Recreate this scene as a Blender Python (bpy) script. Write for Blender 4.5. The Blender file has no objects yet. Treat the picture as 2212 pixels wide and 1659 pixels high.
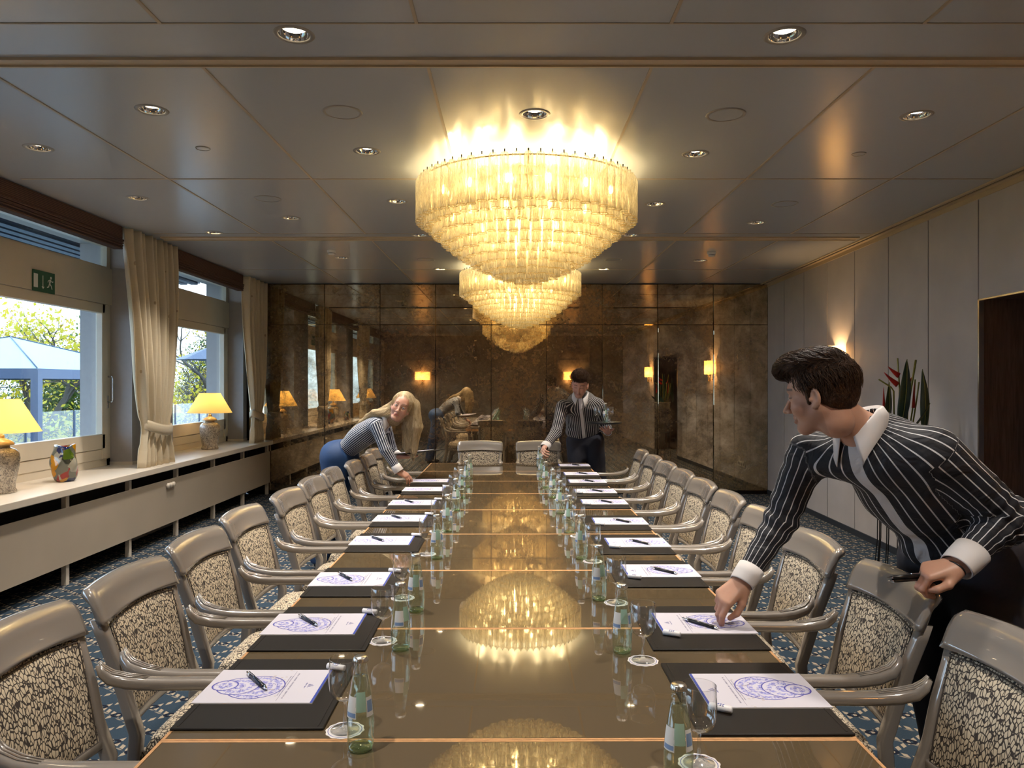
import bpy, bmesh, math, random
import numpy as np
from mathutils import Vector, Matrix
PI = math.pi
random.seed(7)
scene = bpy.context.scene
COL = scene.collection

# ---------------------------------------------------------------- camera, world, exposure
CAMZ = 1.51          # camera height
CEIL = 2.89          # ceiling height
YW = 10.25           # mirror wall
TZ = 0.72            # table top height
FPX = 1610.0         # focal length in pixels of the 2212 px frame
cam_d = bpy.data.cameras.new('camera')
cam_d.sensor_width = 36.0
cam_d.lens = FPX / 2212.0 * 36.0
cam_d.clip_start = 0.05
cam_d.clip_end = 300
cam = bpy.data.objects.new('camera', cam_d)
COL.objects.link(cam)
cam.location = (0, 0, CAMZ)
cam.rotation_euler = (PI / 2, 0, 0)
scene.camera = cam
scene.view_settings.view_transform = 'Standard'
scene.view_settings.look = 'None'
scene.view_settings.gamma = 1.0
scene.view_settings.use_curve_mapping = False
scene.view_settings.exposure = 1.6
cy = scene.cycles
cy.use_denoising = True
try:
    cy.denoiser = 'OPENIMAGEDENOISE'
    cy.denoising_input_passes = 'RGB_ALBEDO_NORMAL'
except Exception:
    pass
cy.max_bounces = 9
cy.diffuse_bounces = 4
cy.glossy_bounces = 4
cy.transmission_bounces = 6
cy.transparent_max_bounces = 24
cy.sample_clamp_indirect = 4.0
cy.caustics_reflective = False
cy.caustics_refractive = False
cy.use_light_tree = True

world = bpy.data.worlds.new('sky')
scene.world = world
world.use_nodes = True
wn = world.node_tree.nodes
wl = world.node_tree.links
wn.clear()
w_out = wn.new('ShaderNodeOutputWorld')
w_bg = wn.new('ShaderNodeBackground')
w_tc = wn.new('ShaderNodeTexCoord')
w_ns = wn.new('ShaderNodeTexNoise')
w_ns.inputs['Scale'].default_value = 3.0
w_ns.inputs['Detail'].default_value = 5.0
w_cr = wn.new('ShaderNodeValToRGB')
w_cr.color_ramp.elements[0].position = 0.35
w_cr.color_ramp.elements[0].color = (0.42, 0.64, 1.0, 1)
w_cr.color_ramp.elements[1].position = 0.62
w_cr.color_ramp.elements[1].color = (0.74, 0.87, 1.0, 1)
wl.new(w_tc.outputs['Generated'], w_ns.inputs['Vector'])
wl.new(w_ns.outputs['Fac'], w_cr.inputs['Fac'])
wl.new(w_cr.outputs['Color'], w_bg.inputs['Color'])
w_bg.inputs['Strength'].default_value = 1.8
wl.new(w_bg.outputs['Background'], w_out.inputs['Surface'])


def add_light(kind, name, loc, power, color, size=0.05, rot=None, **kw):
    d = bpy.data.lights.new(name, kind)
    d.energy = power
    d.color = color
    if kind in ('POINT', 'SPOT'):
        d.shadow_soft_size = size
    for k, v in kw.items():
        setattr(d, k, v)
    o = bpy.data.objects.new(name, d)
    o.location = loc
    if rot:
        o.rotation_euler = rot
    COL.objects.link(o)
    return o


# portals in the three windows (they only guide the daylight of the sky)
WINS = ((-0.30, 3.40), (4.1, 7.10), (8.05, 10.10))
for (a_, b_) in WINS:
    p_ = add_light('AREA', 'window_daylight', (-3.80, (a_ + b_) / 2, 1.82), 10, (1, 1, 1), rot=(0, -PI / 2, 0))
    p_.data.shape = 'RECTANGLE'
    p_.data.size = 2.1
    p_.data.size_y = b_ - a_
    p_.data.cycles.is_portal = True

# ---------------------------------------------------------------- helpers


def s2l(c):
    c = c / 255.0
    return c / 12.92 if c <= 0.04045 else ((c + 0.055) / 1.055) ** 2.4


def rgb(r, g, b):
    return (s2l(r), s2l(g), s2l(b), 1.0)


class NT:
    """small wrapper round a material's node tree"""

    def __init__(self, name):
        self.m = bpy.data.materials.new(name)
        self.m.use_nodes = True
        self.t = self.m.node_tree
        self.t.nodes.clear()
        self.out = self.t.nodes.new('ShaderNodeOutputMaterial')

    def n(self, typ, ins=None, **kw):
        nd = self.t.nodes.new('ShaderNode' + typ)
        for k, v in kw.items():
            setattr(nd, k, v)
        for k, v in (ins or {}).items():
            self.set(nd.inputs[k], v)
        return nd

    def set(self, sock, v):
        if isinstance(v, bpy.types.NodeSocket):
            self.t.links.new(v, sock)
        elif isinstance(v, bpy.types.Node):
            self.t.links.new(v.outputs[0], sock)
        else:
            sock.default_value = v

    def math(self, op, a, b=0.0, c=None, clamp=False):
        nd = self.t.nodes.new('ShaderNodeMath')
        nd.operation = op
        nd.use_clamp = clamp
        self.set(nd.inputs[0], a)
        self.set(nd.inputs[1], b)
        if c is not None:
            self.set(nd.inputs[2], c)
        return nd.outputs[0]

    def ramp(self, fac, stops, interp='LINEAR'):
        nd = self.t.nodes.new('ShaderNodeValToRGB')
        nd.color_ramp.interpolation = interp
        el = nd.color_ramp.elements
        while len(el) > 1:
            el.remove(el[-1])
        el[0].position = stops[0][0]
        el[0].color = stops[0][1]
        for p, c in stops[1:]:
            e = el.new(p)
            e.color = c
        self.set(nd.inputs['Fac'], fac)
        return nd.outputs['Color']

    def mix(self, fac, a, b):
        nd = self.t.nodes.new('ShaderNodeMix')
        nd.data_type = 'RGBA'
        self.set(nd.inputs[0], fac)
        self.set(nd.inputs[6], a)
        self.set(nd.inputs[7], b)
        return nd.outputs[2]

    def mapr(self, v, a, b, c=0.0, d=1.0):
        nd = self.n('MapRange', {0: v, 1: a, 2: b, 3: c, 4: d})
        return nd.outputs[0]

    def noise(self, vec, scale, detail=2.0, rough=0.5, dist=0.0):
        nd = self.n('TexNoise', {'Scale': scale, 'Detail': detail, 'Roughness': rough, 'Distortion': dist})
        if vec is not None:
            self.set(nd.inputs['Vector'], vec)
        return nd.outputs['Fac']

    def obj(self):
        return self.n('TexCoord').outputs['Object']

    def uv(self):
        return self.n('TexCoord').outputs['UV']

    def mapping(self, vec, loc=(0, 0, 0), rot=(0, 0, 0), scale=(1, 1, 1)):
        return self.n('Mapping', {'Vector': vec, 'Location': loc, 'Rotation': rot, 'Scale': scale}).outputs[0]

    def sep(self, vec):
        nd = self.n('SeparateXYZ', {0: vec})
        return nd.outputs[0], nd.outputs[1], nd.outputs[2]

    def comb(self, x, y, z):
        return self.n('CombineXYZ', {0: x, 1: y, 2: z}).outputs[0]

    def bump(self, h, strength=0.2, dist=0.01):
        return self.n('Bump', {'Strength': strength, 'Distance': dist, 'Height': h}).outputs[0]

    def bsdf(self, color=(0.8, 0.8, 0.8, 1), rough=0.5, metal=0.0, normal=None, **kw):
        nd = self.n('BsdfPrincipled', {'Base Color': color, 'Roughness': rough, 'Metallic': metal})
        if normal is not None:
            self.set(nd.inputs['Normal'], normal)
        for k, v in kw.items():
            self.set(nd.inputs[k.replace('_', ' ')], v)
        return nd

    def schlick(self, f0=0.04, k=1.0, normal=None, p=5.0):
        lw = self.n('LayerWeight', {'Blend': 0.5})
        if normal is not None:
            self.set(lw.inputs['Normal'], normal)
        p5 = self.math('POWER', lw.outputs['Facing'], p)
        return self.math('ADD', self.math('MULTIPLY', p5, k * (1 - f0)), f0, clamp=True)

    def done(self, shader):
        self.t.links.new(shader.outputs[0], self.out.inputs['Surface'])
        return self.m


def simple(name, color, rough=0.5, metal=0.0, noise=0.0, nscale=40.0, bump=0.0, **kw):
    t = NT(name)
    col = color
    nf = None
    if noise or bump:
        nf = t.noise(t.obj(), nscale, 3.0)
    if noise:
        lo = tuple(c * (1 - noise) for c in color[:3]) + (1,)
        hi = tuple(min(1, c * (1 + noise)) for c in color[:3]) + (1,)
        col = t.ramp(nf, [(0.3, lo), (0.7, hi)])
    nm = t.bump(nf, bump, 0.004) if bump else None
    return t.done(t.bsdf(col, rough, metal, nm, **kw))


class MB:
    """collects shapes into ONE mesh"""

    def __init__(self):
        self.v = []
        self.f = []
        self.uvs = {}
        self.M = Matrix.Identity(4)
        self.sm = []

    def add(self, vs, fs, smooth=True, uv=None):
        o = len(self.v)
        M = self.M
        self.v += [tuple(M @ Vector(p)) for p in vs]
        for i, f in enumerate(fs):
            if uv is not None:
                self.uvs[len(self.f)] = uv[i]
            self.f.append(tuple(o + k for k in f))
            self.sm.append(smooth)
        return self

    def box(self, x0, x1, y0, y1, z0, z1):
        vs = [(x, y, z) for z in (z0, z1) for y in (y0, y1) for x in (x0, x1)]
        fs = [(0, 2, 3, 1), (4, 5, 7, 6), (0, 1, 5, 4), (2, 6, 7, 3), (0, 4, 6, 2), (1, 3, 7, 5)]
        return self.add(vs, fs, False)

    def rbox(self, x0, x1, y0, y1, z0, z1, r=0.01, seg=3, smooth=None):
        """box with rounded edges (swept rounded rectangle with chamfered ends)"""
        bm = bmesh.new()
        bmesh.ops.create_cube(bm, size=1.0)
        for v in bm.verts:
            v.co = Vector(((x0 + x1) / 2 + v.co.x * (x1 - x0), (y0 + y1) / 2 + v.co.y * (y1 - y0), (z0 + z1) / 2 + v.co.z * (z1 - z0)))
        bmesh.ops.bevel(bm, geom=bm.edges[:], offset=r, segments=seg, profile=0.5, affect='EDGES')
        bm.verts.ensure_lookup_table()
        bm.verts.index_update()
        base = len(self.f)
        self.add([v.co[:] for v in bm.verts], [tuple(v.index for v in f.verts) for f in bm.faces], True)
        # the six large flat faces stay flat, only the rounded edges are smooth
        big = [f.calc_area() for f in bm.faces]
        for i, f in enumerate(bm.faces):
            if max(abs(c) for c in f.normal) > 0.999 or smooth is False:
                self.sm[base + i] = False
        bm.free()
        return self

    def quad(self, a, b, c, d, uv=True):
        u = [((0, 0), (1, 0), (1, 1), (0, 1))] if uv else None
        return self.add([a, b, c, d], [(0, 1, 2, 3)], False, u)

    def lathe(self, prof, n=24, c=(0, 0, 0), smooth=True):
        vs, fs = [], []
        for (r, z) in prof:
            for k in range(n):
                a = 2 * PI * k / n
                vs.append((c[0] + r * math.cos(a), c[1] + r * math.sin(a), c[2] + z))
        for i in range(len(prof) - 1):
            for k in range(n):
                k2 = (k + 1) % n
                fs.append((i * n + k, i * n + k2, (i + 1) * n + k2, (i + 1) * n + k))
        if prof[0][0] > 1e-5:
            pass
        return self.add(vs, fs, smooth)

    def disc(self, c, r, n=24, up=True):
        vs = [(c[0] + r * math.cos(2 * PI * k / n), c[1] + r * math.sin(2 * PI * k / n), c[2]) for k in range(n)]
        f = tuple(range(n)) if up else tuple(reversed(range(n)))
        return self.add(vs, [f], False)

    def tube(self, pts, rad, n=8, cap=True, squash=None):
        pts = [Vector(p) for p in pts]
        m = len(pts)
        if not hasattr(rad, '__len__'):
            rad = [rad] * m
        T = []
        for i in range(m):
            t = pts[min(i + 1, m - 1)] - pts[max(i - 1, 0)]
            T.append(t.normalized() if t.length > 1e-9 else Vector((0, 0, 1)))
        u = Vector((0, 0, 1)) if abs(T[0].z) < 0.9 else Vector((1, 0, 0))
        u = (u - T[0] * u.dot(T[0])).normalized()
        vs, fs = [], []
        for i in range(m):
            u = (u - T[i] * u.dot(T[i])).normalized()
            w = T[i].cross(u)
            for k in range(n):
                a = 2 * PI * k / n
                sq = squash or 1.0
                vs.append(tuple(pts[i] + (u * math.cos(a) * rad[i]) + (w * math.sin(a) * rad[i] * sq)))
        for i in range(m - 1):
            for k in range(n):
                k2 = (k + 1) % n
                fs.append((i * n + k, i * n + k2, (i + 1) * n + k2, (i + 1) * n + k))
        if cap:
            fs.append(tuple(reversed(range(n))))
            fs.append(tuple((m - 1) * n + k for k in range(n)))
        return self.add(vs, fs)

    def sweep(self, rings, cap=True, smooth=True, closed=False):
        """rings: lists of equal length of 3D points"""
        n = len(rings[0])
        vs = [tuple(p) for r in rings for p in r]
        fs = []
        R = len(rings)
        for i in range(R - 1 + (1 if closed else 0)):
            j = (i + 1) % R
            for k in range(n):
                k2 = (k + 1) % n
                fs.append((i * n + k, i * n + k2, j * n + k2, j * n + k))
        if cap and not closed:
            fs.append(tuple(reversed(range(n))))
            fs.append(tuple((R - 1) * n + k for k in range(n)))
        return self.add(vs, fs, smooth)

    def grid(self, fn, nu, nv, smooth=True, uvs=True):
        vs = [tuple(fn(i / nu, j / nv)) for j in range(nv + 1) for i in range(nu + 1)]
        fs, uv = [], []
        for j in range(nv):
            for i in range(nu):
                a = j * (nu + 1) + i
                fs.append((a, a + 1, a + nu + 2, a + nu + 1))
                uv.append(((i / nu, j / nv), ((i + 1) / nu, j / nv), ((i + 1) / nu, (j + 1) / nv), (i / nu, (j + 1) / nv)))
        return self.add(vs, fs, smooth, uv if uvs else None)

    def sphere(self, c, r, nu=16, nv=10):
        if not hasattr(r, '__len__'):
            r = (r, r, r)
        vs = [(c[0], c[1], c[2] - r[2])]
        for j in range(1, nv):
            p = -PI / 2 + PI * j / nv
            for i in range(nu):
                a = 2 * PI * i / nu
                vs.append((c[0] + r[0] * math.cos(p) * math.cos(a), c[1] + r[1] * math.cos(p) * math.sin(a), c[2] + r[2] * math.sin(p)))
        vs.append((c[0], c[1], c[2] + r[2]))
        fs = []
        for i in range(nu):
            fs.append((0, 1 + (i + 1) % nu, 1 + i))
        for j in range(nv - 2):
            for i in range(nu):
                a, b = 1 + j * nu + i, 1 + j * nu + (i + 1) % nu
                fs.append((a, b, b + nu, a + nu))
        L = len(vs) - 1
        for i in range(nu):
            fs.append((L, 1 + (nv - 2) * nu + i, 1 + (nv - 2) * nu + (i + 1) % nu))
        return self.add(vs, fs)

    def mesh(self, name):
        me = bpy.data.meshes.new(name)
        me.from_pydata(self.v, [], self.f)
        me.polygons.foreach_set('use_smooth', self.sm)
        if self.uvs:
            ul = me.uv_layers.new(name='UVMap')
            for p in me.polygons:
                u = self.uvs.get(p.index)
                if u:
                    for li, q in zip(p.loop_indices, u):
                        ul.data[li].uv = q
        me.update()
        return me

    def build(self, name, mat, parent=None, fix=True, **props):
        me = self.mesh(name)
        if fix:
            bm = bmesh.new()
            bm.from_mesh(me)
            bmesh.ops.recalc_face_normals(bm, faces=bm.faces[:])
            bm.to_mesh(me)
            bm.free()
        o = bpy.data.objects.new(name, me)
        COL.objects.link(o)
        if mat is not None:
            for mm in (mat if isinstance(mat, (list, tuple)) else [mat]):
                me.materials.append(mm)
        if parent is not None:
            o.parent = parent
        for k, v in props.items():
            o[k] = v
        return o


def empty(name, loc=(0, 0, 0), rz=0.0, label=None, cat=None, group=None):
    o = bpy.data.objects.new(name, None)
    COL.objects.link(o)
    o.location = loc
    o.rotation_euler = (0, 0, rz)
    o.empty_display_size = 0.1
    return tag(o, label, cat, group)


def tag(o, label=None, cat=None, group=None, kind=None):
    if label:
        n = len(label.split())
        if n > 16 or n < 4:
            print('LABEL LENGTH', n, label)
        o['label'] = label
    if cat:
        o['category'] = cat
    if group:
        o['group'] = group
    if kind:
        o['kind'] = kind
    return o


def copy_tree(o, parent=None):
    c = o.copy()
    COL.objects.link(c)
    if parent is not None:
        c.parent = parent
    for ch in [x for x in CH.get(o.name, [])]:
        copy_tree(ch, c)
    return c


CH = {}


def index_children(root):
    for x in bpy.data.objects:
        if x.parent is not None:
            CH.setdefault(x.parent.name, [])
            if x not in CH[x.parent.name]:
                CH[x.parent.name].append(x)


def smoothmod(o, angle=40):
    m = o.modifiers.new('wn', 'WEIGHTED_NORMAL')
    return o


def rrect(w, h, r, seg=3):
    """rounded rectangle outline centred on 0, as 2D points"""
    pts = []
    for cx, cy_, a0 in ((w / 2 - r, h / 2 - r, 0), (-w / 2 + r, h / 2 - r, 90), (-w / 2 + r, -h / 2 + r, 180), (w / 2 - r, -h / 2 + r, 270)):
        for k in range(seg + 1):
            a = math.radians(a0 + 90 * k / seg)
            pts.append((cx + r * math.cos(a), cy_ + r * math.sin(a)))
    return pts


def struct(o):
    o['kind'] = 'structure'
    return o
# ================================================================ MATERIALS
M = {}
# satin ceiling boards
t = NT('ceiling_board')
nf = t.noise(t.mapping(t.obj(), scale=(1, 1, 1)), 60.0, 3.0)
M['ceiling'] = t.done(t.bsdf(rgb(182, 186, 191), 0.22, 0.0, t.bump(nf, 0.05, 0.003), Specular_IOR_Level=0.6))
M['ceiling_trim'] = simple('ceiling_trim', rgb(196, 178, 150), 0.5)
M['seam'] = simple('joint_strip', rgb(175, 160, 138), 0.45)
t = NT('fabric_wall_panel')
ob = t.obj()
w1 = t.n('TexWave', {'Vector': ob, 'Scale': 300.0, 'Distortion': 1.0}, bands_direction='Z')
M['wallpanel'] = t.done(t.bsdf(t.ramp(t.noise(ob, 3.0, 4.0), [(0.3, rgb(188, 183, 184)), (0.7, rgb(198, 193, 194))]), 0.6, 0.0, t.bump(w1.outputs['Fac'], 0.05, 0.001)))
M['wallgap'] = simple('wall_gap', rgb(120, 112, 108), 0.5)
M['cream'] = simple('cream_paint', rgb(214, 202, 182), 0.38, noise=0.03, nscale=4)
M['cabinet'] = simple('cabinet_paint', rgb(172, 160, 144), 0.5, noise=0.03, nscale=3)
M['sill'] = simple('sill_paint', rgb(212, 202, 188), 0.3)
M['pier'] = simple('pier_plaster', rgb(168, 164, 164), 0.7, noise=0.03, nscale=20)
M['darkgap'] = simple('dark_void', rgb(38, 34, 32), 0.8)
M['backwall'] = simple('taupe_wall', rgb(150, 135, 118), 0.6, noise=0.04, nscale=3)
M['chrome'] = simple('chrome', (0.85, 0.85, 0.86, 1), 0.06, 1.0)
M['steel'] = simple('brushed_steel', (0.62, 0.62, 0.63, 1), 0.25, 1.0)
M['brass'] = simple('antique_brass', (0.75, 0.56, 0.28, 1), 0.18, 1.0)
M['white'] = simple('white_plastic', rgb(225, 222, 216), 0.4)
M['black'] = simple('black_metal', rgb(22, 20, 20), 0.35)
# door wood
t = NT('dark_oak_door')
ob = t.obj()
gr = t.noise(t.mapping(ob, scale=(14, 14, 0.9)), 3.0, 6.0, 0.6, 1.2)
M['doorwood'] = t.done(t.bsdf(t.ramp(gr, [(0.3, rgb(62, 48, 42)), (0.7, rgb(104, 84, 74))]), 0.45))
# antique mirror
def antique(name, seed, dark, light, lo, hi, rough):
    t = NT(name)
    ob = t.mapping(t.n('NewGeometry').outputs['Position'], loc=(seed * 7.3, seed * 3.1, seed * 1.7))
    big = t.noise(ob, 1.1, 4.0, 0.55, 0.6)
    mid = t.noise(ob, 4.5, 8.0, 0.68, 0.4)
    fine = t.noise(ob, 30.0, 8.0, 0.75)
    s = t.math('ADD', t.math('MULTIPLY', big, 0.45), t.math('MULTIPLY', mid, 0.33))
    s = t.math('ADD', s, t.math('MULTIPLY', fine, 0.22))
    fac = t.mapr(s, lo, hi)
    warm = t.noise(ob, 0.9, 2.0)
    dcol = t.mix(t.mapr(t.math('ADD', t.math('MULTIPLY', warm, 0.5), t.math('MULTIPLY', fine, 0.5)), 0.42, 0.58), dark, light)
    gl = t.n('BsdfGlossy', {'Color': t.mix(t.mapr(mid, 0.35, 0.65), rgb(232, 212, 178), rgb(190, 164, 126)), 'Roughness': t.mapr(fine, 0.3, 0.7, rough * 0.3, rough)})
    df = t.bsdf(dcol, 0.45, 0.6)
    mx = t.n('MixShader', {0: t.math('MULTIPLY', fac, 0.66, clamp=True), 1: gl, 2: df})
    return t.done(mx)
M['mirror'] = [antique('antique_mirror_%d' % k, k, rgb(*d), rgb(*l), a, b, r) for k, (d, l, a, b, r) in enumerate([
    ((92, 82, 76), (160, 134, 98), 0.43, 0.57, 0.02),
    ((74, 60, 58), (150, 118, 80), 0.42, 0.56, 0.02),
    ((132, 120, 98), (170, 148, 108), 0.42, 0.62, 0.02)])]
M['mirrorgap'] = simple('mirror_joint', rgb(30, 24, 20), 0.3, 0.5)
# glass pane (thin, clear)
t = NT('window_glass')
M['pane'] = t.done(t.n('MixShader', {0: t.schlick(0.04), 1: t.n('BsdfTransparent', {'Color': (0.93, 0.97, 0.98, 1)}), 2: t.n('BsdfGlossy', {'Roughness': 0.0, 'Color': (1, 1, 1, 1)})}))
# carpet
t = NT('patterned_carpet')
pos = t.n('NewGeometry').outputs['Position']
v = t.mapping(pos, rot=(0, 0, 0), scale=(1 / 0.24, 1 / 0.17, 1))
x, y, z = t.sep(v)
a = t.math('ADD', x, y)
b = t.math('SUBTRACT', x, y)
def band(c, w):
    fr = t.math('ABSOLUTE', t.math('SUBTRACT', t.math('FRACT', c), 0.5))
    return t.math('LESS_THAN', fr, w)
dash = t.math('GREATER_THAN', t.math('FRACT', t.math('MULTIPLY', x, 7.0)), 0.42)
dash2 = t.math('GREATER_THAN', t.math('FRACT', t.math('MULTIPLY', y, 5.0)), 0.4)
la = t.math('MULTIPLY', band(a, 0.085), dash)
lb = t.math('MULTIPLY', band(b, 0.085), dash)
line = t.math('MAXIMUM', la, lb)
inner_a = t.math('MULTIPLY', band(t.math('ADD', a, 0.14), 0.03), dash2)
line = t.math('MAXIMUM', line, t.math('MULTIPLY', inner_a, 0.6))
fa = t.math('ABSOLUTE', t.math('SUBTRACT', t.math('FRACT', a), 0.5))
fb = t.math('ABSOLUTE', t.math('SUBTRACT', t.math('FRACT', b), 0.5))
rr = t.math('SQRT', t.math('ADD', t.math('MULTIPLY', fa, fa), t.math('MULTIPLY', fb, fb)))
knot = t.math('MULTIPLY', t.math('LESS_THAN', rr, 0.18), t.math('GREATER_THAN', rr, 0.08))
nz = t.noise(pos, 260.0, 2.0)
base = t.mix(nz, rgb(34, 46, 57), rgb(52, 66, 79))
c1 = t.mix(t.math('MULTIPLY', line, 0.85), base, rgb(158, 144, 124))
c2 = t.mix(knot, c1, rgb(22, 26, 38))
M['carpet'] = t.done(t.bsdf(c2, 0.95, 0.0, t.bump(nz, 0.4, 0.003), Specular_IOR_Level=0.1))

# ================================================================ ROOM SHELL
LX = -3.30           # front of the window wall
NX = -3.90           # plane of the windows
PX = -3.65           # face of the piers
RA, RK = 3.19, 0.0317   # right wall: X = RA + RK * Y


def RX(y):
    return RA + RK * y


BY = -0.75           # wall behind the camera
m = MB()
m.box(-4.2, 3.9, BY, YW, -0.05, 0.0)
struct(m.build('floor', M['carpet']))

# ceiling boards: bays between the cross joints, a shallow seam strip at each joint
m = MB()
m.box(-4.1, 3.9, BY, YW, CEIL, CEIL + 0.12)
struct(m.build('ceiling', M['ceiling']))
SX = (-2.31, -1.345, -0.365, 0.608, 1.575, 2.555)
k = 0
for (y0, y1) in ((BY, 2.85), (3.21, 6.84), (7.17, YW)):
    for sx in SX:
        m = MB()
        m.box(sx - 0.007, sx + 0.007, y0, y1, CEIL - 0.004, CEIL + 0.001)
        k += 1
        struct(m.build('trim_%d' % k, M['seam']))
for (ya, yb, w, mt) in ((5.015, 5.015, 0.008, 'seam'), (9.0, 9.0, 0.008, 'seam'), (2.85, 2.85, 0.004, 'seam'), (6.84, 6.84, 0.004, 'seam')):
    m = MB()
    m.box(LX, RX(ya) - 0.12, ya - w, yb + w, CEIL - 0.003, CEIL + 0.001)
    k += 1
    struct(m.build('trim_%d' % k, M[mt]))
for (ya, yb) in ((3.147, 3.206), (6.985, 7.08)):
    m = MB()
    m.box(LX, RX(ya) - 0.15, ya, yb, CEIL - 0.012, CEIL + 0.001)
    m.box(LX, RX(ya) - 0.15, yb - 0.01, yb, CEIL - 0.02, CEIL)
    k += 1
    struct(m.build('trim_%d' % k, M['ceiling_trim']))

# ---- right wall: fabric panels with narrow recessed joints
yj = [YW, 9.565, 8.86, 8.15, 7.455, 6.74, 6.055, 5.37]
m = MB()
ang = math.atan(RK)
TOPW = CEIL - 0.05


def wallpt(y, off, z):
    # off: distance into the room from the wall line
    return (RX(y) - off, y, z)


def wallslab(mb, y0, y1, o0, o1, z0, z1):
    vs = [wallpt(y0, o0, z0), wallpt(y1, o0, z0), wallpt(y1, o0, z1), wallpt(y0, o0, z1),
          wallpt(y0, o1, z0), wallpt(y1, o1, z0), wallpt(y1, o1, z1), wallpt(y0, o1, z1)]
    mb.add(vs, [(0, 1, 2, 3), (7, 6, 5, 4), (0, 4, 5, 1), (3, 2, 6, 7), (0, 3, 7, 4), (1, 5, 6, 2)], False)


DY0, DY1, DZ = 3.2, 5.37, 2.12
wallslab(m, DY1, YW, -0.14, -0.02, 0, CEIL)
wallslab(m, BY, DY0, -0.14, -0.02, 0, CEIL)
wallslab(m, DY0, DY1, -0.14, -0.02, DZ + 0.02, CEIL)
for i in range(len(yj) - 1):
    wallslab(m, yj[i + 1] + 0.008, yj[i] - 0.008, -0.02, 0.0, 0.0, TOPW)
wallslab(m, DY0 + 0.01, DY1 - 0.008, -0.02, 0.0, DZ, TOPW)
wallslab(m, 2.5, DY0 - 0.008, -0.02, 0.0, 0.0, TOPW)
wallslab(m, 1.8, 2.484, -0.02, 0.0, 0.0, TOPW)
wallslab(m, 1.1, 1.784, -0.02, 0.0, 0.0, TOPW)
wallslab(m, BY, 1.084, -0.02, 0.0, 0.0, TOPW)
struct(m.build('wall_right', M['wallpanel']))
# curtain track groove and cove at the head of the right wall
m = MB()
wallslab(m, BY, YW - 0.01, 0.0, 0.05, CEIL - 0.012, CEIL)
wallslab(m, BY, YW - 0.01, 0.075, 0.10, CEIL - 0.012, CEIL)
wallslab(m, BY, YW - 0.01, 0.0, 0.008, TOPW, CEIL - 0.012)
struct(m.build('trim_%d' % (k + 1), M['ceiling_trim']))
m = MB()
wallslab(m, BY, YW - 0.01, 0.05, 0.075, CEIL - 0.004, CEIL + 0.001)
struct(m.build('trim_%d' % (k + 2), M['darkgap']))
m = MB()
wallslab(m, DY1, YW - 0.01, 0.0, 0.012, 0.0, 0.06)
struct(m.build('baseboard_right', simple('dark_carpet_skirting', rgb(40, 46, 56), 0.8)))
# recessed doorway: wooden door set back, steel corner profile
m = MB()
wallslab(m, DY0, DY1, -0.62, -0.56, 0, DZ)
struct(m.build('door_1', M['doorwood']))
m = MB()
wallslab(m, DY1 - 0.005, DY1 + 0.04, -0.56, -0.02, 0, DZ)
wallslab(m, DY0 - 0.04, DY0 + 0.005, -0.56, -0.02, 0, DZ)
wallslab(m, DY0, DY1, -0.56, -0.02, DZ, DZ + 0.04)
struct(m.build('trim_%d' % (k + 3), M['doorwood']))
m = MB()
wallslab(m, DY1 - 0.018, DY1, -0.03, 0.006, 0, DZ)
wallslab(m, DY0, DY1, -0.03, 0.006, DZ - 0.012, DZ)
struct(m.build('trim_%d' % (k + 4), M['steel']))

# ---- mirror wall: tall antique mirror sheets and a frieze row, dark joints
m = MB()
m.box(-4.1, 3.9, YW + 0.02, YW + 0.14, 0, CEIL)
struct(m.build('wall_back', M['mirrorgap']))
xs = [-3.345 + 0.7645 * i for i in range(10)]
xs[0] = -3.62
xs[-1] = RX(YW) + 0.02
ZJ = 2.325
for i in range(9):
    for j, (z0, z1) in enumerate(((0.045, ZJ - 0.003), (ZJ + 0.003, CEIL - 0.01))):
        mi = [0, 0, 1, 1, 1, 1, 0, 0, 2][i] if j == 0 else [2, 0, 2, 1, 1, 1, 1, 1, 2][i]
        m = MB()
        m.rbox(xs[i] + 0.003, xs[i + 1] - 0.003, YW, YW + 0.018, z0, z1, 0.004, 1, smooth=False)
        o = m.build('wall_back_mirror', M['mirror'][mi])
        struct(o)
        o.name = 'wall_back_sheet'
m = MB()
m.box(xs[0], RX(YW), YW - 0.02, YW + 0.01, 0, 0.045)
struct(m.build('baseboard_back', M['mirrorgap']))

# ---- wall behind the camera
m = MB()
m.box(-4.1, 3.9, BY - 0.12, BY, 0, CEIL)
for x0 in (-3.2, -2.1, -1.0, 0.1, 1.2, 2.2):
    m.box(x0, x0 + 0.012, BY, BY + 0.01, 0, CEIL - 0.05)
    m.box(x0 + 0.1, x0 + 1.0, BY, BY + 0.006, 0.2, 2.2)
struct(m.build('wall_front', M['backwall']))

# ---- window wall
m = MB()
piers = ((BY, -0.30), (3.40, 4.10), (7.16, 8.02), (10.12, YW))
for (a_, b_) in piers:
    m.box(-4.15, PX, a_, b_, 0, CEIL)
m.box(-4.15, NX - 0.02, BY, YW, 0, 0.735)
m.box(-4.15, NX - 0.02, BY, YW, 2.86, CEIL)
struct(m.build('wall_left', M['pier']))
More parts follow.
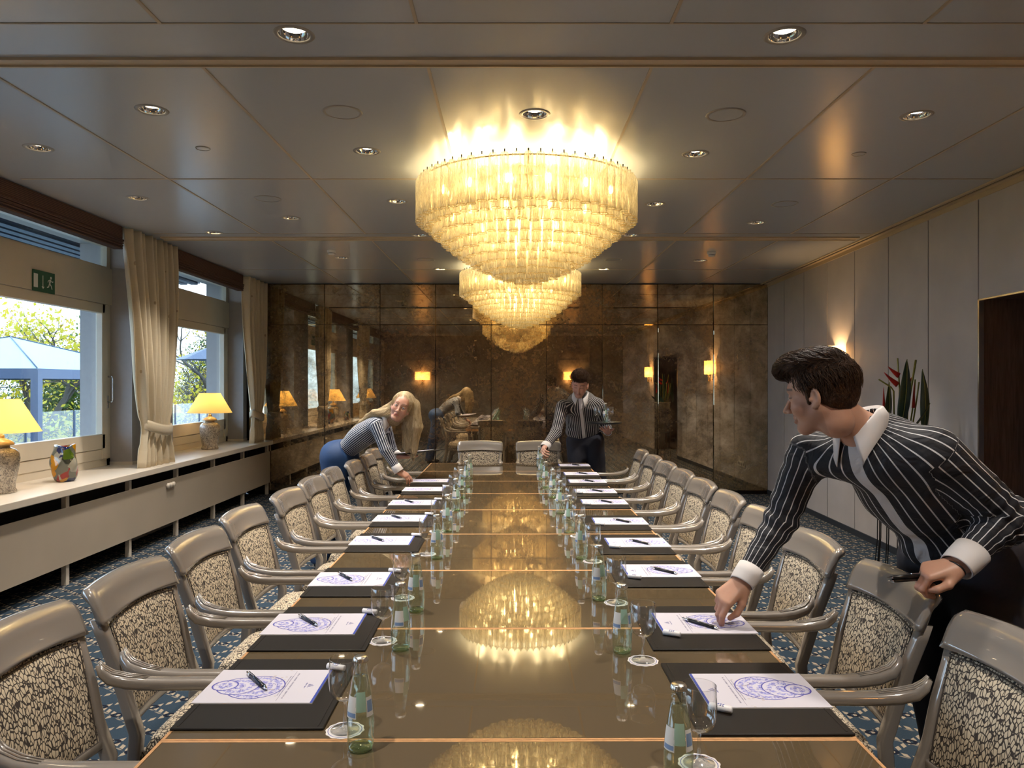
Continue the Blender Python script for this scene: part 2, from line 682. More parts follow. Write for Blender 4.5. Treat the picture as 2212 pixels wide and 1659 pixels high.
# plinth of the piers on the sill
m = MB()
for (a_, b_) in piers:
    m.box(-3.9, PX + 0.008, a_ - 0.008, min(b_ + 0.008, YW), 0.735, 0.765)
struct(m.build('baseboard_left', M['sill']))
wi = 0
for (a_, b_) in WINS:
    wi += 1
    y0, y1 = a_ + 0.0, b_ + (0.06 if wi == 2 else 0.02)
    m = MB()
    # outer frame, band between the lights, transom light frame
    F0, F1 = NX - 0.02, NX + 0.04
    m.box(F0, F1, y0, y0 + 0.06, 0.735, CEIL)
    m.box(F0, F1, y1 - 0.06, y1, 0.735, CEIL)
    m.box(F0, F1 + 0.02, y0, y1, 2.265, 2.61)
    m.box(F0, F1, y0, y1, 2.82, CEIL)
    m.box(F0, F1, y0, y1, 0.735, 0.80)
    m.box(F0 - 0.01, F1 - 0.02, y0 + 0.06, y1 - 0.06, 2.59, 2.63)
    fr = m.build('window_%d' % wi, M['cream'])
    struct(fr)
    # the sliding leaf
    ym = (y0 + y1) / 2
    for (q0, q1) in ((y0 + 0.062, y1 - 0.062),):
        m = MB()
        G0, G1 = NX - 0.01, NX + 0.055
        m.rbox(G0, G1, q0, q0 + 0.13, 0.80, 2.262, 0.006, 2)
        m.rbox(G0, G1, q1 - 0.10, q1, 0.80, 2.262, 0.006, 2)
        m.rbox(G0, G1, q0 + 0.05, q1 - 0.05, 2.175, 2.262, 0.006, 2)
        m.rbox(G0, G1, q0 + 0.05, q1 - 0.05, 0.90, 1.04, 0.006, 2)
        m.rbox(G0, G1 - 0.008, q0 + 0.05, q1 - 0.05, 0.80, 0.897, 0.006, 2)
        m.build('window_frame', M['cream'], fr)
    m = MB()
    m.box(NX, NX + 0.006, y0 + 0.1, y1 - 0.1, 1.0, 2.20)
    m.box(NX - 0.005, NX + 0.001, y0 + 0.05, y1 - 0.05, 2.62, 2.83)
    m.build('window_pane', M['pane'], fr)
    if wi == 2:
        m = MB()
        hy = y1 - 0.075
        m.tube([(F1 + 0.02, hy, 1.34), (F1 + 0.06, hy, 1.34), (F1 + 0.065, hy, 1.36), (F1 + 0.065, hy, 1.56), (F1 + 0.06, hy, 1.58), (F1 + 0.02, hy, 1.58)], 0.008, 8)
        m.rbox(F1 - 0.005, F1 + 0.02, hy - 0.015, hy + 0.015, 1.28, 1.40, 0.004, 2)
        m.build('window_handle', M['steel'], fr)

# ---- sill board and radiator casing (one long built-in)
m = MB()
m.rbox(-3.92, LX + 0.02, BY, YW - 0.003, 0.68, 0.735, 0.006, 2)
struct(m.build('trim_30', M['sill'])).name = 'window_sill'
rc = empty('radiator_casing', (LX - 0.02, 4.7, 0), 0, 'long cream radiator casing with open slot under the window sill', 'radiator casing')
yy = YW - 0.01
slots = []
m = MB()
m.box(-0.018, 0.0, BY - 4.7, -1.0, 0.16, 0.585)
m.build('front_panel', M['cabinet'], rc)
m = MB()
m.box(-0.018, 0.0, -0.985, YW - 0.02 - 4.7, 0.16, 0.585)
m.build('front_panel', M['cabinet'], rc)
y = YW - 0.05
while y > BY:
    m = MB()
    m.box(-0.055, -0.0185, y - 4.7 - 0.02, y - 4.7 + 0.02, 0.0, 0.679)
    m.build('leg', M['sill'], rc)
    y -= 0.92
m = MB()
m.box(-0.32, -0.30, BY - 4.7, YW - 0.02 - 4.7, 0.1, 0.678)
m.build('back_lining', M['darkgap'], rc)
# radiator valves on the casing
kn = empty('radiator_valve', (LX - 0.02, 7.23, 0.53), 0, 'three white round heating control knobs on the radiator casing', 'control knob')
for dy in (-0.055, 0.0, 0.055):
    m = MB()
    m.M = Matrix.Translation((0.0, dy, 0)) @ Matrix.Rotation(PI / 2, 4, 'Y')
    m.lathe([(0, 0), (0.026, 0), (0.026, 0.018), (0.022, 0.024), (0, 0.026)], 20)
    m.build('knob', M['sill'], kn)

# ---- blind cassettes: folded brown bamboo shades under the ceiling
t = NT('brown_pleated_shade')
ob = t.obj()
wv = t.n('TexWave', {'Vector': ob, 'Scale': 25.0, 'Distortion': 0.3}, bands_direction='Z')
M['blind'] = t.done(t.bsdf(t.ramp(wv.outputs['Fac'], [(0.2, rgb(60, 40, 32)), (0.8, rgb(104, 74, 60))]), 0.7))
bl_names = ['brown folded roman blind above the window nearest the camera', 'brown folded roman blind above the window with the exit sign', 'brown folded roman blind above the farther window']
for i, (y0, y1) in enumerate(((BY + 0.3, 2.95), (3.95, 6.53), (7.56, 9.46))):
    rt = empty('roman_blind', (-3.46, (y0 + y1) / 2, CEIL), 0, bl_names[i], 'blind', 'folded roman blinds')
    L = (y1 - y0) / 2
    m = MB()
    m.rbox(-0.03, 0.05, -L, L, -0.11, -0.001, 0.004, 2)
    m.build('headrail', M['blind'], rt)
    for q in range(4):
        m = MB()
        z = -0.115 - q * 0.022
        m.rbox(-0.05 + 0.008 * q, 0.065 - 0.004 * q, -L, L, z - 0.02, z, 0.006, 2)
        m.build('fold', M['blind'], rt)

# ---- curtains
t = NT('cream_silk_curtain')
ob = t.obj()
vo = t.n('TexVoronoi', {'Vector': t.mapping(ob, scale=(6, 6, 4)), 'Scale': 1.3})
spot = t.math('LESS_THAN', vo.outputs['Distance'], 0.10)
fold = t.noise(t.mapping(ob, scale=(3, 3, 40)), 6.0, 2.0)
bc = t.mix(fold, rgb(214, 198, 168), rgb(226, 212, 184))
bc = t.mix(t.math('MULTIPLY', spot, 0.65), bc, rgb(150, 116, 78))
dfz = t.bsdf(bc, 0.45, 0.0, Sheen_Weight=0.3)
tr = t.n('BsdfTranslucent', {'Color': bc})
M['curtain'] = t.done(t.n('MixShader', {0: 0.18, 1: dfz, 2: tr}))


def curtain(yc, width, label, seed, xc=-3.39, lo=0.737, tie=1.07, gather=0.52, shift=0.12):
    rnd = random.Random(seed)
    H = CEIL - 0.006
    rt = empty('curtain', (xc, yc, lo), 0, label, 'curtain', 'cream curtains tied back against the piers')
    nf = 9
    ph = [rnd.uniform(0, 6.28) for _ in range(4)]

    def fn(u, v, off=0.0):
        z = lo + v * (H - lo)
        # gathered width profile
        if z < tie:
            k = gather + (0.66 - gather) * min(1, (tie - z) / (tie - lo)) ** 0.8
        else:
            s = (z - tie) / (H - tie)
            k = gather + (1 - gather) * (1 - (1 - min(1, s / 0.9)) ** 1.6)
        s2 = max(0, min(1, (H - z) / (H - tie)))
        yy_ = (u - 0.5) * width * k + shift * s2 ** 1.4 + 0.02 * math.sin(3 * z + ph[0])
        dep = 0.045 * (0.5 + 0.5 * min(1, (z - tie) / 0.5)) if z > tie else 0.03
        xx = dep * math.sin(u * nf * 2 * PI + ph[1] + 0.6 * math.sin(2.2 * z)) + 0.012 * math.sin(u * 31 + ph[2] + 2 * z)
        if abs(z - tie) < 0.12:
            xx *= 0.7
        return (xx + off, yy_, z - lo)
    m = MB()
    m.grid(fn, 130, 40)
    cl = m.build('drape', M['curtain'], rt, fix=False)
    sol = cl.modifiers.new('thick', 'SOLIDIFY')
    sol.thickness = 0.004
    # tie band
    m = MB()
    rings = []
    for i in range(33):
        a = 2 * PI * i / 32
        w = width * gather / 2 + 0.004
        yb = shift + math.cos(a) * w
        xb = math.sin(a) * 0.062
        zz = tie - lo + 0.035 * math.cos(a) ** 2 * (1 if math.cos(a) > 0 else 0.9) - 0.03 * math.cos(a)
        hh = 0.05
        nx, ny = math.sin(a), math.cos(a)
        rings.append([(xb, yb, zz - hh), (xb + nx * 0.012, yb + ny * 0.012, zz - hh * 0.6), (xb + nx * 0.014, yb + ny * 0.014, zz + hh * 0.6), (xb, yb, zz + hh), (xb - nx * 0.004, yb - ny * 0.004, zz)])
    m.sweep(rings[:-1], closed=True)
    m.build('tieback', M['curtain'], rt)
    return rt


curtain(7.02, 0.95, 'long cream curtain tied back between the two visible windows', 3)
curtain(9.86, 0.72, 'cream curtain tied back in the corner beside the mirror wall', 5, shift=0.05, gather=0.5)
curtain(3.45, 0.95, 'cream curtain tied back beside the window nearest the camera', 8)

# ---- exit sign on the band of the window frame
ex = empty('exit_sign', (NX + 0.072, 6.10, 2.345), 0, 'green emergency exit sign with running man above the large window', 'exit sign')
m = MB()
m.box(-0.008, 0.0, -0.142, 0.142, -0.086, 0.086)
m.build('panel', simple('sign_green', rgb(38, 92, 66), 0.5), ex)
M['signwhite'] = simple('sign_white', rgb(225, 228, 222), 0.5)
m = MB()
m.box(0.0, 0.002, -0.135, -0.085, -0.055, 0.055)          # door
m.box(0.0, 0.002, -0.022, -0.016, -0.045, 0.05)           # arrow shaft
m.add([(0.002, -0.038, -0.04), (0.002, 0.0, -0.04), (0.002, -0.019, -0.06)], [(0, 1, 2)], False)
m.build('door_and_arrow', M['signwhite'], ex)
m = MB()
def seg(p, q, w):
    d = (Vector((q[0] - p[0], q[1] - p[1])).normalized())
    n_ = Vector((-d.y, d.x)) * w
    m.add([(0.0025, p[0] + n_.x, p[1] + n_.y), (0.0025, p[0] - n_.x, p[1] - n_.y), (0.0025, q[0] - n_.x, q[1] - n_.y), (0.0025, q[0] + n_.x, q[1] + n_.y)], [(0, 1, 2, 3)], False)
m.M = Matrix.Identity(4)
cx_, cz_ = 0.085, 0.043
m.add([(0.0025, cx_ + 0.012 * math.cos(a), cz_ + 0.012 * math.sin(a)) for a in [2 * PI * i / 14 for i in range(14)]], [tuple(range(14))], False)
seg((0.078, 0.028), (0.066, -0.006), 0.010)
seg((0.078, 0.026), (0.100, 0.010), 0.004)
seg((0.100, 0.010), (0.115, 0.016), 0.004)
seg((0.074, 0.024), (0.052, 0.018), 0.004)
seg((0.052, 0.018), (0.042, 0.002), 0.004)
seg((0.068, -0.006), (0.088, -0.024), 0.0055)
seg((0.088, -0.024), (0.100, -0.050), 0.005)
seg((0.064, -0.006), (0.054, -0.034), 0.0055)
seg((0.054, -0.034), (0.032, -0.040), 0.005)
m.build('running_man', M['signwhite'], ex)

# ---- outlets low on the right wall
for i, (y, w, lab) in enumerate(((9.2, 0.34, 'white multi socket strip low on the right wall nearest the mirror'), (8.72, 0.10, 'small round white outlet low on the panelled right wall'))):
    o_ = empty('wall_socket', (RX(y), y, 0.30), ang * -1, lab, 'socket')
    m = MB()
    m.rbox(-0.012, -0.0005, -w / 2, w / 2, -0.04, 0.04, 0.004, 2)
    m.build('cover_plate', M['white'], o_)
    n_ = max(1, int(w / 0.08))
    for q in range(n_):
        m = MB()
        m.M = Matrix.Translation((-0.0125, (q - (n_ - 1) / 2) * 0.08, 0)) @ Matrix.Rotation(PI / 2, 4, 'Y')
        m.lathe([(0.0, -0.001), (0.022, -0.001), (0.026, 0.002), (0.0, 0.002)], 16)
        m.build('socket_face', M['wallgap'], o_)
# ================================================================ TABLE
def T(u, v, z=0.0):
    return Vector((u + 0.004 - 0.0053 * v, v, z))


TROT = 0.0053
t = NT('taupe_back_painted_glass')
M['tabletop'] = t.done(t.bsdf(rgb(92, 78, 58), 0.03, 0.0, Specular_IOR_Level=0.75, Coat_Weight=0.6, Coat_Roughness=0.0))
M['oak'] = simple('oak_edging', rgb(190, 142, 96), 0.4, noise=0.15, nscale=60)
M['tableleg'] = simple('taupe_table_leg', rgb(96, 86, 74), 0.4)
TJ = [0.93, 1.655, 2.41, 3.16, 3.925, 4.68, 5.38, 6.06, 6.765, 7.46]
ords = ['the module nearest the camera', 'the module under the nearest pair of blotters', 'the third module from the camera', 'the fourth module from the camera',
        'the middle module of the row', 'the fourth module from the mirror wall', 'the third module from the mirror wall', 'the second module from the mirror wall', 'the end module by the mirror wall']
ords2 = ['first', 'second', 'third', 'fourth', 'fifth', 'sixth', 'seventh', 'eighth', 'ninth', 'tenth', 'eleventh']
for i in range(9):
    y0, y1 = TJ[i] + 0.0008, TJ[i + 1] - 0.0008
    yc, hl = (y0 + y1) / 2, (y1 - y0) / 2
    p = T(0, yc, 0)
    rt = empty('conference_table', p, TROT, 'taupe glass table module with oak edging, ' + ords[i], 'table', 'glass table modules in one long row')
    m = MB()
    m.rbox(-0.767, 0.767, -hl + 0.0075, hl - 0.0075, TZ - 0.012, TZ, 0.0012, 1, smooth=False)
    m.build('glass_top', M['tabletop'], rt)
    m = MB()
    m.box(-0.775, 0.775, -hl, -hl + 0.007, TZ - 0.038, TZ - 0.0002)
    m.box(-0.775, 0.775, hl - 0.007, hl, TZ - 0.038, TZ - 0.0002)
    m.box(-0.775, -0.7675, -hl + 0.007, hl - 0.007, TZ - 0.038, TZ - 0.0002)
    m.box(0.7675, 0.775, -hl + 0.007, hl - 0.007, TZ - 0.038, TZ - 0.0002)
    m.box(-0.77, 0.77, -hl + 0.005, hl - 0.005, TZ - 0.038, TZ - 0.0125)
    m.build('oak_edge', M['oak'], rt)
    for sx in (-1, 1):
        m = MB()
        m.rbox(sx * 0.42 - 0.03, sx * 0.42 + 0.03, -hl + 0.08, hl - 0.08, 0.0, 0.03, 0.005, 2)
        m.rbox(sx * 0.42 - 0.02, sx * 0.42 + 0.02, -0.05, 0.05, 0.028, TZ - 0.037, 0.005, 2)
        m.build('leg', M['tableleg'], rt)

# ================================================================ CHAIRS
t = NT('taupe_lacquer')
M['lacquer'] = t.done(t.bsdf(rgb(134, 126, 118), 0.22, 0.0, Coat_Weight=1.0, Coat_Roughness=0.03, Coat_IOR=1.75))
t = NT('leaf_pattern_fabric')
ob = t.obj()
nx = t.n('TexNoise', {'Vector': ob, 'Scale': 22.0, 'Detail': 1.0})
dv = t.n('VectorMath', {0: nx.outputs['Color'], 1: (0.5, 0.5, 0.5)}, operation='SUBTRACT')
dv2 = t.n('VectorMath', {0: dv.outputs[0], 'Scale': 0.010}, operation='SCALE')
vv = t.n('VectorMath', {0: ob, 1: dv2.outputs[0]}, operation='ADD')
vo = t.n('TexVoronoi', {'Vector': t.mapping(vv.outputs[0], scale=(1, 1.35, 0.72)), 'Scale': 78.0}, feature='DISTANCE_TO_EDGE')
ed = t.mapr(vo.outputs['Distance'], 0.075, 0.12)
wv = t.noise(ob, 500.0, 1.0)
cf = t.mix(ed, rgb(58, 50, 46), t.mix(wv, rgb(196, 180, 154), rgb(214, 200, 176)))
M['leaf'] = t.done(t.bsdf(cf, 0.8, 0.0, t.bump(t.math('ADD', t.math('MULTIPLY', ed, 0.6), t.math('MULTIPLY', wv, 0.2)), 0.35, 0.002)))
M['piping'] = simple('dark_piping', rgb(70, 62, 56), 0.6)


def lean(z):
    return -0.20 - max(0.0, z - 0.46) * 0.24 - (0.06 * max(0.0, z - 0.46) ** 2)


def bow(y):
    return -0.028 * (1 - (y / 0.24) ** 2)


def wid(z):
    return 0.172 + 0.024 * (z - 0.5) / 0.3


def make_chair():
    rt = empty('armchair')
    L = M['lacquer']
    prof = rrect(0.040, 0.036, 0.009, 3)
    for s in (-1, 1):
        # rear leg running up into the back stile
        pts = [(-0.285, 0.195, 0.0), (-0.25, 0.198, 0.15), (-0.212, 0.20, 0.32), (-0.200, 0.203, 0.46)]
        for z in (0.56, 0.66, 0.76, 0.806):
            pts.append((lean(z) + bow(0.21) - 0.003 - 0.008 * (z > 0.7), wid(z) + 0.022, z))
        rings = []
        for k, (x, y, z) in enumerate(pts):
            sc = 0.8 + 0.2 * min(1, z / 0.4)
            rings.append([(x + a * sc, s * y + b * sc, z) for a, b in prof])
        m = MB()
        m.sweep(rings)
        m.build('back_stile', L, rt)
        # front leg carrying the arm
        pts = [(0.225, 0.222, 0.0), (0.215, 0.224, 0.2), (0.21, 0.228, 0.40), (0.20, 0.234, 0.55), (0.195, 0.238, 0.635)]
        rings = []
        for (x, y, z) in pts:
            sc = 0.75 + 0.3 * min(1, z / 0.4)
            if z > 0.45:
                sc = 0.92
            rings.append([(x + a * sc, s * y + b * sc, z) for a, b in prof])
        m = MB()
        m.sweep(rings)
        m.build('leg', L, rt)
        # arm: swept out from the stile, flat on top
        ap = [(-0.236, 0.214, 0.712, 0.45), (-0.226, 0.218, 0.690, 0.75), (-0.205, 0.225, 0.670, 0.95), (-0.16, 0.234, 0.657, 1.0), (-0.11, 0.239, 0.651, 0.95), (-0.04, 0.242, 0.649, 0.92),
              (0.06, 0.243, 0.650, 0.92), (0.16, 0.242, 0.650, 0.92), (0.225, 0.240, 0.647, 0.88), (0.245, 0.239, 0.643, 0.7)]
        pa = rrect(0.050, 0.034, 0.012, 3)
        rings = []
        for k, (x, y, z, sc) in enumerate(ap):
            p0 = Vector(ap[max(0, k - 1)][:3])
            p1 = Vector(ap[min(len(ap) - 1, k + 1)][:3])
            d = (p1 - p0).normalized()
            side = Vector((0, 0, 1)).cross(d)
            side = side.normalized() if side.length > 0.05 else Vector((0, 1, 0))
            up = d.cross(side).normalized()
            ring = []
            for a, b in pa:
                q = Vector((x, y, z)) + side * a * sc + up * b * sc
                ring.append((q.x, s * q.y, q.z))
            rings.append(ring)
        m = MB()
        m.sweep(rings)
        ar = m.build('armrest', L, rt)
        # carved grooves at the root of the arm
        m = MB()
        for g in range(3):
            off = -0.010 + g * 0.010
            pts = []
            for k in range(0, 5):
                x, y, z, sc = ap[k]
                pts.append((x + 0.004, s * (y + off * sc), z + 0.016 * sc + 0.002))
            m.tube(pts, [0.002, 0.0035, 0.0035, 0.003, 0.001], 6)
        m.build('carved_scroll', L, ar)
    # crest rail, rolled backwards
    m = MB()
    cp = [(0.0125, 0.782), (0.012, 0.81), (0.007, 0.85), (0.0, 0.876), (-0.008, 0.889), (-0.020, 0.896), (-0.034, 0.893), (-0.043, 0.883), (-0.043, 0.872), (-0.034, 0.864), (-0.027, 0.85), (-0.024, 0.81), (-0.022, 0.782)]
    rings = []
    N = 28
    for i in range(N + 1):
        u = -1 + 2 * i / N
        y = 0.240 * u
        e = 1.0
        if abs(u) > 0.93:
            e = math.sqrt(max(0.0, 1 - ((abs(u) - 0.93) / 0.07) ** 2 * 0.75))
        ring = []
        for dx, z in cp:
            zz = z
            # the lower edge arches over the upholstery
            if z < 0.79:
                zz = 0.792 + 0.012 * (1 - u * u)
            zz += 0.012 * (1 - u * u) * (1 if z > 0.84 else 0.3)
            zc = 0.835
            zz = zc + (zz - zc) * (1 if z < 0.84 else (0.55 + 0.45 * e))
            ring.append((lean(0.84) + (lean(z) - lean(0.84)) + bow(y) * 0.9 + dx * e, y, zz))
        rings.append(ring)
    m.sweep(rings)
    m.build('crest_rail', L, rt)
    # lower back rail
    m = MB()
    rings = []
    for i in range(15):
        y = -0.19 + 0.38 * i / 14
        rings.append([(lean(0.50) + bow(y) + a * 0.8, y, 0.498 + b * 0.8) for a, b in rrect(0.036, 0.036, 0.008, 2)])
    m.sweep(rings)
    m.build('back_rail', L, rt)
    # upholstered back panel, both faces

    def face(sgn):
        def fn(u, v):
            z0, z1 = 0.505, 0.789
            arch = 0.012 * (1 - (2 * u - 1) ** 2)
            z = z0 + v * (z1 + arch - z0)
            y = (2 * u - 1) * (wid(z) + 0.006)
            e = min(1, 7 * u, 7 * (1 - u)) * min(1, 7 * v, 7 * (1 - v))
            return (lean(z) + bow(y) + sgn * (0.011 + 0.012 * math.sin(PI * u) * math.sin(PI * v) + 0.006 * e), y, z)
        return fn
    m = MB()
    m.grid(face(1), 20, 16)
    m.grid(face(-1), 20, 16)
    bp = m.build('back_cushion', M['leaf'], rt, fix=False)
    m = MB()
    f = face(1)
    loop = [f(0.02 + 0.96 * i / 12, 0.02) for i in range(13)] + [f(0.98, 0.02 + 0.96 * i / 12) for i in range(1, 13)] + [f(0.98 - 0.96 * i / 12, 0.98) for i in range(1, 13)] + [f(0.02, 0.98 - 0.96 * i / 12) for i in range(1, 13)]
    m.tube([(p[0] + 0.001, p[1], p[2]) for p in loop], 0.0022, 5)
    m.build('piping', M['piping'], bp)
    # seat
    m = MB()

    def seat(u, v):
        x = -0.185 + 0.43 * u
        w = 0.205 + 0.03 * u
        y = (2 * v - 1) * w
        e = (1 - abs(2 * u - 1) ** 8) * (1 - abs(2 * v - 1) ** 8)
        return (x, y, 0.395 + 0.062 * max(0, e) ** 0.35 + 0.014 * math.sin(PI * u) * math.sin(PI * v))
    m.grid(seat, 22, 22)
    m.rbox(-0.186, 0.246, -0.205, 0.205, 0.375, 0.40, 0.006, 2)
    m.grid(lambda u, v: (0.2455, (2 * u - 1) * 0.235, 0.37 + v * 0.035), 8, 2)
    m.grid(lambda u, v: (-0.185 + 0.43 * u, -(0.2055 + 0.03 * u), 0.37 + v * 0.035), 8, 2)
    m.grid(lambda u, v: (-0.185 + 0.43 * u, (0.2055 + 0.03 * u), 0.37 + v * 0.035), 8, 2)
    m.build('seat', M['leaf'], rt)
    m = MB()
    m.rbox(-0.19, 0.232, -0.208, 0.208, 0.315, 0.372, 0.006, 2)
    m.build('seat_frame', L, rt)
    return rt


lchair = [1.90, 2.44, 3.02, 3.62, 4.25, 4.82, 5.36, 5.89, 6.42, 6.95]
rchair = [1.80, 2.40, 3.00, 3.60, 4.15, 4.70, 5.23, 5.76, 6.29, 6.86]
chair = make_chair()
index_children(chair)
GCH = 'lacquered armchairs round the long table'


def near(i, n, side):
    if i < n / 2:
        return ords2[i] + ' from the camera'
    k = n - 1 - i
    return (ords2[k] + ' from the mirror end') if k else 'nearest the mirror wall'


first = True
rnd = random.Random(4)
for side, ys in (('window', lchair), ('panelled', rchair)):
    for i, y in enumerate(ys):
        c = chair if first else copy_tree(chair)
        first = False
        sx = -1 if side == 'window' else 1
        dx = [0.0, -0.02, 0.0, 0.03, 0, 0.01, 0.01, -0.04, -0.05, 0][i]
        x = (T(0, y).x + sx * (0.935 + dx)) if sx < 0 else (T(0, y).x + 0.898 + (0.01 if i == 1 else 0))
        c.location = (x, y, 0)
        c.rotation_euler = (0, 0, (0 if sx < 0 else PI) + rnd.uniform(-0.02, 0.02))
        tag(c, 'taupe armchair with leaf-pattern upholstery on the %s wall side, %s' % (side, near(i, 10, side)), 'chair', GCH)
for x, lab in ((-0.337, 'left one of the two armchairs facing the camera at the far table end'), (0.281, 'right one of the two armchairs facing the camera at the far table end')):
    c = copy_tree(chair)
    c.location = (x, 7.62, 0)
    c.rotation_euler = (0, 0, -PI / 2)
    tag(c, lab, 'chair', GCH)

# ================================================================ BLOTTERS, PADS, PENS, MINTS
t = NT('black_leather')
ob = t.obj()
M['leather'] = t.done(t.bsdf(rgb(27, 23, 20), 0.5, 0.0, t.bump(t.noise(ob, 900.0, 2.0), 0.15, 0.001), Specular_IOR_Level=0.2))
# printed sheet: seen by the sitter, v runs away from the sitter, u across
t = NT('printed_notepad_sheet')
uvv = t.uv()
u, v, _ = t.sep(uvv)
blue = rgb(58, 58, 150)
pale = rgb(134, 134, 196)
colr = rgb(194, 190, 200)
n1 = t.noise(t.mapping(uvv, scale=(1, 1.4, 1)), 26.0, 2.0, 0.6)
n2 = t.noise(t.mapping(uvv, scale=(1, 1.4, 1), loc=(3, 4, 0)), 60.0, 1.0)
blk = t.n('TexVoronoi', {'Vector': t.mapping(uvv, scale=(1, 1.4, 1)), 'Scale': 17.0}, distance='CHEBYCHEV')
marks = t.math('MULTIPLY', t.math('LESS_THAN', blk.outputs['Distance'], 0.30), t.math('GREATER_THAN', n2, 0.5))
cur = colr
for (cu, cv, r, w) in ((0.55, 0.43, 0.34, 1.0), (0.52, 0.27, 0.25, 1.0), (0.50, 0.15, 0.15, 1.0)):
    du = t.math('SUBTRACT', u, cu)
    dv_ = t.math('MULTIPLY', t.math('SUBTRACT', v, cv), 1.414)
    d = t.math('SQRT', t.math('ADD', t.math('MULTIPLY', du, du), t.math('MULTIPLY', dv_, dv_)))
    inside = t.math('LESS_THAN', d, r)
    rings = t.math('LESS_THAN', t.math('ABSOLUTE', t.math('SUBTRACT', t.math('FRACT', t.math('DIVIDE', d, 0.11)), 0.5)), 0.30)
    fill = t.mix(t.math('MULTIPLY', rings, t.mapr(n1, 0.42, 0.55)), rgb(196, 192, 206), pale)
    fill = t.mix(t.math('MULTIPLY', marks, 0.8), fill, blue)
    edge = t.math('LESS_THAN', t.math('ABSOLUTE', t.math('SUBTRACT', d, r)), 0.008)
    cur = t.mix(inside, cur, fill)
    cur = t.mix(edge, cur, blue)
# text lines
def lines(v0, v1, pitch, u0, u1, sc):
    inr = t.math('MULTIPLY', t.math('GREATER_THAN', v, v0), t.math('LESS_THAN', v, v1))
    inr = t.math('MULTIPLY', inr, t.math('MULTIPLY', t.math('GREATER_THAN', u, u0), t.math('LESS_THAN', u, u1)))
    ln = t.math('LESS_THAN', t.math('FRACT', t.math('DIVIDE', t.math('SUBTRACT', v, v0), pitch)), 0.45)
    ch = t.noise(t.mapping(uvv, scale=(sc, 2.0, 1)), 1.0, 3.0)
    return t.math('MULTIPLY', t.math('MULTIPLY', inr, ln), t.math('GREATER_THAN', ch, 0.44))
txt = t.math('MAXIMUM', lines(0.715, 0.745, 0.03, 0.12, 0.88, 90.0), lines(0.66, 0.70, 0.02, 0.2, 0.8, 120.0))
txt = t.math('MAXIMUM', txt, t.math('MULTIPLY', lines(0.685, 0.689, 0.1, 0.05, 0.95, 0.01), 1.0))
cur = t.mix(t.math('MULTIPLY', txt, 0.75), cur, rgb(96, 92, 120))
scat = t.math('MULTIPLY', t.math('MULTIPLY', t.math('GREATER_THAN', v, 0.5), t.math('LESS_THAN', v, 0.66)), t.math('MULTIPLY', t.math('LESS_THAN', blk.outputs['Distance'], 0.26), t.math('GREATER_THAN', t.noise(uvv, 6.0, 1.0), 0.52)))
cur = t.mix(t.math('MULTIPLY', scat, 0.55), cur, rgb(176, 160, 148))
# logo: little peaked sign with two words below it
lu = t.math('ABSOLUTE', t.math('SUBTRACT', u, 0.5))
lg = t.math('MULTIPLY', t.math('GREATER_THAN', v, 0.87), t.math('LESS_THAN', v, t.math('SUBTRACT', 0.925, t.math('MULTIPLY', lu, 0.9))))
lg = t.math('MULTIPLY', lg, t.math('LESS_THAN', lu, 0.055))
lg = t.math('MULTIPLY', lg, t.math('LESS_THAN', t.math('FRACT', t.math('MULTIPLY', u, 42.0)), 0.6))
lg2 = lines(0.845, 0.86, 0.02, 0.42, 0.58, 150.0)
cur = t.mix(t.math('MAXIMUM', lg, lg2), cur, rgb(70, 74, 130))
cur = t.mix(t.math('GREATER_THAN', v, 0.978), cur, rgb(40, 60, 150))
M['sheet'] = t.done(t.bsdf(cur, 0.55))
M['paper'] = simple('paper_edge', rgb(214, 208, 204), 0.7)
M['pen'] = simple('pen_navy', rgb(24, 32, 48), 0.25)
M['penb'] = simple('pen_black', rgb(20, 19, 20), 0.3)
M['mint'] = simple('mint_wrapper', rgb(222, 220, 222), 0.4)
M['mintblue'] = simple('mint_print', rgb(60, 74, 150), 0.4)


def make_blotter():
    rt = empty('desk_blotter')
    m = MB()
    m.rbox(-0.175, 0.175, -0.215, 0.215, 0, 0.006, 0.0025, 2)
    m.build('leather_board', M['leather'], rt)
    m = MB()
    m.rbox(0.158, 0.162, -0.205, 0.205, 0.0055, 0.0068, 0.0004, 1)
    m.rbox(-0.162, -0.158, -0.205, 0.205, 0.0055, 0.0068, 0.0004, 1)
    m.build('stitched_edge', M['leather'], rt)
    return rt


def make_pad():
    rt = empty('notepad')
    m = MB()
    m.box(-0.1485, 0.1485, -0.105, 0.105, 0, 0.0028)
    m.build('paper_block', M['paper'], rt)
    m = MB()
    m.add([(-0.1485, 0.105, 0.0031), (-0.1485, -0.105, 0.0031), (0.1485, -0.105, 0.0031), (0.1485, 0.105, 0.0031)], [(0, 1, 2, 3)], False, [((0, 0), (1, 0), (1, 1), (0, 1))])
    m.build('printed_sheet', M['sheet'], rt, fix=False)
    return rt


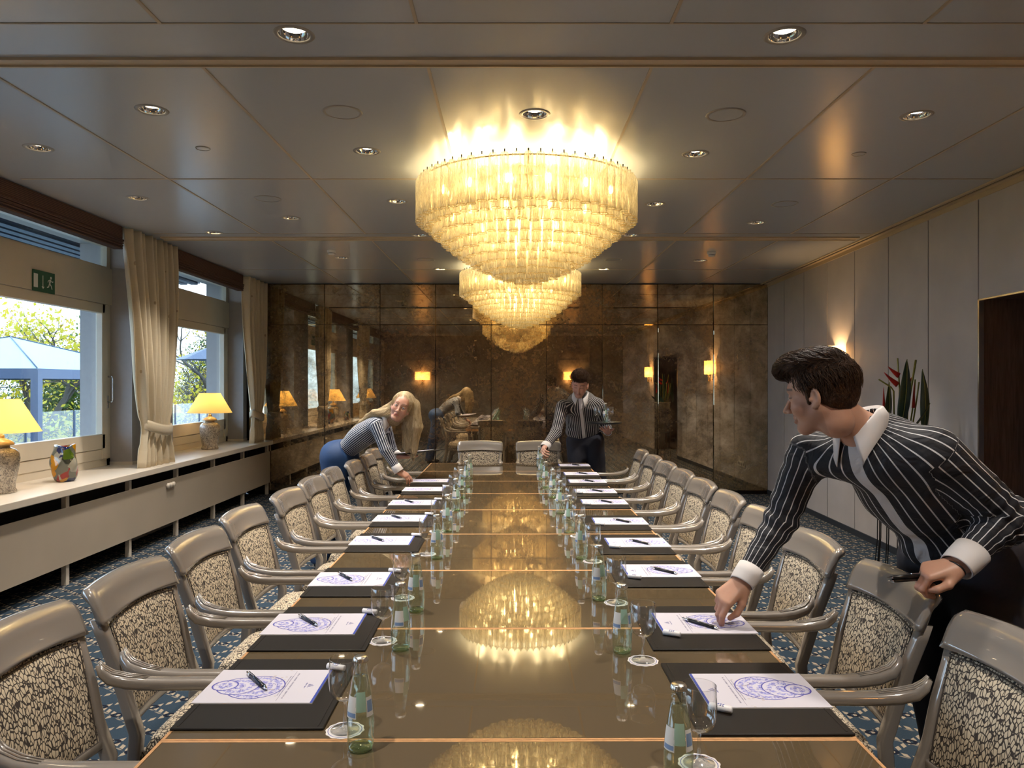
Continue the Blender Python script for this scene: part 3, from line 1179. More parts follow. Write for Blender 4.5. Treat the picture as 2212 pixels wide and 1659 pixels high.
def make_pen(mt):
    rt = empty('ballpoint_pen')
    m = MB()
    m.M = Matrix.Rotation(PI / 2, 4, 'Y')
    m.lathe([(0.0001, -0.045), (0.0052, -0.045), (0.0058, -0.01), (0.0056, 0.05), (0.0001, 0.05)], 14)
    m.build('barrel', mt, rt)
    m = MB()
    m.M = Matrix.Rotation(PI / 2, 4, 'Y')
    m.lathe([(0.0001, 0.05), (0.0054, 0.05), (0.0040, 0.062), (0.0012, 0.069), (0.0006, 0.072), (0.0001, 0.072)], 14)
    m.build('tip', M['chrome'], rt)
    m = MB()
    m.M = Matrix.Rotation(PI / 2, 4, 'Y')
    m.lathe([(0.0001, -0.072), (0.003, -0.072), (0.003, -0.058), (0.0052, -0.056), (0.0054, -0.045), (0.0001, -0.045)], 14)
    m.M = Matrix.Identity(4)
    m.box(-0.058, -0.016, -0.0015, 0.0015, 0.0062, 0.0075)
    m.box(-0.058, -0.054, -0.0015, 0.0015, 0.003, 0.0070)
    m.build('clip', M['chrome'], rt)
    return rt


def make_mint():
    rt = empty('mint_roll')
    m = MB()
    m.M = Matrix.Translation((0, 0, 0.0085)) @ Matrix.Rotation(PI / 2, 4, 'Y')
    m.lathe([(0.0001, -0.027), (0.006, -0.0275), (0.0083, -0.026), (0.0085, 0.026), (0.006, 0.0275), (0.0001, 0.027)], 16)
    m.build('wrapper', M['mint'], rt)
    m = MB()
    for a in (60, 90, 120):
        for q in range(3):
            ar = math.radians(a)
            m.box(-0.008 + q * 0.006, -0.004 + q * 0.006, 0.0086 * math.cos(ar) - 0.0010, 0.0086 * math.cos(ar) + 0.0010, 0.0085 + 0.0086 * math.sin(ar) - 0.0008, 0.0085 + 0.0086 * math.sin(ar) + 0.0003)
    m.build('print', M['mintblue'], rt)
    return rt


lpads = [1.912, 2.412, 2.970, 3.705, 4.325, 4.900, 5.525, 6.020]
rpads = [1.884, 2.418, 3.100, 3.658, 4.230, 4.925, 5.428, 5.978, 6.480, 7.165]
blot, pad, pen, penr, mint = make_blotter(), make_pad(), make_pen(M['pen']), make_pen(M['penb']), make_mint()
CH.clear()
index_children(None)
protos = {'b': [blot, True], 'p': [pad, True], 'n': [pen, True], 'nr': [penr, True], 'm': [mint, True]}


def inst(key):
    o, fresh = protos[key]
    if fresh:
        protos[key][1] = False
        return o
    return copy_tree(o)


for side, ys in (('window', lpads), ('panelled', rpads)):
    n = len(ys)
    sx = -1 if side == 'window' else 1
    for i, y in enumerate(ys):
        w = near(i, n, side)
        rz = TROT if sx < 0 else PI + TROT
        b = inst('b')
        b.location = T(sx * 0.600, y, TZ)
        b.rotation_euler = (0, 0, rz)
        tag(b, 'black leather desk blotter on the %s wall side, %s' % (side, w), 'desk blotter', 'black desk blotters along the table')
        p_ = inst('p')
        p_.location = T(sx * 0.632, y + (0.018 if sx < 0 else 0.02), TZ + 0.0062)
        p_.rotation_euler = (0, 0, rz + rnd.uniform(-0.006, 0.006))
        tag(p_, 'white printed notepad with blue drawing, %s wall side, %s' % (side, w), 'notepad', 'printed notepads on the blotters')
        haspen = not (side == 'window' and i >= 6) and not (side == 'panelled' and i == 0)
        if haspen:
            pn = inst('n' if sx < 0 else 'nr')
            # the pen in the waiter's fingers lies on the second pad of the panelled side
            px_, py_ = (-0.66, y + 0.035) if sx < 0 else (0.645, y + 0.0)
            if side == 'panelled' and i == 1:
                px_, py_ = 0.620, y - 0.005
            pn.location = T(px_, py_, TZ + 0.0062 + 0.0031 + 0.0060)
            pn.rotation_euler = (0, 0, math.atan2(-0.116, 0.092) + rnd.uniform(-0.05, 0.05))
            if side == 'panelled' and i == 1:
                tag(pn, 'black ballpoint pen under the fingertips of the waiter in front', 'pen', 'pens on the notepads')
            else:
                tag(pn, '%s ballpoint pen on the notepad, %s wall side, %s' % ('navy blue' if sx < 0 else 'black', side, w), 'pen', 'pens on the notepads')
        if i < 7:
            mn = inst('m')
            if sx < 0:
                mn.location = T(-0.475, y + 0.128, TZ + 0.0066)
                mn.rotation_euler = (0, 0, -0.35)
            else:
                mn.location = T(0.505, y - 0.10, TZ + 0.0066)
                mn.rotation_euler = (0, 0, -0.5)
            tag(mn, 'small white roll of mints by the notepad, %s wall side, %s' % (side, w), 'mint roll', 'mint rolls on the blotters')

# ================================================================ BOTTLES AND GLASSES


def thin_glass(name, tint, edge, fres, rough=0.0, tex=False):
    t = NT(name)
    lw = t.n('LayerWeight', {'Blend': 0.35})
    col = t.ramp(lw.outputs['Facing'], [(0.0, tint), (0.42, tint), (0.95, edge)])
    fac = t.schlick(0.045 * fres, 0.9, p=3.2)
    gl = t.n('BsdfGlossy', {'Color': (1, 1, 1, 1), 'Roughness': rough})
    return t.done(t.n('MixShader', {0: fac, 1: t.n('BsdfTransparent', {'Color': col}), 2: gl}))


M['bottleglass'] = thin_glass('pale_green_bottle_glass', (0.955, 0.99, 0.965, 1), (0.52, 0.72, 0.64, 1), 2.4)
M['clearglass'] = thin_glass('clear_wine_glass', (0.985, 0.99, 0.99, 1), (0.16, 0.18, 0.20, 1), 3.0)
M['bottlebase'] = thin_glass('thick_green_glass_base', (0.80, 0.95, 0.74, 1), (0.38, 0.70, 0.50, 1), 2.6)
M['water'] = thin_glass('mineral_water', (0.93, 0.98, 0.93, 1), (0.6, 0.85, 0.7, 1), 0.6)
M['label'] = simple('bottle_label', rgb(216, 216, 214), 0.5)
M['labelgreen'] = simple('bottle_label_green', rgb(150, 182, 164), 0.5)
M['labelblue'] = simple('bottle_label_blue', rgb(120, 146, 184), 0.5)
M['cap'] = simple('crown_cap_metal', (0.72, 0.70, 0.66, 1), 0.28, 1.0)


def make_bottle():
    rt = empty('water_bottle')
    prof = [(0.0215, 0.0), (0.0262, 0.003), (0.0282, 0.012), (0.0288, 0.035), (0.0292, 0.055), (0.0296, 0.058), (0.0290, 0.061), (0.0286, 0.075), (0.0268, 0.098), (0.0234, 0.122), (0.0192, 0.145),
            (0.0160, 0.162), (0.0145, 0.172), (0.0150, 0.176), (0.0135, 0.180), (0.0132, 0.193), (0.0148, 0.195), (0.0132, 0.198)]
    m = MB()
    m.lathe(prof, 24)
    m.build('glass_body', M['bottleglass'], rt)
    m = MB()
    m.lathe([(0.0001, 0.004), (0.010, 0.003), (0.0214, 0.0005), (0.0258, 0.004), (0.0262, 0.009), (0.018, 0.0105), (0.0001, 0.012)], 24)
    m.build('thick_base', M['bottlebase'], rt)
    m = MB()
    m.lathe([(0.0266, 0.0125), (0.0272, 0.035), (0.0276, 0.055), (0.0270, 0.075), (0.0252, 0.098), (0.0218, 0.122), (0.0178, 0.145), (0.0150, 0.158), (0.0001, 0.158)], 20)
    m.build('water', M['water'], rt)

    def rad(z):
        for i in range(len(prof) - 1):
            if prof[i][1] <= z <= prof[i + 1][1]:
                k = (z - prof[i][1]) / (prof[i + 1][1] - prof[i][1])
                return prof[i][0] + k * (prof[i + 1][0] - prof[i][0])
        return prof[-1][0]

    def lab(a0, a1, z0, z1, nm, mt, lift=0.0004):
        m = MB()
        m.grid(lambda u, v: ((rad(z0 + (z1 - z0) * v) + lift) * math.cos(math.radians(a0 + (a1 - a0) * u)), (rad(z0 + (z1 - z0) * v) + lift) * math.sin(math.radians(a0 + (a1 - a0) * u)), z0 + (z1 - z0) * v), 12, 4)
        return m.build(nm, mt, rt)
    lab(205, 265, 0.076, 0.121, 'front_label', M['label'])
    lab(210, 262, 0.079, 0.088, 'label_stripe', M['labelblue'], 0.0007)
    lab(262, 310, 0.090, 0.131, 'neck_label', M['labelgreen'])
    lab(312, 352, 0.078, 0.119, 'back_label', M['label'])
    lab(316, 348, 0.088, 0.112, 'label_print', M['labelblue'], 0.0007)
    m = MB()
    rings = []
    for z, r, am in ((0.190, 0.0162, 0.0008), (0.193, 0.0158, 0.0007), (0.1985, 0.0146, 0.0), (0.2005, 0.0125, 0.0)):
        rings.append([((r + am * math.cos(21 * a)) * math.cos(a), (r + am * math.cos(21 * a)) * math.sin(a), z) for a in [2 * PI * i / 84 for i in range(84)]])
    m.sweep(rings)
    m.build('crown_cap', M['cap'], rt)
    return rt


def make_glass(coaster=True):
    rt = empty('wine_glass')
    m = MB()
    m.lathe([(0.0345, 0.164), (0.0348, 0.1635), (0.0362, 0.140), (0.0368, 0.115), (0.0350, 0.095), (0.0290, 0.079), (0.0180, 0.071), (0.0060, 0.0675), (0.0001, 0.067)], 28)
    m.build('bowl', M['clearglass'], rt)
    m = MB()
    m.lathe([(0.0120, 0.0705), (0.0062, 0.066), (0.0042, 0.058), (0.0036, 0.04), (0.0042, 0.018), (0.0075, 0.009), (0.0120, 0.006)], 14)
    m.build('stem', M['clearglass'], rt)
    m = MB()
    m.lathe([(0.0060, 0.0085), (0.0160, 0.0045), (0.0320, 0.0022), (0.0330, 0.0012), (0.0320, 0.0006), (0.0001, 0.0006)], 28)
    m.build('foot', M['clearglass'], rt)
    m = MB()
    pts = []
    for k in range(33):
        a = 2 * PI * k / 32
        pts.append((0.0345 * math.cos(a), 0.0345 * math.sin(a), 0.1640))
    m.tube(pts, 0.0006, 5, cap=False)
    m.build('rim', M['clearglass'], rt)
    return rt


def make_coaster():
    rt = empty('paper_coaster')
    m = MB()
    n = 96
    top = [((0.043 + 0.0012 * math.cos(12 * a)) * math.cos(a), (0.043 + 0.0012 * math.cos(12 * a)) * math.sin(a), 0.001) for a in [2 * PI * i / n for i in range(n)]]
    bot = [(x, y, 0.0) for x, y, z in top]
    m.sweep([bot, top], smooth=False)
    m.build('paper_disc', M['paper'], rt)
    m = MB()
    m.lathe([(0.0372, 0.0011), (0.0380, 0.0013), (0.0388, 0.0011)], 40)
    m.build('blue_ring', M['mintblue'], rt)
    return rt


bottle, wglass, coas = make_bottle(), make_glass(), make_coaster()
CH.clear()
index_children(None)
protos.update({'bo': [bottle, True], 'wg': [wglass, True], 'co': [coas, True]})
lb = [(-0.328, 1.614), (-0.332, 2.220), (-0.334, 2.596), (-0.340, 3.374), (-0.345, 3.99), (-0.350, 4.66), (-0.349, 5.17), (-0.350, 5.73), (-0.355, 6.23)]
rb = [(0.328, 1.467), (0.325, 2.20), (0.319, 2.735), (0.314, 3.37), (0.306, 3.96), (0.296, 4.55), (0.282, 5.175), (0.257, 5.68), (0.247, 6.2)]
lg = [(-0.381, 1.70), (-0.397, 2.29), (-0.403, 2.75), (-0.395, 3.457), (-0.40, 4.0), (-0.40, 4.65), (-0.403, 5.15), (-0.403, 5.60)]
rg = [(0.389, 1.549), (0.374, 2.127), (0.376, 2.69), (0.359, 3.32), (0.345, 3.87), (0.355, 4.50), (0.335, 5.1), (0.33, 5.6)]
for side, bs, gs in (('window', lb, lg), ('panelled', rb, rg)):
    for i, (x, y) in enumerate(bs):
        o = inst('bo')
        o.location = (x, y, TZ)
        o.rotation_euler = (0, 0, rnd.uniform(-0.5, 0.5) + (0.1 if side == 'window' else -0.25))
        tag(o, 'pale green glass mineral water bottle in the %s side row, %s' % (side, near(i, len(bs), side)), 'bottle', 'water bottles along the table')
    for i, (x, y) in enumerate(gs):
        o = inst('wg')
        o.location = (x, y, TZ + 0.0012)
        tag(o, 'stemmed wine glass on a coaster in the %s side row, %s' % (side, near(i, len(gs), side)), 'wine glass', 'wine glasses along the table')
        o = inst('co')
        o.location = (x, y, TZ)
        tag(o, 'white scalloped coaster under the wine glass, %s side row, %s' % (side, near(i, len(gs), side)), 'coaster', 'coasters under the wine glasses')
# ================================================================ CEILING FITTINGS
t = NT('lamp_glow')
M['lamp'] = t.done(t.n('Emission', {'Color': (1.0, 0.80, 0.52, 1), 'Strength': 8.0}))
t = NT('bulb_glow')
M['bulb'] = t.done(t.n('Emission', {'Color': (1.0, 0.74, 0.38, 1), 'Strength': 18.0}))
M['ringmetal'] = simple('downlight_ring', rgb(150, 146, 140), 0.3)


def make_downlight():
    rt = empty('downlight')
    m = MB()
    m.lathe([(0.060, 0.0), (0.064, -0.005), (0.078, -0.003), (0.081, 0.0)], 36)
    m.build('ring', M['ringmetal'], rt)
    m = MB()
    m.lathe([(0.061, 0.0), (0.0595, 0.012), (0.055, 0.022), (0.048, 0.032)], 36)
    m.build('reflector', M['chrome'], rt)
    m = MB()
    m.lathe([(0.0001, 0.020), (0.034, 0.020), (0.050, 0.028)], 28)
    m.build('lamp_face', M['lamp'], rt)
    return rt


# holes for the downlights are cut in the ceiling slab
dl = [(-0.861, 2.943), (1.079, 2.95), (-1.813, 3.753), (0.116, 3.811), (2.079, 3.83), (-0.859, 4.417), (1.10, 4.47), (-2.768, 4.356), (-0.866, 5.625), (1.096, 5.71),
      (-2.777, 5.527), (-1.838, 6.19), (2.088, 6.366), (-2.717, 6.79), (-0.853, 6.90), (1.095, 6.90), (-1.86, 8.14), (2.10, 8.32), (-0.86, 8.95), (1.10, 8.95), (-0.86, 1.2), (1.08, 1.2)]
ceil_o = bpy.data.objects['ceiling']
bm = bmesh.new()
# rebuild the ceiling as a grid of boards with round holes: boolean-free, by an ngon fan round each hole
xsn = sorted(set([-4.1, 3.9] + [round(x + d, 4) for x, y in dl for d in (-0.1, 0.1)]))
cells = []
def ring_pts(cx, cy, r, n=32):
    return [(cx + r * math.cos(2 * PI * (k + 0.5) / n), cy + r * math.sin(2 * PI * (k + 0.5) / n)) for k in range(n)]
m = MB()
# horizontal strips in Y; within each strip, holes are square patches
ys_all = sorted(dl, key=lambda p: p[1])
bands = []
for (x, y) in ys_all:
    lo, hi = y - 0.1, y + 0.1
    if bands and lo < bands[-1][1]:
        bands[-1][1] = max(hi, bands[-1][1])
        bands[-1][2].append((x, y))
    else:
        bands.append([lo, hi, [(x, y)]])
zc = CEIL
def q4(x0, x1, y0, y1):
    if x1 - x0 > 1e-4 and y1 - y0 > 1e-4:
        m.add([(x0, y0, zc), (x0, y1, zc), (x1, y1, zc), (x1, y0, zc)], [(0, 1, 2, 3)], False)
cy0 = BY
for lo, hi, pts in bands:
    q4(-4.1, 3.9, cy0, lo)
    cx0 = -4.1
    for (x, y) in sorted(pts):
        q4(cx0, x - 0.1, lo, hi)
        q4(x - 0.1, x + 0.1, lo, y - 0.1)
        q4(x - 0.1, x + 0.1, y + 0.1, hi)
        n = 32
        inner = [(x + 0.061 * math.cos(2 * PI * k / n), y + 0.061 * math.sin(2 * PI * k / n), zc) for k in range(n)]
        outer = []
        for k in range(n):
            a = 2 * PI * k / n
            c_, s_ = math.cos(a), math.sin(a)
            q = 0.1 / max(abs(c_), abs(s_))
            outer.append((x + q * c_, y + q * s_, zc))
        m.add(inner + outer, [(k, n + k, n + (k + 1) % n, (k + 1) % n)[::-1] for k in range(n)], False)
        cx0 = x + 0.1
    q4(cx0, 3.9, lo, hi)
    cy0 = hi
q4(-4.1, 3.9, cy0, YW + 0.02)
m.add([(-4.15, BY, zc + 0.14), (3.9, BY, zc + 0.14), (3.9, YW, zc + 0.14), (-4.15, YW, zc + 0.14)], [(0, 1, 2, 3)], False)
me = m.mesh('ceiling')
me.materials.append(M['ceiling'])
ceil_o.data = me
for p in me.polygons:
    p.use_smooth = False

down = make_downlight()
CH.clear()
index_children(None)
protos['dl'] = [down, True]
dlab = {}
for i, (x, y) in enumerate(dl):
    o = inst('dl')
    o.location = (x, y, CEIL)
    side = 'over the table' if abs(x) < 1.3 else ('towards the windows' if x < 0 else 'towards the panelled wall')
    samecol = sorted([q[1] for q in dl if abs(q[0] - x) < 0.3])
    k = samecol.index(y)
    colname = 'window-side row' if x < -2.4 else 'second row from the windows' if x < -1.4 else 'row left of the chandeliers' if x < -0.4 else 'row behind the chandeliers' if x < 0.6 else 'row right of the chandeliers' if x < 1.5 else 'row beside the panelled wall'
    tag(o, 'round recessed chrome downlight in the %s, %s from the camera' % (colname, ords2[k]), 'downlight', 'recessed ceiling downlights')
    add_light('SPOT', 'downlight_beam', (x, y, CEIL + 0.008), 50.0, (1.0, 0.92, 0.82), 0.04, spot_size=math.radians(95), spot_blend=0.8)
    bpy.data.objects[bpy.context.scene.objects[-1].name]


def ceiling_disc(name, x, y, r, label, cat, h=0.004, grp=None, mat='ceiling'):
    rt = empty(name, (x, y, CEIL), 0, label, cat, grp)
    m = MB()
    m.lathe([(r * 0.84, -0.0005), (r * 0.85, -h), (r * 0.98, -h), (r, 0)], 40)
    m.build('ring', M['ringmetal'] if mat == 'ceiling' else M[mat], rt)
    m = MB()
    m.lathe([(0.0001, -h * 0.6), (r * 0.84, -h * 0.6)], 40)
    m.build('grille', M[mat], rt)
    return rt


G = 'flush ceiling loudspeakers'
ceiling_disc('ceiling_speaker', -0.86, 3.785, 0.10, 'flush round ceiling loudspeaker, front left of the large chandelier', 'loudspeaker', grp=G)
ceiling_disc('ceiling_speaker', 1.095, 3.818, 0.10, 'flush round ceiling loudspeaker, front right of the large chandelier', 'loudspeaker', grp=G)
ceiling_disc('ceiling_speaker', -1.82, 5.55, 0.10, 'flush round ceiling loudspeaker towards the windows, behind the thin cross joint', 'loudspeaker', grp=G)
ceiling_disc('ceiling_speaker', 2.089, 5.71, 0.10, 'flush round ceiling loudspeaker near the panelled wall', 'loudspeaker', grp=G)
ceiling_disc('ceiling_speaker', 1.12, 8.26, 0.10, 'flush round ceiling loudspeaker right of the farther chandelier', 'loudspeaker', grp=G)
ceiling_disc('ceiling_speaker', -0.95, 8.26, 0.10, 'flush round ceiling loudspeaker left of the farther chandelier', 'loudspeaker', grp=G)
ceiling_disc('ceiling_cover', -1.81, 4.365, 0.042, 'small grey round blanking cap in the ceiling towards the windows', 'ceiling cap', grp='small ceiling caps')
ceiling_disc('ceiling_cover', 2.08, 4.47, 0.042, 'small grey round blanking cap in the ceiling near the panelled wall', 'ceiling cap', grp='small ceiling caps')
for x, y, lab in ((-1.863, 7.69, 'small white smoke detector on the ceiling towards the windows'), (2.088, 7.8, 'small white smoke detector on the ceiling near the panelled wall')):
    rt = empty('smoke_detector', (x, y, CEIL), 0, lab, 'smoke detector', 'ceiling smoke detectors')
    m = MB()
    m.lathe([(0.045, 0), (0.045, -0.02), (0.036, -0.022), (0.034, -0.04), (0.028, -0.046), (0.0001, -0.047)], 24)
    m.build('housing', M['white'], rt)
    m = MB()
    m.lathe([(0.0345, -0.026), (0.0352, -0.026), (0.0352, -0.034), (0.0345, -0.034)], 24)
    m.build('vent', M['darkgap'], rt)

# ================================================================ CHANDELIERS
t = NT('ribbed_murano_glass')
ob = t.obj()
rib = t.noise(t.mapping(ob, scale=(1, 1, 0.12)), 160.0, 3.0, 0.6)
nb = t.bump(rib, 0.9, 0.01)
gl = t.n('BsdfGlossy', {'Color': (1, 0.97, 0.90, 1), 'Roughness': 0.08, 'Normal': nb})
tr = t.n('BsdfTransparent', {'Color': (0.99, 0.97, 0.92, 1)})
tl = t.n('BsdfTranslucent', {'Color': (0.98, 0.93, 0.80, 1), 'Normal': nb})
df = t.n('BsdfDiffuse', {'Color': (0.95, 0.91, 0.80, 1), 'Normal': nb})
a1 = t.n('MixShader', {0: 0.35, 1: tl, 2: df})
a2 = t.n('MixShader', {0: t.mapr(rib, 0.38, 0.62, 0.10, 0.60), 1: tr, 2: a1})
M['murano'] = t.done(t.n('MixShader', {0: t.schlick(0.08, 0.8, nb), 1: a2, 2: gl}))


M['muranorim'] = simple('glass_tube_rim', rgb(206, 176, 110), 0.15, 0.3)


def setrims(o, mb):
    for i in mb.rims:
        o.data.polygons[i].material_index = 1


def glass_tube(mb, x, y, z0, z1, r, n=10):
    rp = [(r * 0.93, z0), (r * 1.04, z0 + 0.004), (r, z0 + 0.012), (r * 0.97, (z0 + z1) / 2), (r, z1 - 0.02), (r * 0.75, z1 - 0.004), (r * 0.4, z1)]
    mb.lathe(rp, n, (x, y, 0))
    rim = [(x + r * 1.02 * math.cos(2 * PI * k / n), y + r * 1.02 * math.sin(2 * PI * k / n), z0 + 0.001) for k in range(n + 1)]
    f0 = len(mb.f)
    mb.tube(rim, 0.0016, 4, cap=False)
    mb.rims = getattr(mb, 'rims', []) + list(range(f0, len(mb.f)))


def chandelier(x, y, label, seed):
    rn = random.Random(seed)
    rt = empty('chandelier', (x, y, CEIL), 0, label, 'chandelier', 'tiered glass tube chandeliers')
    # heights below are relative to the ceiling
    base = CAMZ - CEIL
    m = MB()
    m.lathe([(0.0001, 0.0), (0.16, 0.0), (0.16, -0.018), (0.15, -0.022), (0.0001, -0.022)], 48)
    m.build('ceiling_plate', simple('cream_plate_%d' % seed, rgb(214, 196, 160), 0.35), rt)
    m = MB()
    for rr_, zz in ((0.68, 1.30), (0.56, 1.22), (0.44, 1.12), (0.32, 1.04), (0.20, 0.97)):
        pts = [(rr_ * math.cos(2 * PI * k / 48), rr_ * math.sin(2 * PI * k / 48), base + zz - 0.01) for k in range(49)]
        m.tube(pts, 0.005, 6, cap=False)
    for k in range(8):
        a = 2 * PI * k / 8
        m.tube([(0.68 * math.cos(a), 0.68 * math.sin(a), base + 1.29), (0.56 * math.cos(a), 0.56 * math.sin(a), base + 1.21), (0.32 * math.cos(a), 0.32 * math.sin(a), base + 1.03), (0.08 * math.cos(a), 0.08 * math.sin(a), base + 0.96)], 0.005, 6)
        m.tube([(0.56 * math.cos(a), 0.56 * math.sin(a), base + 1.21), (0.56 * math.cos(a), 0.56 * math.sin(a), -0.02)], 0.005, 6)
    m.tube([(0, 0, base + 0.9), (0, 0, -0.02)], 0.02, 10)
    m.build('frame', M['brass'], rt)
    # tubes: rings of staggered glass cylinders
    tiers = [(0.690, 1.035, 0.27), (0.640, 1.000, 0.25), (0.585, 0.945, 0.25), (0.525, 0.895, 0.24), (0.462, 0.845, 0.23), (0.398, 0.800, 0.22), (0.330, 0.760, 0.21), (0.262, 0.725, 0.20), (0.192, 0.695, 0.20), (0.120, 0.670, 0.20), (0.045, 0.655, 0.20)]
    tubes = []
    for ti, (r, zb, L) in enumerate(tiers):
        n = max(3, int(round(2 * PI * r / 0.068)))
        for k in range(n):
            a = 2 * PI * (k + 0.5 * (ti % 2)) / n
            tubes.append((r * math.cos(a), r * math.sin(a), base + zb + rn.uniform(-0.006, 0.006), base + zb + L, ti))
    camv = Vector((0, 0)) - Vector((x, y))
    cd = camv.normalized()
    # nearest ones to the camera side first, outer rows first
    tubes.sort(key=lambda q: (-(q[0] * cd.x + q[1] * cd.y) + 0.02 * q[4]))
    for q in tubes[:100]:
        m = MB()
        glass_tube(m, q[0], q[1], q[2], q[3], 0.0275, 12)
        setrims(m.build('glass_tube', [M['murano'], M['muranorim']], rt, fix=False), m)
    m = MB()
    for q in tubes[100:]:
        glass_tube(m, q[0], q[1], q[2], q[3], 0.0275, 8)
    setrims(m.build('glass_tubes', [M['murano'], M['muranorim']], rt, fix=False, kind='stuff'), m)
    # pins that carry the outer tubes
    m = MB()
    for q in tubes:
        if q[4] == 0:
            m.tube([(q[0], q[1], q[3] - 0.004), (q[0], q[1], q[3] + 0.016)], 0.004, 6)
    m.build('hook_pins', M['black'], rt, kind='stuff')
    # lamps inside
    m = MB()
    bulbs = []
    for rr_, zz, n in ((0.61, 1.18, 16), (0.49, 1.06, 12), (0.36, 0.97, 9), (0.22, 0.90, 5)):
        for k in range(n):
            a = 2 * PI * (k + 0.5) / n
            bulbs.append((rr_ * math.cos(a), rr_ * math.sin(a), base + zz))
    for b_ in bulbs:
        m.sphere(b_, (0.014, 0.014, 0.028), 8, 6)
    m.build('bulbs', M['bulb'], rt, kind='stuff')
    for rr_, zz, n, pw in ((0.50, 1.15, 12, 3.6), (0.36, 1.02, 8, 3.0), (0.20, 0.92, 4, 2.6)):
        for k in range(n):
            a = 2 * PI * (k + 0.25) / n
            add_light('POINT', 'chandelier_lamp', (x + rr_ * math.cos(a), y + rr_ * math.sin(a), CEIL + base + zz), pw * CH_POW, (1.0, 0.76, 0.37), 0.03)
    # lamps of the open top row wash the ceiling
    for k in range(6):
        a = 2 * PI * k / 6
        add_light('POINT', 'chandelier_top_lamp', (x + 0.42 * math.cos(a), y + 0.42 * math.sin(a), CEIL + base + 1.20), 1.1 * CH_POW, (1.0, 0.76, 0.38), 0.03)


CH_POW = 0.34
chandelier(0.093, 4.86, 'large tiered glass tube chandelier hanging nearest the camera', 11)
chandelier(0.097, 8.78, 'tiered glass tube chandelier hanging farther back by the mirror wall', 12)

# ================================================================ SCONCES
t = NT('silk_shade_lit')
M['shade'] = t.done(t.n('AddShader', {0: t.n('BsdfTranslucent', {'Color': rgb(240, 200, 130)}), 1: t.n('Emission', {'Color': (1.0, 0.62, 0.26, 1), 'Strength': 0.5})}))


def sconce(loc, rz, label, w=0.245, power=6.5):
    """wall at local x=0, light stands off towards -x"""
    rt = empty('wall_sconce', loc, rz, label, 'wall lamp', 'brass wall sconces with half-drum shades')
    m = MB()
    R = w / 2
    pts_b, pts_t = [], []
    n = 20
    for k in range(n + 1):
        a = PI / 2 + PI * k / n
        pts_b.append((-0.02 + 0.14 * math.cos(a), R * math.sin(a), -0.115))
        pts_t.append((-0.02 + 0.14 * math.cos(a), R * math.sin(a), 0.115))
    pts_b = [(-0.008, R, -0.115)] + pts_b + [(-0.008, -R, -0.115)]
    pts_t = [(-0.008, R, 0.115)] + pts_t + [(-0.008, -R, 0.115)]
    vs = pts_b + pts_t
    L = len(pts_b)
    m.add(vs, [(k, k + 1, L + k + 1, L + k) for k in range(L - 1)], True)
    m.build('shade', M['shade'], rt)
    for s in (-1, 1):
        m = MB()
        pts = []
        for k in range(13):
            a = PI * k / 12
            pts.append((-0.075, s * (0.035 - 0.03 * math.cos(a)), -0.16 - 0.075 * math.sin(a)))
        pts[0] = (-0.075, s * 0.005, -0.15)
        m.tube(pts + [(-0.075, s * 0.065, -0.13)], 0.0065, 8)
        m.lathe([(0.0001, -0.135), (0.016, -0.135), (0.018, -0.12), (0.009, -0.115), (0.009, -0.06), (0.0001, -0.06)], 12, (-0.075, s * 0.065, 0))
        m.build('arm', M['brass'], rt)
        m = MB()
        m.sphere((-0.075, s * 0.065, -0.03), (0.014, 0.014, 0.032), 10, 8)
        m.build('bulb', M['bulb'], rt)
    m = MB()
    m.rbox(-0.012, -0.001, -0.03, 0.03, -0.22, -0.10, 0.005, 2)
    m.tube([(-0.012, 0, -0.20), (-0.05, 0, -0.215), (-0.075, 0, -0.20), (-0.075, 0, -0.15)], 0.006, 8)
    m.tube([(-0.075, 0, -0.21), (-0.075, 0, -0.27)], 0.006, 8)
    m.build('wall_plate', M['brass'], rt)
    R_ = Matrix.Rotation(rz, 4, 'Z')
    p = Vector(loc) + R_ @ Vector((-0.075, 0, -0.02))
    add_light('POINT', 'sconce_lamp', p, power, (1.0, 0.58, 0.24), 0.03)
    return rt


sconce((RX(7.80), 7.80, 1.79), -ang, 'glowing half-drum wall sconce on the right panelled wall behind the front waiter')
sconce((RX(2.95), 2.95, 1.79), -ang, 'half-drum wall sconce on the right wall beside the door recess')
sconce((-2.55, BY + 0.006, 1.74), -PI / 2, 'half-drum wall sconce on the wall behind the camera, window side', 0.42)
sconce((1.68, BY + 0.006, 1.74), -PI / 2, 'half-drum wall sconce on the wall behind the camera, door side', 0.42)

# ================================================================ TABLE LAMPS, VASES
t = NT('crackled_grey_porcelain')
ob = t.obj()
n1 = t.noise(ob, 26.0, 5.0, 0.7, 1.5)
n2 = t.noise(ob, 90.0, 3.0, 0.6, 1.0)
f1 = t.math('ABSOLUTE', t.math('SUBTRACT', n1, 0.5))
f1 = t.math('LESS_THAN', f1, 0.025)
f2 = t.mapr(n2, 0.5, 0.62)
bc = t.mix(t.math('MULTIPLY', f2, t.mapr(n1, 0.42, 0.56)), rgb(196, 186, 170), rgb(112, 106, 106))
bc = t.mix(t.math('MULTIPLY', f1, 0.85), bc, rgb(84, 76, 76))
M['porcelain'] = t.done(t.bsdf(bc, 0.25, 0.0, Coat_Weight=0.5))
M['lidwood'] = simple('ochre_porcelain_lid', rgb(196, 168, 124), 0.35, noise=0.1, nscale=40)
t = NT('lit_lamp_shade')
_, _, zz = t.sep(t.obj())
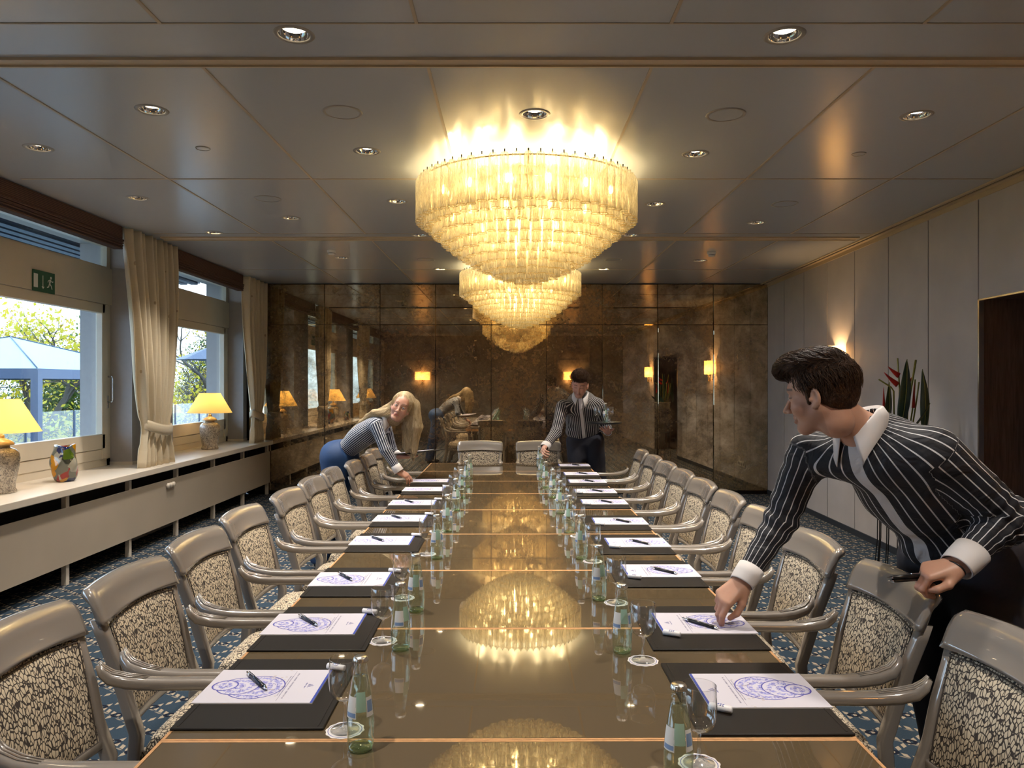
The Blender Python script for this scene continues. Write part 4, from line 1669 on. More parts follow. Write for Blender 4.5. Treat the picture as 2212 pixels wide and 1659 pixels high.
M['lampshade'] = t.done(t.n('AddShader', {0: t.n('MixShader', {0: 0.5, 1: t.n('BsdfTranslucent', {'Color': rgb(246, 208, 130)}), 2: t.n('BsdfDiffuse', {'Color': rgb(240, 205, 140)})}),
                                          1: t.n('Emission', {'Color': (1.0, 0.60, 0.16, 1), 'Strength': 0.16})}))


def make_lamp():
    rt = empty('table_lamp')
    k = 1.0
    m = MB()
    m.lathe([(0.0001, 0.0), (0.088, 0.0), (0.090, 0.012), (0.084, 0.022), (0.080, 0.03), (0.082, 0.06), (0.094, 0.12), (0.104, 0.18), (0.108, 0.225), (0.102, 0.262), (0.082, 0.285), (0.058, 0.295), (0.050, 0.30), (0.0001, 0.30)], 40)
    m.build('jar_body', M['porcelain'], rt)
    m = MB()
    m.lathe([(0.050, 0.298), (0.050, 0.312), (0.074, 0.314), (0.076, 0.322), (0.060, 0.34), (0.036, 0.352), (0.022, 0.358), (0.018, 0.366), (0.022, 0.374), (0.012, 0.384), (0.0001, 0.386)], 32)
    m.build('jar_lid', M['lidwood'], rt)
    m = MB()
    m.tube([(0, 0, 0.38), (0, 0, 0.45)], 0.007, 10)
    m.lathe([(0.0001, 0.43), (0.016, 0.43), (0.016, 0.47), (0.0001, 0.47)], 12)
    for a in (0, 2.1, 4.2):
        m.tube([(0.012 * math.cos(a), 0.012 * math.sin(a), 0.60), (0.108 * math.cos(a), 0.108 * math.sin(a), 0.606)], 0.002, 5)
    m.tube([(0, 0, 0.45), (0, 0, 0.60)], 0.003, 6)
    m.build('stem', M['brass'], rt)
    m = MB()
    m.lathe([(0.232, 0.400), (0.229, 0.405), (0.112, 0.612), (0.115, 0.616)], 48)
    m.build('lamp_shade', M['lampshade'], rt)
    m = MB()
    m.sphere((0, 0, 0.50), (0.026, 0.026, 0.036), 12, 10)
    m.build('bulb', M['bulb'], rt)
    return rt


lamp = make_lamp()
index_children(None)
SZ = 0.736
for i, (x, y, s, lab) in enumerate(((-3.60, 8.88, 1.08, 'lit table lamp with crackled porcelain jar on the sill near the mirror'),
                                    (-3.64, 5.31, 1.08, 'lit table lamp with crackled porcelain jar at the left picture edge'),
                                    (-3.60, 2.1, 1.08, 'lit table lamp on the sill nearest the camera'))):
    o = lamp if i == 0 else copy_tree(lamp)
    o.location = (x, y, SZ)
    o.scale = (s, s, s)
    tag(o, lab, 'table lamp', 'porcelain jar lamps on the sill')
    add_light('POINT', 'table_lamp_light', (x, y, SZ + 0.50 * s), 4.6, (1.0, 0.66, 0.30), 0.03)

t = NT('multicoloured_blown_glass')
ob = t.obj()
vo = t.n('TexVoronoi', {'Vector': t.mapping(t.n('VectorMath', {0: ob, 1: t.n('VectorMath', {0: t.n('TexNoise', {'Vector': ob, 'Scale': 12.0}).outputs['Color'], 'Scale': 0.1}, operation='SCALE').outputs[0]}, operation='ADD').outputs[0], scale=(1, 1, 0.6)), 'Scale': 24.0})
sel = t.sep(vo.outputs['Color'])[0]
cc = t.ramp(sel, [(0.0, rgb(150, 28, 24)), (0.14, rgb(24, 40, 96)), (0.24, rgb(200, 138, 20)), (0.36, rgb(84, 112, 30)), (0.44, rgb(104, 108, 98)), (0.8, rgb(70, 72, 62)), (0.9, rgb(170, 168, 155))], 'CONSTANT')
M['blown'] = t.done(t.bsdf(cc, 0.06, 0.0, Coat_Weight=1.0, Transmission_Weight=0.35, IOR=1.3))


def make_vase():
    rt = empty('glass_vase')
    m = MB()
    n = 36
    rings = []
    for i in range(22):
        v = i / 21
        z = 0.205 * v
        r = 0.048 + 0.022 * math.sin(min(1, v * 1.5) * PI * 0.62) - 0.036 * max(0, v - 0.42) ** 1.2
        if v < 0.05:
            r *= 0.9 + 2 * v
        rings.append([((r * (1 + 0.10 * math.sin(3 * a + 5 * v) + 0.05 * math.sin(5 * a - 9 * v + 1))) * math.cos(a), (r * (1 + 0.10 * math.sin(3 * a + 5 * v) + 0.05 * math.sin(5 * a - 9 * v + 1))) * math.sin(a), z + 0.006 * math.sin(2 * a) * v) for a in [2 * PI * k / n for k in range(n)]])
    # inner wall
    inner = [[(p[0] * 0.86, p[1] * 0.86, p[2]) for p in r] for r in rings[::-1][:14]]
    m.sweep(rings + inner)
    m.build('blown_body', M['blown'], rt)
    m = MB()
    m.lathe([(0.0001, 0.002), (0.040, 0.002), (0.046, 0.008), (0.0001, 0.012)], 24)
    m.build('foot', M['blown'], rt)
    return rt


vase = make_vase()
CH.clear()
index_children(None)
vase.location = (-3.56, 5.93, SZ)
vase.scale = (1.4, 1.4, 1.4)
tag(vase, 'multicoloured blown glass vase on the white sill before the large window', 'vase', 'blown glass vases on the sill')
v2 = copy_tree(vase)
v2.location = (-3.56, 4.45, SZ)
v2.rotation_euler = (0, 0, 2)
v2.scale = (0.9, 0.9, 0.9)
tag(v2, 'smaller blown glass vase outside the left picture edge beside the lamp', 'vase', 'blown glass vases on the sill')

# ================================================================ PLANT ON A STAND (behind the front waiter)
PY = 5.75
PXc = 2.98
M['leafgreen'] = simple('strelitzia_leaf', rgb(34, 62, 52), 0.35, noise=0.2, nscale=20)
M['leafdark'] = simple('dark_leaf', rgb(44, 58, 34), 0.4, noise=0.2, nscale=20)
M['stemgreen'] = simple('olive_stem', rgb(120, 116, 44), 0.45, noise=0.15, nscale=30)
M['redbract'] = simple('red_bract', rgb(176, 28, 22), 0.35)
M['pot'] = simple('pale_stone_pot', rgb(150, 146, 130), 0.7, noise=0.1, nscale=30, bump=0.2)
st = empty('plant_stand', (PXc, PY, 0), 0, 'tall black wire plant stand beside the right panelled wall', 'plant stand')
m = MB()
for zz, r in ((0.02, 0.17), (0.55, 0.14), (0.99, 0.16), (1.0, 0.14)):
    m.tube([(r * math.cos(2 * PI * k / 32), r * math.sin(2 * PI * k / 32), zz) for k in range(33)], 0.006, 6, cap=False)
m.lathe([(0.0001, 0.995), (0.15, 0.995), (0.15, 1.003), (0.0001, 1.003)], 32)
m.build('ring_frame', M['black'], st)
for k in range(12):
    a = 2 * PI * k / 12
    m = MB()
    m.tube([(0.17 * math.cos(a), 0.17 * math.sin(a), 0.0), (0.145 * math.cos(a), 0.145 * math.sin(a), 0.3), (0.14 * math.cos(a), 0.14 * math.sin(a), 0.8), (0.16 * math.cos(a), 0.16 * math.sin(a), 0.98)], 0.0045, 6)
    m.build('rod', M['black'], st)
po = empty('flower_pot', (PXc, PY, 1.004), 0, 'round pale stone pot on the black wire plant stand', 'flower pot')
m = MB()
m.lathe([(0.0001, 0.0), (0.12, 0.0), (0.135, 0.02), (0.15, 0.13), (0.158, 0.14), (0.158, 0.15), (0.146, 0.15), (0.14, 0.12), (0.0001, 0.12)], 36)
m.build('bowl', M['pot'], po)
fl = empty('flower_arrangement', (PXc, PY, 1.125), 0, 'red heliconia and tall dark green leaves arranged in the stone pot', 'flower arrangement')


def bigleaf(x0, z0, x1, z1, w, mat, yo=0.0, tw=0.0, name='leaf'):
    m = MB()
    ca, sa = math.cos(tw), math.sin(tw)

    def fn(u, v):
        prof = math.sin(PI * min(1, v * 0.95 + 0.05) ** 0.9) ** 0.75 * (1 - 0.25 * v)
        wv_ = (2 * u - 1) * w * prof
        zc_ = z0 + (z1 - z0) * v
        xc_ = x0 + (x1 - x0) * v
        return (xc_ + wv_ * ca, yo + wv_ * sa - 0.03 * math.sin(PI * v) + 0.25 * abs(wv_), zc_)
    m.grid(fn, 6, 18)
    o = m.build(name, M[mat], fl, fix=False)
    s = o.modifiers.new('th', 'SOLIDIFY')
    s.thickness = 0.0015
    m = MB()
    m.tube([Vector(fn(0.5, k / 18)) + Vector((0, -0.003, 0)) for k in range(19)], 0.0025, 5)
    m.build('midrib', M['stemgreen'], o)
    return o


bigleaf(0.00, 0.05, 0.045, 0.575, 0.060, 'leafgreen', -0.04, 0.2)
bigleaf(-0.10, 0.02, -0.07, 0.40, 0.050, 'leafdark', 0.0, 0.5)
bigleaf(0.20, 0.02, 0.185, 0.50, 0.036, 'leafdark', 0.0, -0.4)
bigleaf(0.03, 0.0, 0.20, 0.24, 0.05, 'leafdark', -0.08, 0.9)
bigleaf(-0.02, 0.0, -0.22, 0.16, 0.05, 'leafdark', -0.06, 0.9)
bigleaf(0.0, 0.0, -0.13, 0.22, 0.045, 'leafgreen', 0.09, 0.4)


def stemm(pts, r):
    m = MB()
    m.tube(pts, r, 7)
    m.build('stem', M['stemgreen'], fl)


stemm([(0.0, 0, 0), (0.01, 0, 0.35), (-0.006, 0, 0.585)], 0.006)
stemm([(0.03, -0.02, 0), (0.08, -0.02, 0.30), (0.125, -0.02, 0.57)], 0.008)
stemm([(0.06, 0, 0), (0.075, 0, 0.25), (0.08, 0, 0.40)], 0.008)
stemm([(0.10, 0, 0), (0.14, 0, 0.25), (0.16, 0, 0.40)], 0.006)
stemm([(0.08, 0, 0), (0.12, 0, 0.25), (0.13, 0, 0.42)], 0.006)
stemm([(-0.04, -0.02, 0), (-0.045, -0.02, 0.33), (-0.065, -0.02, 0.36), (-0.16, -0.02, 0.42)], 0.006)


def bract(p0, p1, w):
    m = MB()
    p0, p1 = Vector(p0), Vector(p1)
    d = p1 - p0
    up = Vector((-d.z, 0, d.x)).normalized()
    rings = []
    for k in range(9):
        v = k / 8
        c = p0 + d * v + Vector((0, 0, 0.02 * v * v))
        ww = w * (1 - v) ** 0.8 + 0.001
        rings.append([c + up * ww * math.cos(a) + Vector((0, 1, 0)) * ww * 0.45 * math.sin(a) for a in [2 * PI * i / 10 for i in range(10)]])
    m.sweep(rings)
    m.build('bract', M['redbract'], fl)


bract((0.0, -0.01, 0.45), (-0.085, -0.01, 0.50), 0.022)
bract((-0.01, -0.01, 0.38), (-0.115, -0.01, 0.455), 0.022)
bract((0.07, -0.01, 0.39), (0.115, -0.01, 0.44), 0.012)
bract((0.112, -0.01, 0.20), (0.118, -0.01, 0.38), 0.014)
bract((-0.115, -0.01, 0.20), (-0.118, -0.01, 0.34), 0.012)

# ================================================================ OUTSIDE
t = NT('terrace_slabs')
M['terrace'] = t.done(t.bsdf(t.ramp(t.noise(t.obj(), 3.0, 4.0), [(0.3, rgb(92, 100, 104)), (0.7, rgb(124, 130, 132))]), 0.7))
m = MB()
m.box(-9.6, -4.15, -8, 30, -0.85, -0.75)
struct(m.build('floor_terrace', M['terrace']))
m = MB()
m.box(-60, -9.2, -30, 60, -2.6, -2.5)
tag(m.build('hillside', simple('garden_ground', rgb(96, 104, 60), 0.9, noise=0.3, nscale=1.5)), 'green and yellow garden ground falling away beyond the terrace', 'ground', kind='structure')
# wooden slatted canopy above the windows
ca = empty('slatted_canopy', (-5.0, 5.0, 2.86), 0, 'dark blue-grey slatted sun canopy outside above the windows', 'canopy')
M['slat'] = simple('slate_blue_slat', rgb(58, 72, 96), 0.5)
for k in range(9):
    m = MB()
    x = 0.75 - k * 0.14
    m.box(x - 0.055, x + 0.035, -7, 5.0, -0.02 + 0.0 * k, 0.0 + 0.0 * k)
    m.build('slat', M['slat'], ca)
for y in (-6, -3, 0, 1.5, 3, 5.0):
    m = MB()
    m.box(-0.45, 0.80, y - 0.04, y + 0.04, 0.0, 0.12)
    m.build('crossbeam', M['slat'], ca)
m = MB()
m.box(-0.5, 0.85, -7, 5.1, 0.12, 0.14)
m.build('roof_sheet', M['slat'], ca)
# glass balustrade
gb = empty('glass_balustrade', (-9.4, 8, 0), 0, 'frameless glass balustrade at the edge of the terrace', 'balustrade')
for k in range(-8, 10):
    m = MB()
    m.box(-0.006, 0.006, k * 1.6 + 0.02, k * 1.6 + 1.56, -0.75, 0.95)
    m.build('glass_panel', M['pane'], gb)
    m = MB()
    m.box(-0.02, 0.02, k * 1.6 - 0.02, k * 1.6 + 0.02, -0.75, 0.93)
    m.build('post', M['slat'], gb)


def parasol(name, x, y, R, zt, ze, label):
    rt = empty(name, (x, y, -0.75), 0, label, 'parasol')
    n = 8
    zt, ze = zt + 0.75, ze + 0.75
    e = [(R * math.cos(2 * PI * (k + 0.5) / n), R * math.sin(2 * PI * (k + 0.5) / n), ze) for k in range(n)]
    m = MB()
    m.add([(0, 0, zt)] + e, [(0, 1 + k, 1 + (k + 1) % n) for k in range(n)], False)
    m.build('canopy', M['slat'], rt)
    m = MB()
    for p in e:
        m.tube([(0, 0, zt - 0.02), (p[0], p[1], p[2] - 0.02)], 0.012, 5)
    m.build('ribs', M['slat'], rt)
    m = MB()
    m.tube([(0, 0, 0), (0, 0, zt)], 0.025, 10)
    m.build('post', M['slat'], rt)
    return rt


def pavilion():
    rt = empty('garden_pavilion', (-8.75, 13.0, -0.75), 0, 'pale blue canvas garden pavilion on the terrace outside the large window', 'pavilion')
    hx, hy, ze, zt = 1.74, 2.0, 2.49, 3.08
    c = [(-hx, -hy), (hx, -hy), (hx, hy), (-hx, hy)]
    m = MB()
    m.add([(0, 0, zt)] + [(p[0], p[1], ze) for p in c], [(0, 1, 2), (0, 2, 3), (0, 3, 4), (0, 4, 1)], False)
    m.build('canopy', M['awn'], rt)
    m = MB()
    for k in range(4):
        p, q = c[k], c[(k + 1) % 4]
        m.add([(p[0], p[1], ze - 0.15), (q[0], q[1], ze - 0.15), (q[0], q[1], ze), (p[0], p[1], ze)], [(0, 1, 2, 3)], False)
    m.build('valance', M['slat'], rt)
    m = MB()
    for p in c:
        m.tube([(0, 0, zt + 0.01), (p[0], p[1], ze + 0.01)], 0.010, 5)
    m.build('seam_piping', M['slat'], rt)
    for p in c:
        m = MB()
        m.box(p[0] * 0.985 - 0.055, p[0] * 0.985 + 0.055, p[1] * 0.985 - 0.055, p[1] * 0.985 + 0.055, 0.0, ze - 0.02)
        m.build('post', M['slat'], rt)
    return rt


M['awn'] = simple('pale_blue_canvas', rgb(150, 178, 190), 0.7)
pavilion()
parasol('garden_parasol', -8.0, 20.0, 1.0, 2.55, 2.15, 'small dark parasol outside the farther window')

# trees: bare crooked branches, yellow and green leaves
M['bark'] = simple('grey_bark', rgb(70, 66, 62), 0.9)
t = NT('autumn_foliage')
oi = t.n('NewGeometry').outputs['Random Per Island']
M['autumn'] = t.done(t.n('MixShader', {0: 0.4, 1: t.bsdf(t.ramp(oi, [(0.0, rgb(186, 168, 50)), (0.5, rgb(150, 158, 50)), (1.0, rgb(206, 150, 54))]), 0.6), 2: t.n('BsdfTranslucent', {'Color': rgb(200, 186, 60)})}))
M['evergreen'] = t.m if False else None
t = NT('evergreen_foliage')
oi = t.n('NewGeometry').outputs['Random Per Island']
M['evergreen'] = t.done(t.n('MixShader', {0: 0.3, 1: t.bsdf(t.ramp(oi, [(0.0, rgb(44, 66, 38)), (1.0, rgb(92, 116, 52))]), 0.6), 2: t.n('BsdfTranslucent', {'Color': rgb(90, 120, 40)})}))


def tree(x, y, h, seed, label, kind, group):
    rn = random.Random(seed)
    rt = empty('garden_tree', (x, y, -2.5), 0, label, 'tree', group)
    m = MB()
    tips = []

    def grow(p, d, L, r, depth):
        n = 5
        pts = [p]
        q = p
        dd = d
        for k in range(n):
            dd = (dd + Vector((rn.gauss(0, .22), rn.gauss(0, .22), rn.gauss(0.02, .14)))).normalized()
            q = q + dd * L / n
            pts.append(q)
        rs = [r * (1 - 0.45 * k / n) for k in range(n + 1)]
        m.tube(pts, rs, 6 if depth < 2 else 3, cap=False)
        for k in range(1, n + 1):
            if depth >= 4:
                tips.append(pts[k])
        if depth < 5:
            kids = (6, 4, 3, 3, 2)[depth]
            for c in range(kids):
                s = pts[rn.randint(1, n)]
                nd = (dd + Vector((rn.gauss(0, .7), rn.gauss(0, .7), rn.gauss(0.1, .4)))).normalized()
                grow(s, nd, L * rn.uniform(0.5, 0.78), r * 0.5, depth + 1)
    grow(Vector((0, 0, 0)), Vector((rn.gauss(0, .12), rn.gauss(0, .12), 1)).normalized(), h * 0.42, 0.20, 0)
    m.build('trunk', M['bark'], rt, fix=False)
    m = MB()
    nl = {'bare': 0, 'autumn': 2, 'green': 5}[kind]
    for p in tips:
        for k in range(nl):
            c = p + Vector((rn.gauss(0, .35), rn.gauss(0, .35), rn.gauss(0, .3)))
            s = rn.uniform(0.04, 0.09)
            a = Vector((rn.uniform(-1, 1), rn.uniform(-1, 1), rn.uniform(-1, 1))).normalized()
            b = a.cross(Vector((0.3, 0.5, 0.8))).normalized()
            m.add([c - a * s, c + b * s * 0.6, c + a * s, c - b * s * 0.6], [(0, 1, 2, 3)], False)
    m.build('foliage', M['evergreen'] if kind == 'green' else M['autumn'], rt, fix=False, kind='stuff')
    return rt


rn = random.Random(21)
tl = []
kinds = ['bare', 'autumn', 'bare', 'green', 'autumn', 'bare', 'autumn', 'green', 'bare', 'autumn', 'bare', 'autumn', 'bare', 'green', 'autumn', 'bare']
for i, yy_ in enumerate((-7.0, -3.0, 1.5, 16.5, 19.0, 21.5, 24.0, 26.5, 29.0, 31.5, 34.0, 36.5, 39.0, 41.5)):
    xx_ = -13.0 - (i % 2) * 3.6 - rn.uniform(0, 1.0)
    kd = kinds[i % 16]
    lab = {'bare': 'bare crooked branching tree beyond the terrace, outside the windows', 'autumn': 'tree with sparse yellow autumn leaves beyond the terrace, outside the windows', 'green': 'dense dark green tree beyond the terrace, outside the windows'}[kd]
    tree(xx_, yy_, rn.uniform(7.0, 9.0), 100 + i, lab, kd, 'garden trees, ' + kd)
# ================================================================ PEOPLE (implicit surfaces meshed in numpy)
def V(*a):
    return np.array(a, dtype=np.float64)


class Field:
    def __init__(self, lo, hi, h, origin=None, R=None):
        self.lo = np.array(lo, float)
        self.h = h
        self.n = np.maximum(4, np.ceil((np.array(hi, float) - self.lo) / h).astype(int) + 1)
        self.F = np.full(self.n, 1.0)
        self.origin = origin
        self.R = R      # columns: local axes in world coordinates

    def _win(self, lo, hi):
        a = np.clip(np.floor((lo - self.lo) / self.h).astype(int), 0, self.n - 1)
        b = np.clip(np.ceil((hi - self.lo) / self.h).astype(int) + 1, 1, self.n)
        if np.any(b <= a):
            return None
        g = [self.lo[k] + self.h * np.arange(a[k], b[k]) for k in range(3)]
        X, Y, Z = np.meshgrid(*g, indexing='ij')
        return tuple(slice(a[k], b[k]) for k in range(3)), X, Y, Z

    def _merge(self, sl, d, k, sub):
        A = self.F[sl]
        if sub:
            d = -d
            if k > 0:
                h = np.clip(0.5 + 0.5 * (d - A) / k, 0, 1)
                self.F[sl] = A + (d - A) * h + k * h * (1 - h)
            else:
                self.F[sl] = np.maximum(A, d)
        else:
            if k > 0:
                h = np.clip(0.5 + 0.5 * (A - d) / k, 0, 1)
                self.F[sl] = A + (d - A) * h - k * h * (1 - h)
            else:
                self.F[sl] = np.minimum(A, d)

    def cone(self, a, b, ra, rb, k=0.02, sub=False, flat=None):
        """tapered capsule; flat=(unit vector, factor) squeezes it along the vector"""
        a, b = np.array(a, float), np.array(b, float)
        pad = max(ra, rb) * 1.6 + k + 3 * self.h
        w = self._win(np.minimum(a, b) - pad, np.maximum(a, b) + pad)
        if w is None:
            return self
        sl, X, Y, Z = w
        px, py, pz = X - a[0], Y - a[1], Z - a[2]
        ba = b - a
        L2 = max(ba @ ba, 1e-12)
        t = np.clip((px * ba[0] + py * ba[1] + pz * ba[2]) / L2, 0, 1)
        qx, qy, qz = px - ba[0] * t, py - ba[1] * t, pz - ba[2] * t
        r = ra + (rb - ra) * t
        if flat is not None:
            n, f = np.array(flat[0], float), flat[1]
            s = qx * n[0] + qy * n[1] + qz * n[2]
            e = (1.0 / f - 1.0) * s
            qx, qy, qz = qx + e * n[0], qy + e * n[1], qz + e * n[2]
            d = (np.sqrt(qx * qx + qy * qy + qz * qz) - r) * (f if f < 1 else 1.0)
        else:
            d = np.sqrt(qx * qx + qy * qy + qz * qz) - r
        self._merge(sl, d, k, sub)
        return self

    def ell(self, c, r, k=0.02, sub=False, R=None):
        c, r = np.array(c, float), np.array(r, float)
        pad = r.max() + k + 3 * self.h
        w = self._win(c - pad, c + pad)
        if w is None:
            return self
        sl, X, Y, Z = w
        P = [X - c[0], Y - c[1], Z - c[2]]
        if R is not None:
            P = [R[0][j] * P[0] + R[1][j] * P[1] + R[2][j] * P[2] for j in range(3)]
        k0 = np.sqrt(sum((P[j] / r[j]) ** 2 for j in range(3)))
        k1 = np.sqrt(sum((P[j] / r[j] ** 2) ** 2 for j in range(3))) + 1e-9
        self._merge(sl, k0 * (k0 - 1.0) / k1, k, sub)
        return self

    def halfspace(self, p, n, k=0.004):
        """cut away everything on the side the normal points to"""
        n = np.array(n, float)
        n /= np.linalg.norm(n)
        sl, X, Y, Z = self._win(self.lo, self.lo + self.h * self.n)
        d = (X - p[0]) * n[0] + (Y - p[1]) * n[1] + (Z - p[2]) * n[2]
        self._merge(sl, -d, k, True)
        return self

    def mesh(self, smooth=1):
        F = self.F.copy()
        F[0], F[-1] = 1, 1
        F[:, 0], F[:, -1] = 1, 1
        F[:, :, 0], F[:, :, -1] = 1, 1
        n = F.shape
        S = F < 0
        c = [S[i:n[0] - 1 + i, j:n[1] - 1 + j, k:n[2] - 1 + k] for i in (0, 1) for j in (0, 1) for k in (0, 1)]
        cnt = sum(x.astype(np.int8) for x in c)
        act = (cnt > 0) & (cnt < 8)
        idx = np.argwhere(act)
        vid = np.full(act.shape, -1, int)
        vid[act] = np.arange(len(idx))
        acc = np.zeros((len(idx), 3))
        num = np.zeros(len(idx))
        corners = [(i, j, k) for i in (0, 1) for j in (0, 1) for k in (0, 1)]
        vals = {o: F[idx[:, 0] + o[0], idx[:, 1] + o[1], idx[:, 2] + o[2]] for o in corners}
        for o in corners:
            for ax in range(3):
                if o[ax] == 0:
                    p = list(o)
                    p[ax] = 1
                    p = tuple(p)
                    a, b = vals[o], vals[p]
                    m = (a < 0) != (b < 0)
                    t = np.where(m, a / np.where(m, a - b, 1), 0)
                    for q in range(3):
                        acc[:, q] += np.where(m, o[q] + (t if q == ax else 0), 0)
                    num += m
        P = acc / num[:, None] + idx
        Q = []
        for ax in range(3):
            u, v = (ax + 1) % 3, (ax + 2) % 3
            sa = [slice(None)] * 3
            sb = [slice(None)] * 3
            sa[ax] = slice(0, n[ax] - 1)
            sb[ax] = slice(1, n[ax])
            A, B = S[tuple(sa)], S[tuple(sb)]
            e = np.argwhere(A != B)
            ok = (e[:, u] > 0) & (e[:, v] > 0) & (e[:, u] < n[u] - 1) & (e[:, v] < n[v] - 1)
            e = e[ok]
            flip = A[e[:, 0], e[:, 1], e[:, 2]]
            quad = []
            for du, dv in ((0, 0), (-1, 0), (-1, -1), (0, -1)):
                f = e.copy()
                f[:, u] += du
                f[:, v] += dv
                quad.append(vid[f[:, 0], f[:, 1], f[:, 2]])
            q = np.stack(quad, 1)
            q[~flip] = q[~flip][:, ::-1]
            Q.append(q)
        Q = np.concatenate(Q)
        P = self.lo + self.h * P
        for _ in range(smooth):
            P = self.relax(P, Q, 0.5)
        if self.R is not None:
            P = P @ self.R.T + self.origin
        return P, Q[:, ::-1]

    @staticmethod
    def relax(P, Q, w):
        acc = np.zeros_like(P)
        num = np.zeros(len(P))
        for a, b in ((0, 1), (1, 2), (2, 3), (3, 0)):
            np.add.at(acc, Q[:, a], P[Q[:, b]])
            np.add.at(acc, Q[:, b], P[Q[:, a]])
            np.add.at(num, Q[:, a], 1)
            np.add.at(num, Q[:, b], 1)
        num[num == 0] = 1
        return P * (1 - w) + w * acc / num[:, None]


def sample(f, P):
    """field value and gradient at points given in the field's own axes"""
    q = (P - f.lo) / f.h
    i = np.clip(np.floor(q).astype(int), 0, f.n - 2)
    t = np.clip(q - i, 0, 1)
    c = {}
    for a in (0, 1):
        for b in (0, 1):
            for d in (0, 1):
                c[a, b, d] = f.F[i[:, 0] + a, i[:, 1] + b, i[:, 2] + d]
    tx, ty, tz = t[:, 0], t[:, 1], t[:, 2]
    def lerp(u, v, w):
        return u + (v - u) * w
    x00, x10, x01, x11 = lerp(c[0, 0, 0], c[1, 0, 0], tx), lerp(c[0, 1, 0], c[1, 1, 0], tx), lerp(c[0, 0, 1], c[1, 0, 1], tx), lerp(c[0, 1, 1], c[1, 1, 1], tx)
    val = lerp(lerp(x00, x10, ty), lerp(x01, x11, ty), tz)
    gx = lerp(lerp(c[1, 0, 0] - c[0, 0, 0], c[1, 1, 0] - c[0, 1, 0], ty), lerp(c[1, 0, 1] - c[0, 0, 1], c[1, 1, 1] - c[0, 1, 1], ty), tz)
    gy, gz = lerp(x10 - x00, x11 - x01, tz), lerp(x01, x11, ty) - lerp(x00, x10, ty)
    G = np.stack([gx, gy, gz], 1)
    return val, G / (np.linalg.norm(G, axis=1)[:, None] + 1e-9)


def strands(f, P, n, steps, step, dirfn, lift, rad, seed, mask=None, jit=0.25):
    """thin hair strands that follow the surface of the field"""
    rs = np.random.RandomState(seed)
    C = P if mask is None else P[mask]
    S = C[rs.randint(0, len(C), n)] + rs.normal(size=(n, 3)) * f.h * 0.5
    path = []
    lf = rs.uniform(0.2, 1.0, n) * lift
    jd = rs.normal(size=(n, 3)) * jit
    for k in range(steps):
        v, g = sample(f, S)
        tgt = lf * (0.3 + 0.7 * math.sin(PI * (k + 0.5) / steps) + 0.5 * k / steps)
        S = S - g * np.clip(v - tgt, -0.006, 0.006)[:, None]
        path.append(S.copy())
        d = dirfn(S) + jd
        d = d - g * (d * g).sum(1)[:, None] * 0.9
        d /= np.linalg.norm(d, axis=1)[:, None] + 1e-9
        S = S + d * step
    A = np.stack(path, 1)
    T = np.gradient(A, axis=1)
    T /= np.linalg.norm(T, axis=2)[..., None] + 1e-9
    r0 = np.cross(T, np.array([0.31, 0.52, 0.79]))
    r0 /= np.linalg.norm(r0, axis=2)[..., None] + 1e-9
    r1 = np.cross(T, r0)
    w = rad * np.sqrt(np.clip(np.sin(PI * (np.arange(steps) + 0.4) / (steps - 0.2)), 0.04, 1))[None, :, None]
    ring = [A + (r0 * math.cos(a) + r1 * math.sin(a)) * w for a in (0, 2 * PI / 3, 4 * PI / 3)]
    Vt = np.stack(ring, 2).reshape(-1, 3)
    base = (np.arange(n)[:, None] * steps + np.arange(steps - 1)[None]).ravel() * 3
    Q = []
    for a in range(3):
        b = (a + 1) % 3
        Q.append(np.stack([base + a, base + b, base + 3 + b, base + 3 + a], 1))
    rnd_ = np.repeat(rs.uniform(0, 50, n), steps * 3)
    at = np.stack([rnd_, rnd_ * 0.7, Vt[:, 2]], 1)
    return Vt, np.concatenate(Q), at


def vnormals(P, Q):
    n = np.cross(P[Q[:, 2]] - P[Q[:, 0]], P[Q[:, 3]] - P[Q[:, 1]])
    N = np.zeros_like(P)
    for a in range(4):
        np.add.at(N, Q[:, a], n)
    return N / (np.linalg.norm(N, axis=1)[:, None] + 1e-12)


def wobble(P, seed, freq, n=6):
    r = np.random.RandomState(seed)
    s = 0
    for _ in range(n):
        d = r.normal(size=3) * freq
        s = s + np.sin(P @ d + r.uniform(0, 6.28))
    return s / n


def np_object(name, parts, mat, parent, origin, attrs=None, smooth=True):
    """parts: list of (P, Q); joined into one mesh, stored relative to the origin"""
    Ps, Qs, off = [], [], 0
    for P, Q in parts:
        Ps.append(P)
        Qs.append(Q + off)
        off += len(P)
    P = np.concatenate(Ps) - np.array(origin)
    Q = np.concatenate(Qs)
    me = bpy.data.meshes.new(name)
    me.vertices.add(len(P))
    me.vertices.foreach_set('co', P.astype(np.float32).ravel())
    me.loops.add(len(Q) * 4)
    me.loops.foreach_set('vertex_index', Q.astype(np.int32).ravel())
    me.polygons.add(len(Q))
    me.polygons.foreach_set('loop_start', np.arange(0, len(Q) * 4, 4, dtype=np.int32))
    me.polygons.foreach_set('loop_total', np.full(len(Q), 4, dtype=np.int32))
    me.update(calc_edges=True)
    me.validate()
    me.polygons.foreach_set('use_smooth', np.full(len(me.polygons), smooth))
    for k, a in (attrs or {}).items():
        A = me.attributes.new(k, 'FLOAT_VECTOR', 'POINT')
        A.data.foreach_set('vector', np.concatenate(a).astype(np.float32).ravel())
    me.materials.append(mat)
    o = bpy.data.objects.new(name, me)
    COL.objects.link(o)
    if parent is not None:
        o.parent = parent
    return o


def unit(v):
    v = np.array(v, float)
    return v / np.linalg.norm(v)


def frame(fwd, up):
    """local x = person's left, y = forward, z = up (columns)"""
    f = unit(fwd)
    u = np.array(up, float)
    u = unit(u - f * (u @ f))
    l = np.cross(u, f)
    return np.stack([l, f, u], 1)


